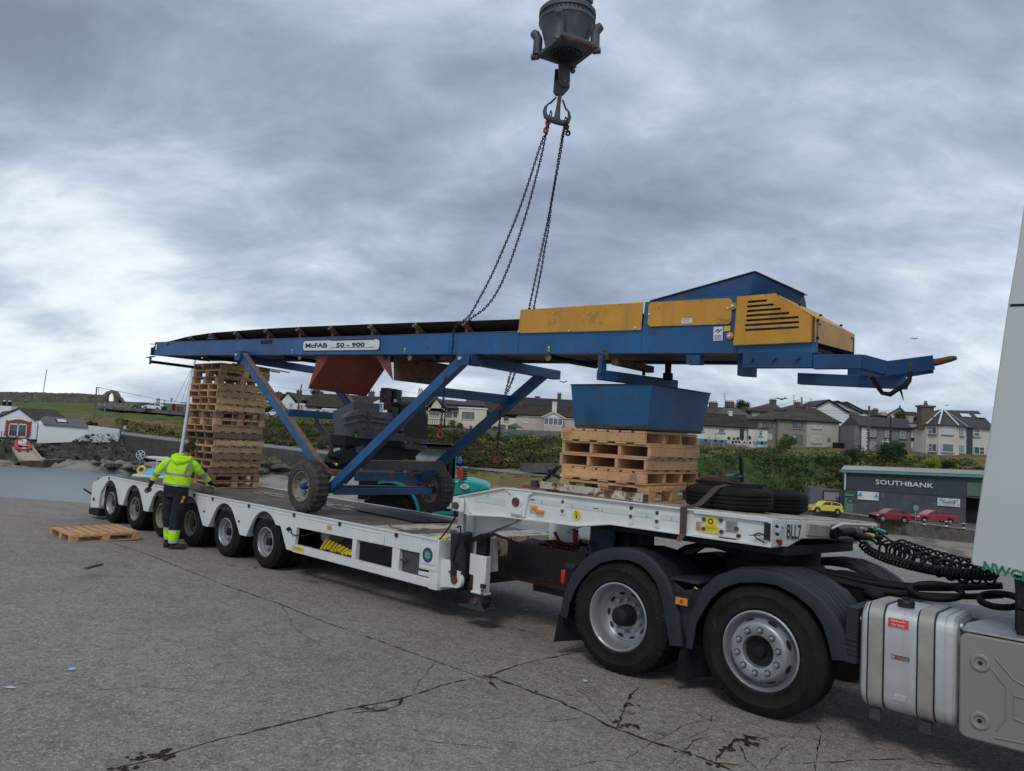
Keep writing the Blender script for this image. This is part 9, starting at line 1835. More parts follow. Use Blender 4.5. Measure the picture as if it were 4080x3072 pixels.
mb=MB(purple);e0,e1,r1,r0=up_(722,590,125.2),up_(1465,648,125.2),up_(1395,520,131),up_(632,450,131);mb.slab([e0,e1,r1,r0],(0,0,.12));ro=part('roof',mb,ws);c=e0.lerp(e1,.45).lerp(r0.lerp(r1,.47),.5);mb=MB(dark);u_=(e1-e0).normalized();v_=(r0.lerp(r1,.5)-e0.lerp(e1,.5)).normalized();mb.slab([c-u_*1.0-v_*1.4+Vector((0,0,.1)),c+u_*1.0-v_*1.4+Vector((0,0,.1)),c+u_*1.0+v_*1.4+Vector((0,0,.1)),c-u_*1.0+v_*1.4+Vector((0,0,.1))],(0,0,.12));mb.use(wfr);mb.slab([c-u_*.75-v_*1.1+Vector((0,0,.23)),c+u_*.75-v_*1.1+Vector((0,0,.23)),c+u_*.75+v_*1.1+Vector((0,0,.23)),c-u_*.75+v_*1.1+Vector((0,0,.23))],(0,0,.05));part('rooflight',mb,ro)
mb=MB(mk('whitewashed_wall',(.60,.63,.65),.9,0,.08,.8,(((.42,.43,.42),.66,1.2),),.5,5));p=[up_(1467,605,125.4),up_(1972,665,125.4),up_(1960,880,125.4),up_(1467,870,125.4)];mb.slab([p[0],p[1],Vector((p[1].x,125.4,p[2].z)),Vector((p[0].x,125.4,p[3].z-.2))],(0,.5,0));solo('whitewashed_wall',mb,'whitewashed wall continuing right from the white store','wall')
mb=MB(mk('slipway_concrete',(.40,.33,.24),.85,0,.12,.8,(((.32,.22,.10),.58,.7),),.2,5));t0,t1,t2,t3=up_(160,905,123),up_(480,910,123),up_(700,1185,113),up_(350,1190,113);mb.slab([t0,t1,t2,t3],(0,0,-.3));mb.bar(t0,t3,.35,.35);mb.bar(t1,t2,.35,.35);mb.use(weedm);mb.slab([t3,t2,Vector((t2.x+.5,t2.y-.2,WZ-1)),Vector((t3.x-.3,t3.y-.2,WZ-1))],(0,6,0));mb.slab([t0,t3,Vector((t3.x-3,t3.y,WZ-1)),Vector((t0.x-2,t0.y,WZ-1))],(.2,0,0));solo('slipway',mb,'pale concrete slipway sloping to the water','slipway')
dn=thing('red_dinghy','small red dinghy lying on the slipway','boat',tuple(up_(375,935,121)));mb=MB(mk('dinghy_red',(.50,.05,.035),.45,0,.1,3),60);rg=[up_(270,865,122),up_(360,850,122.5),up_(440,875,122),up_(495,955,119.5),up_(480,995,119),up_(300,990,119),up_(265,930,120)];mb.tube(smooth(rg+[rg[0]],4)[:-1],.27,8,True);part('hull_tube',mb,dn);mb=MB(whitep);mb.slab([up_(285,880,121.9),up_(400,895,121.9),up_(455,945,120),up_(310,930,120)],(0,0,.12));[mb.slab([up_(x,y,120.5),up_(x+60,y+6,120.5),up_(x+60,y+22,120),up_(x,y+16,120)],(0,0,.5))for x,y in((300,905),(375,880))];part('thwart',mb,dn);mb=MB(mk('dinghy_transom',(.45,.40,.32),.6));mb.slab([up_(365,960,118.5),up_(435,962,118.5),up_(435,1000,118.5),up_(365,998,118.5)],(0,.1,0));part('transom',mb,dn)
stn=mk('ruined_stone_wall',(.13,.115,.10),.95,0,.35,.5,(((.23,.215,.19),.58,.9),((.06,.055,.045),.58,.8)),.9,3)
aw=thing('ruined_wall','long ruined stone wall on the green with an open arch near its right end','wall',tuple(up_(900,230,222)))
mb=MB(stn,30);q=random.Random(6);tops=[(-300,30),(0,48),(300,50),(700,58),(900,68),(1150,68),(1400,80),(1700,98)];bots=[(-300,150),(0,168),(300,180),(700,215),(900,240),(1150,252),(1400,262),(1760,275)]
Tt=dense([up_(x,y,222)for x,y in tops],14);Bt=dense([up_(x,y,222)for x,y in bots],14)
for p in Tt:p.z+=q.uniform(-.15,.15)
mb.grid([[Vector((a.x,222,a.z-1))for a in Bt],[Vector((a.x,222,b_.z))for a,b_ in zip(Bt,Tt)]]);mb.grid([[Vector((a.x,222,b_.z))for a,b_ in zip(Bt,Tt)],[Vector((a.x,223,b_.z))for a,b_ in zip(Bt,Tt)]]);part('wall',mb,aw)
outp=[(1700,98),(1730,80),(1760,50),(1800,28),(1860,18),(1910,28),(1950,60),(1970,100),(1978,130),(2010,140),(2030,190),(2060,205),(2120,215),(2120,290)];inp=[(1772,260),(1775,180),(1775,130),(1785,95),(1810,72),(1835,64),(1860,70),(1878,95),(1885,130),(1884,180),(1875,262)]
mb=MB(stn,30);fp=lambda p:Vector((lambda v:(v.x,221.9,v.z))(up_(*p,222)))
L_=[(1760,270),(1700,270),(1700,98),(1730,80),(1760,50),(1800,28),(1860,18)];Ri=[(1860,18),(1910,28),(1950,60),(1970,100),(1978,130),(2010,140),(2030,190),(2060,205),(2120,215),(2120,290),(1890,280)]
oc=[(1700,268),(1690,180),(1700,98),(1730,80),(1770,42),(1860,18),(1930,40),(1970,100),(1978,150),(2010,200),(2060,285)]
for k in range(10):mb.slab([fp(oc[k]),fp(oc[k+1]),fp(inp[k+1]),fp(inp[k])],(0,1.2,0))
mb.slab([fp(p)for p in[(1975,135),(2010,140),(2030,190),(2060,285),(1975,285)]],(0,1.2,0));mb.slab([fp(p)for p in[(2028,190),(2060,205),(2120,215),(2120,290),(2050,285)]],(0,1.2,0));part('arch',mb,aw)
mb=MB(stn);a,b=up_(2050,210,222),at('I',1780,520,D=215);mb.slab([Vector((a.x,222,a.z-2)),Vector((b.x,215,b.z-1)),Vector((b.x,215,b.z+.3)),Vector((a.x,222,a.z))],(0,1,0));part('low_wall',mb,aw)
rd0=[at('I',x,y,D=d)for x,y,d in((930,530,158),(1200,552,154),(1500,575,150),(1780,600,147),(2100,630,144))];rd1=[at('I',x,y,D=d)for x,y,d in((930,505,172),(1200,520,166),(1500,540,162),(1780,560,158),(2100,590,154))]
ribbon('road',[dense([p+Vector((0,0,.25))for p in rd0]),dense([p+Vector((0,0,.25))for p in rd1])],roadm,'grey road across the green with parked cars','road');mb=MB(stn);[mb.bar(a+Vector((0,-.2,.1)),b+Vector((0,-.2,.1)),.5,.6)for a,b in zip(dense(rd0),dense(rd0)[1:])];solo('low_wall',mb,'low stone kerb wall in front of the parked cars on the green','wall')
fe=thing('rail_fence','pale post and rail fence beside the picnic bench on the green','fence',tuple(at('I',1080,540,D=158)));mb=MB(woodd);a,b=at('I',945,515,D=158),at('I',1240,530,D=157)
for dz in(.2,.8):mb.bar(a+Vector((0,0,dz-.4)),b+Vector((0,0,dz-.4)),.12,.14)
part('rail',mb,fe)
for k in range(7):p=a.lerp(b,k/6);mb=MB(mk('pale_post',(.30,.27,.22),.9));mb.box(p.x-.13,p.x+.13,p.y-.1,p.y+.1,p.z-1.2,p.z+.75);part('post',mb,fe)
mb=MB(dark);c=at('I',1085,530,D=157);mb.box(c.x-2,c.x+2,156.5,157.5,c.z-.1,c.z+.1);mb.box(c.x-1.6,c.x-1.3,156.8,157.2,c.z-1,c.z);mb.box(c.x+1.3,c.x+1.6,156.8,157.2,c.z-1,c.z);mb.box(c.x-2,c.x+2,155.6,156,c.z-.5,c.z-.4);mb.box(c.x-2,c.x+2,158,158.4,c.z-.5,c.z-.4);solo('picnic_bench',mb,'dark picnic bench on the green by the rail fence','bench')
# ================================================================ CARS
def car(label,r,x0,x1,yg,D,m,body,facing=1,H=1.42,Wd=1.65,group=None,rot=0,name='parked_car',dark_bumper=False):
 """side-on car; x0,x1 sighted ends, yg sighted ground at its centre. body: list of (u,z) outline of the lower body, cabin outline separately"""
 a,b=at(r,x0,yg[0],D=D),at(r,x1,yg[1],D=D);Lg=(b-a).length;d=(b-a).normalized();y=Vector((0,1,0));up2=Vector((0,0,1))
 t=thing(name,label,'car',tuple((a+b)/2),group=group)
 def P(u,z,w=0):return a+d*(u if facing>0 else 1-u)*Lg+up2*z*H+y*w
 low,cab=body;rr_=.30;fu,ru=.19,.81
 def prof(pts,w0,w1,mm,inset=0):mb=MB(mm,30);mb.slab([P(u,z,w0)for u,z in pts],(0,w1-w0,0));return mb
 def arcu(cu):return[(cu+math.cos(R(k))*.36/Lg,.24+math.sin(R(k))*.36/H)for k in(180,150,120,90,60,30,0)]
 bl_=[(0.01,.16)]+[(u,z)for u,z in arcu(fu)if z>.13]+[(u,z)for u,z in arcu(ru)if z>.13]+[(.99,.16)]
 o=part('body',prof(bl_+low[::-1],0,Wd,m),t,bev=.05,seg=2)
 c_in=.14;mb=MB(m,30);n=len(cab);base=[P(u,z,0.02)for u,z in cab];zt=max(z for _,z in cab)
 w0=[.02+c_in*max(0,(z-.55)/(zt-.55))for _,z in cab];F0=[P(u,z,w)for(u,z),w in zip(cab,w0)];F1=[P(u,z,Wd-w)for(u,z),w in zip(cab,w0)]
 mb.add(F0+F1,[tuple(range(n))if facing<0 else tuple(range(n-1,-1,-1)),tuple(range(n,2*n))if facing>0 else tuple(range(2*n-1,n-1,-1))]+[(i,(i+1)%n,(i+1)%n+n,i+n)for i in range(n)]);part('cabin',mb,t)
 ins=[(u*.0+cab[i][0],cab[i][1])for i,(u,z)in enumerate(cab)];cu=sum(u for u,_ in cab)/n;cz=sum(z for _,z in cab)/n
 win=[(cu+(u-cu)*.87,cz+(z-cz)*.72+.008)for u,z in cab];um=cu-.01
 mb=MB(glass_d)
 for lo_,hi_ in((0,um-.012),(um+.012,1)):
  pts=[]
  for i in range(n):
   p,q_=win[i],win[(i+1)%n];ins_p=lo_<=p[0]<=hi_;ins_q=lo_<=q_[0]<=hi_
   if ins_p:pts.append(p)
   for c in(lo_,hi_):
    if(p[0]-c)*(q_[0]-c)<0:f_=(c-p[0])/(q_[0]-p[0]);pts.append((c,p[1]+(q_[1]-p[1])*f_))
  if len(pts)>2:mb.slab([P(u,z,.02+c_in*max(0,(z-.55)/(zt-.55))-.012)for u,z in pts],(0,.006,0))
 part('side_window',mb,t)
 for cu_ in(fu,ru):
  c=P(cu_,.30*1.0/H*1.0,-.01);c.z=(a+d*cu_*Lg).z+.30;mb=MB(tyre_m,50);mb.lathe([(.19,.02),(.21,-.01),(.29,-.01),(.30,.03),(.30,.18),(.2,.2)],c,'Y',24);w_=part('wheel',mb,t);mb=MB(rim_s,40);mb.lathe([(.001,.02),(.05,.005),(.10,.02),(.19,.015),(.205,-.005)],c,'Y',20);mb.use(black)
  for k in range(5):t_=2*math.pi*k/5;p=c+Vector((math.cos(t_)*.13,-.0,math.sin(t_)*.13));mb.cyl(p+Vector((0,.01,0)),p-Vector((0,-.004,0)),.035,8)
  part('rim',mb,w_);c2=c+Vector((0,Wd-.17,0));mb=MB(tyre_m,50);mb.lathe([(.19,.0),(.30,0),(.30,.18),(.2,.2)],c2,'Y',20);part('wheel',mb,t)
 mb=MB(mk('headlamp_glass',(.6,.62,.65),.15));p=P(.02,.47,.05);mb.box(p.x-.02 if facing>0 else p.x-.22,p.x+.22 if facing>0 else p.x+.02,p.y-.06,p.y+.2,p.z-.06,p.z+.06);part('headlight',mb,t)
 mb=MB(redl);p=P(.985,.58,.03);mb.box(p.x-.08,p.x+.03,p.y-.05,p.y+.15,p.z-.12,p.z+.14);part('tail_lamp',mb,t)
 mb=MB(black);p0,p1=P(.30,.42,-.008),P(.70,.42,-.008);mb.bar(P(um,.2,-.006),P(um,.62,-.006),.006,.012,(1,0,0));mb.bar(P(.27,.2,-.006),P(.29,.60,-.006),.006,.010,(1,0,0));mb.bar(p0,p1,.012,.025)if dark_bumper else None
 if dark_bumper:mb.slab([P(0.0,.14,-.02),P(.10,.14,-.02),P(.09,.34,-.02),P(0.0,.36,-.02)],(0,Wd+.04,0))
 mb.bar(P(.0,.15,.03),P(1,.15,.03),.04,.06);part('trim',mb,t);mb=MB(m,40);mb.ball(P(.33,.66,-.08),.08,8,(1,.6,.7));part('mirror',mb,t)
 return t
hatch=([(.0,.18),(.0,.42),(.02,.50),(.14,.58),(.30,.64),(.95,.66),(.99,.55),(1.0,.22)],[(.27,.62),(.40,.90),(.50,.985),(.80,.97),(.92,.88),(.975,.64)])
hatch2=([(.0,.18),(.0,.40),(.02,.47),(.14,.56),(.28,.62),(.95,.66),(.99,.52),(1.0,.22)],[(.24,.60),(.44,.94),(.52,.99),(.86,.97),(.93,.86),(.98,.62)])
salo=([(.0,.18),(.0,.42),(.02,.50),(.12,.58),(.27,.64),(.86,.68),(.97,.64),(1.0,.50),(1.0,.22)],[(.24,.62),(.40,.92),(.50,.99),(.68,.97),(.80,.85),(.92,.68)])
carY=mk('car_yellow_paint',(.72,.58,.03),.25,0,.03,coat=.6);carR=mk('car_red_paint',(.30,.015,.018),.3,0,.05,coat=.5);carR2=mk('car_bright_red_paint',(.34,.010,.016),.22,0,.03,coat=.7);carW=mk('car_white_paint',(.72,.73,.74),.25,0,.02,coat=.5);carK=mk('car_dark_paint',(.03,.035,.05),.25,0,.05,coat=.5)
car('small yellow hatchback parked by the low annex','T',347,680,(500,529),86,carY,hatch,1,1.46)
car('red hatchback with black bumpers in front of the garage','T',1018,1380,(585,615),80,carR,hatch,1,1.40,dark_bumper=True)
car('glossy red saloon with alloy wheels in front of the garage','T',1437,1867,(603,632),80,carR2,salo,1,1.42)
car('white hatchback parked on the green','I',1340,1525,(550,568),150,carW,hatch2,1,1.5);car('dark hatchback parked behind the white one on the green','I',1240,1440,(545,555),156,carK,hatch2,1,1.5)
car('pale car glimpsed between the tall stack and the left strut','V',180,350,(508,515),139,carW,hatch2,1,1.5)
car('grey car inside the garage doorway','T',1960,2150,(600,612),92.5,mk('car_grey_paint',(.12,.12,.13),.3),hatch,1,1.4)
for i,(x,y0,y1)in enumerate(((1516,565,640),(1743,580,662),(1925,600,682))):
 Dd=77-i;a=at('T',x,y1,D=Dd);b=at('T',x,y0,D=Dd);bo_=thing('bollard',['leftmost black and white harbour bollard','middle black and white harbour bollard','rightmost black and white harbour bollard'][i],'bollard',tuple(a),group='bollards along the harbour wall');hh=b.z-a.z;mb=MB(black,40);mb.cyl((a.x,a.y,a.z),(a.x,a.y,a.z+hh),.13,12,.11);mb.ball((a.x,a.y,a.z+hh),.12,8,(1,1,.5));part('post',mb,bo_);mb=MB(whitep,40);mb.cyl((a.x,a.y,a.z+hh*.80),(a.x,a.y,a.z+hh*.92),.135,12);mb.cyl((a.x,a.y,a.z+hh*.22),(a.x,a.y,a.z+hh*.38),.145,12);part('white_band',mb,bo_)
def post(name,label,cat,r,p0,p1,D,rad,m=woodd,panel=None,group=None):
 a,b=at(r,*p0,D=D),at(r,*p1,D=D);t=thing(name,label,cat,tuple(a),group=group);mb=MB(m,40);mb.cyl(a,b,rad,8,rad*.8);part('post',mb,t)
 if panel:x0,y0,x1,y1,mm=panel;c0,c1=at(r,x0,y0,D=D-.1),at(r,x1,y1,D=D-.1);mb=MB(mm);mb.box(c0.x,c1.x,D-.15,D-.1,c1.z,c0.z);part('sign_panel',mb,t)
 return t
signg=mk('grey_sign_back',(.20,.22,.24),.5);post('road_sign','grey-backed sign on a post between the two red cars','sign','T',(1426,622),(1428,420),79,.05,signg,(1405,425,1452,480,signg))
galv=mk('galvanised_pole',(.24,.25,.26),.5,.3)
post('road_sign','small sign on a post at the end of the whitewashed wall','sign','I',(1177,810),(1184,705),130,.06,galv,(1172,706,1197,738,mk('pale_sign',(.4,.45,.5),.5)))
post('street_lamp','tall thin street lamp behind the ruined wall','lamp','I',(410,390),(443,178),228,.13,galv,(436,175,455,179,galv))
up1=post('utility_pole','wooden utility pole with brackets near the arch','pole','I',(889,655),(918,338),136,.14,greyw if 'greyw' in globals()else woodd);
mb=MB(dark);c=at('I',917,350,D=136);mb.bar(c+Vector((-.1,0,0)),c+Vector((.7,0,.2)),.08,.08);mb.bar(c+Vector((-.9,0,-1.5)),c+Vector((0,0,-1.6)),.06,.06);[mb.cyl(c+Vector((.4,0,-.3-k*.3)),c+Vector((.4,0,-.15-k*.3)),.08,6)for k in range(3)];part('cross_arm',mb,up1)
post('utility_pole','thinner grey pole on the dry bank right of the bracketed pole','pole','I',(980,700),(1002,480),134,.07,galv)
post('road_sign','square sign on a pole beside the people on the green','sign','I',(1620,510),(1628,440),160,.08,galv,(1620,440,1637,470,galv));post('display_board','white display board near the tall stack on the green','sign','I',(1760,540),(1762,490),158,.06,galv,(1725,478,1786,506,mk('white_board_face',(.5,.53,.55),.5)))
post('utility_pole','wooden utility pole before the white bungalow, braced with white straps','pole','V',(583,450),(638,98),145,.16,woodd);post('utility_pole','short pole right of the exhaust block','pole','V',(1893,250),(1897,172),165,.14,woodd)
post('utility_pole','tall brown utility pole in front of the quoined house','pole','R',(545,1045),(556,400),119,.22,woodd);post('utility_pole','dark red pole in front of the quoined house','pole','R',(845,900),(847,535),118,.17,mk('dark_red_pole',(.06,.02,.02),.7));post('utility_pole','grey pole on the skyline behind the terrace chimney','pole','S',(1683,430),(1682,280),165,.28,galv)
for r_,p0,p1,lab in(('S',(645,360),(638,220),'thin aerial mast by the left chimneys'),('S',(1578,375),(1576,240),'thin aerial mast left of the grey skyline pole'),('S',(1808,425),(1807,290),'thin aerial mast right of the grey skyline pole')):t=post('aerial_mast',lab,'aerial',r_,p0,p1,155,.07,galv);c=at(r_,*p1,D=155);mb=MB(galv);[mb.bar(c+Vector((-.4,0,-.3-k*.5)),c+Vector((.4,0,-.3-k*.5)),.05,.05)for k in range(3)];part('aerial',mb,t)
def wire(lab,r,pts,D,rad=.03):
 P_=[at(r,x,y,D=D[i]if isinstance(D,(list,tuple))else D)for i,(x,y)in enumerate(pts)];mb=MB(black,60);mb.tube(smooth(P_,6),rad,4);return solo('overhead_wire',mb,lab,'wire',group='overhead wires')
wire('overhead wire from the bracketed pole down past the tall stack','I',[(925,342),(1200,395),(1500,452),(1790,492)],[136,138,142,146],.045);wire('overhead wire over the bungalows left of the wooden pole','V',[(250,125),(450,150),(640,172),(780,180)],145);wire('overhead wire right of the exhaust block','V',[(1897,182),(2010,200),(2130,215)],165)
for i,(y0,y1,yr)in enumerate(((463,466,470),(495,500,500),(672,690,700))):wire(['upper wire crossing in front of the new white gables','second wire crossing in front of the new white gables','lowest wire crossing the terrace wall'][i],'R',[(-1500,y0+(-70,-80,-60)[i]),(-700,y0+(-20,-25,-60)[i]),(0,y0),(270,y1),(548,yr)],[128,128,124,121,119],.022)
wire('wire rising from the roof to the grey skyline pole','S',[(1370,392),(1500,358),(1675,300)],155,.04);wire('wire above the old slate terrace','S',[(330,355),(600,385),(950,412),(1250,440)],150,.03)
def figure(label,r,x,y0,y1,D,top,legs,lean=0):
 a,b=at(r,x,y1,D=D),at(r,x+lean,y0,D=D);h_=b.z-a.z;t=thing('person',label,'person',tuple(a));c=a;k=h_/1.75
 o=skinned('body',[[(c.x,c.y,c.z+.95*k,(.15*k,.11*k)),(c.x+.01,c.y,c.z+1.25*k,(.16*k,.11*k)),(c.x+.01,c.y,c.z+1.45*k,(.12*k,.09*k)),(c.x+.02,c.y,c.z+1.53*k,.055*k),(c.x+.03,c.y,c.z+1.64*k,(.09*k,.1*k))],[2,(c.x-.24*k,c.y,c.z+1.25*k,.05*k),(c.x-.28*k,c.y,c.z+.95*k,.04*k)],[2,(c.x+.25*k,c.y,c.z+1.25*k,.05*k),(c.x+.29*k,c.y,c.z+.97*k,.04*k)],[0,(c.x-.12*k,c.y,c.z+.5*k,.07*k),(c.x-.18*k,c.y,c.z+.05*k,.05*k)],[0,(c.x+.13*k,c.y,c.z+.5*k,.07*k),(c.x+.20*k,c.y,c.z+.05*k,.05*k)]],skin,t,1)
 skinned('jacket',[[(c.x,c.y-.01,c.z+.88*k,(.17*k,.13*k)),(c.x+.01,c.y-.01,c.z+1.25*k,(.18*k,.13*k)),(c.x+.01,c.y-.01,c.z+1.45*k,(.14*k,.11*k))],[2,(c.x-.24*k,c.y-.01,c.z+1.25*k,.07*k),(c.x-.28*k,c.y-.01,c.z+1.0*k,.055*k)],[2,(c.x+.25*k,c.y-.01,c.z+1.25*k,.07*k),(c.x+.29*k,c.y-.01,c.z+1.0*k,.055*k)]],top,t,1)
 skinned('trousers',[[(c.x,c.y,c.z+.92*k,(.16*k,.12*k)),(c.x-.12*k,c.y-.01,c.z+.5*k,.09*k),(c.x-.18*k,c.y-.01,c.z+.05*k,.065*k)],[0,(c.x+.13*k,c.y-.01,c.z+.5*k,.09*k),(c.x+.20*k,c.y-.01,c.z+.05*k,.065*k)]],legs,t,1);mb=MB(hair,60);mb.ball((c.x+.03,c.y+.01,c.z+1.69*k),.105*k,8,(1,1,.8));part('hair',mb,t)
dk=mk('dark_clothing',(.02,.02,.025),.8);figure('walker in a light blue top and dark trousers on the path by the ruined wall','I',243,442,502,205,mk('light_blue_top',(.08,.38,.62),.8),dk);figure('left of two people standing together on the green, in grey','I',1488,440,495,168,mk('grey_jacket',(.12,.12,.13),.8),dk);figure('right of two people standing together on the green, in black','I',1506,440,497,165,dk,dk);figure('walker in pale clothes right of the standing pair','I',1556,455,500,165,mk('pale_blue_jacket',(.25,.33,.38),.8),mk('grey_trousers',(.15,.15,.17),.8))
for x,y0,y1,w_,m_,lab in((1550,520,555,14,black,'black bin right of the white car on the green'),(1637,500,556,9,black,'black post bin beside the red stand'),(1668,500,555,9,mk('red_stand',(.5,.04,.03),.5),'red stand on the green'),(1703,525,560,17,mk('blue_bin',(.03,.08,.25),.5),'blue bin right of the red stand')):a,b=at('I',x,y1,D=150),at('I',x,y0,D=150);s=ppm('I',150);mb=MB(m_,40);mb.box(a.x-w_*s,a.x+w_*s,150,150.8,a.z-.1,b.z-.15);mb.box(a.x-w_*s-.05,a.x+w_*s+.05,149.95,150.85,b.z-.13,b.z);solo('litter_bin',mb,lab,'bin',bev=.04)
D=85;bt=thing('sailing_boat','white sailing boat with tall mast, wind generator and yellow lifebuoy beyond the trailer tail','boat',tuple(at('O',250,620,D=D)))
def O_(x,y,dy=0):return at('O',x,y,D=D+dy)
wg_=mk('boat_white',(.66,.68,.70),.35,0,.04);mb=MB(wg_,40);hl=[O_(65,625),O_(85,570),O_(520,615),O_(560,650)]
mb.slab([O_(66,627),O_(84,572),O_(560,612),O_(560,668)],(0,3.2,0));a=O_(66,627);b=O_(560,668);mb.slab([a,b,Vector((b.x,b.y+.6,WZ-.5)),Vector((a.x+1.2,a.y+.6,WZ-.5))],(0,2.4,0));part('hull',mb,bt,bev=.06,seg=2);mb=MB(mk('boat_blue_stripe',(.15,.3,.42),.5));mb.bar(O_(80,600,-.03),O_(555,640,-.03),.02,.08);part('stripe',mb,bt)
mb=MB(mk('pale_blue_canopy',(.12,.42,.68),.6),60);mb.ball(O_(340,585,1.4),1.1,16,(1.6,1,.75));part('spray_hood',mb,bt);mb=MB(wg_,40);mb.slab([O_(372,400,1),O_(520,385,1),O_(520,405,1),O_(372,414,1)],(0,1.2,0));[mb.cyl(O_(x,405,1.2),O_(x-25,580,1.2),.05,6)for x in(385,510)];part('canopy_frame',mb,bt)
mb=MB(galv,40);mb.cyl(O_(165,560,.8),O_(178,345,.8),.05,6);mb.bar(O_(92,508,.8),O_(255,520,.8),.06,.08);mb.bar(O_(100,470,.8),O_(100,510,.8),.05,.05,(1,0,0));mb.bar(O_(245,470,.8),O_(245,520,.8),.05,.05,(1,0,0));mb.bar(O_(255,515,.8),O_(290,580,.8),.25,.05);part('stern_rail',mb,bt)
c=O_(180,340,.7);s=ppm('O',D);mb=MB(whitep,50);mb.lathe([(50*s,0),(54*s,-.02),(56*s,.05),(50*s,.06)],c,'Y',24,closed=True)
for k in range(6):t=math.pi*k/3;mb.bar(c,c+Vector((math.cos(t)*50*s,0,math.sin(t)*50*s)),.04,.14,(0,1,0))
part('wind_generator',mb,bt);mb=MB(mk('lifebuoy_yellow',(.75,.50,.04),.6),50);c=O_(195,525,.6);mb.tube([c+Vector((math.cos(t)*.42,0,math.sin(t)*.42))for t in[k*math.pi/8 for k in range(16)]],.15,8,True);part('lifebuoy',mb,bt)
mb=MB(mk('furled_sail',(.62,.62,.60),.8,0,.15,2),60);mb.tube([O_(248,366,1.2),O_(330,375,1.2),O_(420,385,1.2),O_(520,385,1.2)],[.12,.20,.22,.22],8);part('furled_sail',mb,bt);mb=MB(wg_,50);mb.cyl(at('I',1722,965,D=D+1.2)-Vector((.2,0,1.5)),at('B',562,520,D=D+1.2)+Vector((.35,0,3)),.17,10,.12);part('mast',mb,bt);mb=MB(black,50);[mb.cyl(at('B',560,540,D=D+1.2),at('B',x,y,D=D+1.5),.02,4)for x,y in((360,930),(440,920),(400,1350))];part('rigging',mb,bt)
tn=thing('garden_tent','lilac and white dome tent behind the wooden fence','tent',tuple(at('S',920,970,D=125)));mb=MB(mk('tent_white',(.60,.58,.64),.7),40);mb.slab([at('S',795,950,D=125),at('S',830,905,D=125),at('S',1010,935,D=125),at('S',1045,965,D=125),at('S',1045,1000,D=125),at('S',795,990,D=125)],(0,2,0));part('flysheet',mb,tn);mb=MB(mk('tent_lilac',(.36,.22,.33),.7),60);c=at('S',888,960,D=124.9);s=ppm('S',125);mb.ball(c,52*s,14,(1,.4,1.25));part('dome',mb,tn)
fenm=mk('weathered_fence_board',(.15,.125,.10),.9,0,.3,2)
def picket(label,pts,D,hpx,r='S'):
 s=ppm(r,D);t=thing('wooden_fence',label,'fence',tuple(at(r,*pts[0],D=D)));P_=[at(r,x,y,D=D)for x,y in pts];mb=MB(fenm)
 for a,b in zip(P_,P_[1:]):
  n=max(2,int((b-a).length/.20))
  for k in range(n):p=a.lerp(b,k/n);mb.box(p.x,p.x+.14,p.y-.02,p.y+.02,p.z-hpx*s,p.z-random.random()*.08)
  mb.bar(a+Vector((0,.05,-.3)),b+Vector((0,.05,-.3)),.05,.1);mb.bar(a+Vector((0,.05,-hpx*s+.3)),b+Vector((0,.05,-hpx*s+.3)),.05,.1)
 part('pickets',mb,t)
 for p in P_:mb=MB(mk('pale_post',(.30,.27,.22),.9));mb.box(p.x-.12,p.x+.12,p.y-.12,p.y-.02,p.z-hpx*s-.3,p.z+.12);part('post',mb,t)
picket('long grey picket fence below the white cottage',[(285,870),(460,880),(625,895),(795,920)],125.5,75);picket('grey picket fence in front of the tent',[(795,925),(965,945),(1055,975)],124,80);picket('crooked picket fence right of the tent',[(1075,950),(1180,945),(1280,942),(1370,945),(1440,948)],124,100)
hr=thing('handrail','green metal handrail beside the steps of the pale grey house','handrail',tuple(at('S',1700,1120,D=122)));P_=[at('S',1705,1090,D=122),at('S',1905,990,D=125),at('S',2095,940,D=128)];mb=MB(mk('green_handrail',(.12,.14,.06),.6),40);mb.tube(P_,.06,6);mb.tube([p-Vector((0,0,.45))for p in P_],.035,6)
for a,b in zip(P_,P_[1:]):
 for k in range(5):p=a.lerp(b,k/5);mb.cyl(p,p-Vector((0,0,1.0)),.045,6)
part('rail',mb,hr);mb=MB(roadm);mb.slab([at('S',1880,1060,D=123),at('S',2130,1010,D=128),at('S',2000,985,D=128.5),at('S',1830,1065,D=123)],(0,0,.06));solo('garden_path',mb,'dark path to the door of the pale grey house','path',kind='structure')
for x,y,lab in((2115,965,'dark wooden gate panel right of the pale grey house'),):pass
mb=MB(mk('brown_fence_panel',(.07,.035,.03),.8,0,.2,2));a,b=at('R',145,715,D=131),at('R',262,830,D=131);[mb.box(a.x+k*(b.x-a.x)/10,a.x+(k+.9)*(b.x-a.x)/10,131,131.1,b.z,a.z)for k in range(10)];solo('fence_panel',mb,'dark brown fence panel between the grey terrace and the white gables','fence')
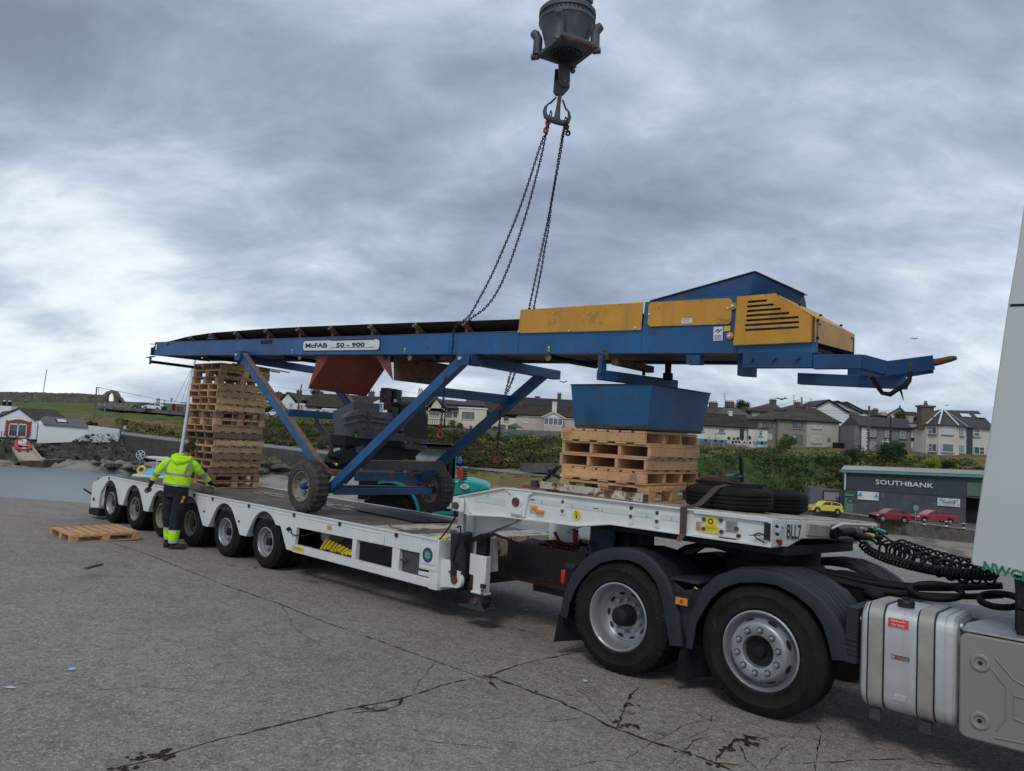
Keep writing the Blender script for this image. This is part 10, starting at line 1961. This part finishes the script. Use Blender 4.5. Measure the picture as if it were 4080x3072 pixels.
mb=MB(dark);c=at('R',180,965,D=128);mb.box(c.x-1.2,c.x+.1,128,128.9,c.z-1.0,c.z+.85);mb.box(c.x+.2,c.x+1.3,128,128.9,c.z-1.0,c.z+.85);solo('wheelie_bins',mb,'pair of black wheeled bins beside the grey terrace','bin',bev=.06)
ar_=mk('rusty_arch_iron',(.12,.05,.03),.8);mb=MB(ar_,40);c=at('S',918,850,D=127);mb.tube([c+Vector((-.3,0,0)),c+Vector((-.32,0,1.3)),c+Vector((0,0,2.0)),c+Vector((.32,0,1.3)),c+Vector((.3,0,0))],.05,5);solo('plant_obelisk',mb,'rusty garden obelisk right of the cottage door','garden frame');mb=MB(mk('parasol_fabric',(.5,.47,.50),.8),40);c=at('S',1045,885,D=126.5);mb.cyl(c,c+Vector((.35,0,2.0)),.38,8,.05);mb.cyl(c+Vector((.3,0,1.9)),c+Vector((.36,0,2.3)),.04,5);solo('closed_parasol',mb,'closed pale parasol in front of the cottage extension','parasol')
mb=MB(galv,40);c=at('S',515,830,D=127.2);mb.cyl(c-Vector((0,0,.6)),c+Vector((0,0,.9)),.05,6);[mb.cyl(c+Vector((0,0,.5)),c+Vector((x,0,z)),.03,4)for x,z in((-1.6,1.3),(1.3,1.1),(.9,1.3),(-.4,1.4))];solo('clothes_dryer',mb,'rotary clothes dryer in front of the cottage’s blue plinth','clothes dryer')
for i,(r_,x,y,D_,w_)in enumerate((('S',1410,308,110,1.1),('E',455,875,70,.5),('E',352,848,75,.35),('F',1808,553,110,.7),('R',1612,393,100,.4))):
 c=at(r_,x,y,D=D_);mb=MB(dark,60);mb.ball(c,.16*w_,8,(1.8,.8,.8));mb.add([c,c+Vector((-.5*w_,0,.22*w_)),c+Vector((-.95*w_,.1,.05*w_)),c+Vector((-.3*w_,.25*w_,.05*w_))],[(0,1,2,3)]);mb.add([c,c+Vector((.45*w_,0,.30*w_)),c+Vector((.85*w_,.1,.12*w_)),c+Vector((.3*w_,.25*w_,.05*w_))],[(0,3,2,1)])
 solo('gull',mb,['gull flying above the pointed brown roof','small bird left of the steel box, lower one','small bird left of the steel box, upper one','bird flying right of the yellow shroud','tiny bird above the bay house'][i],'bird',group='flying birds')
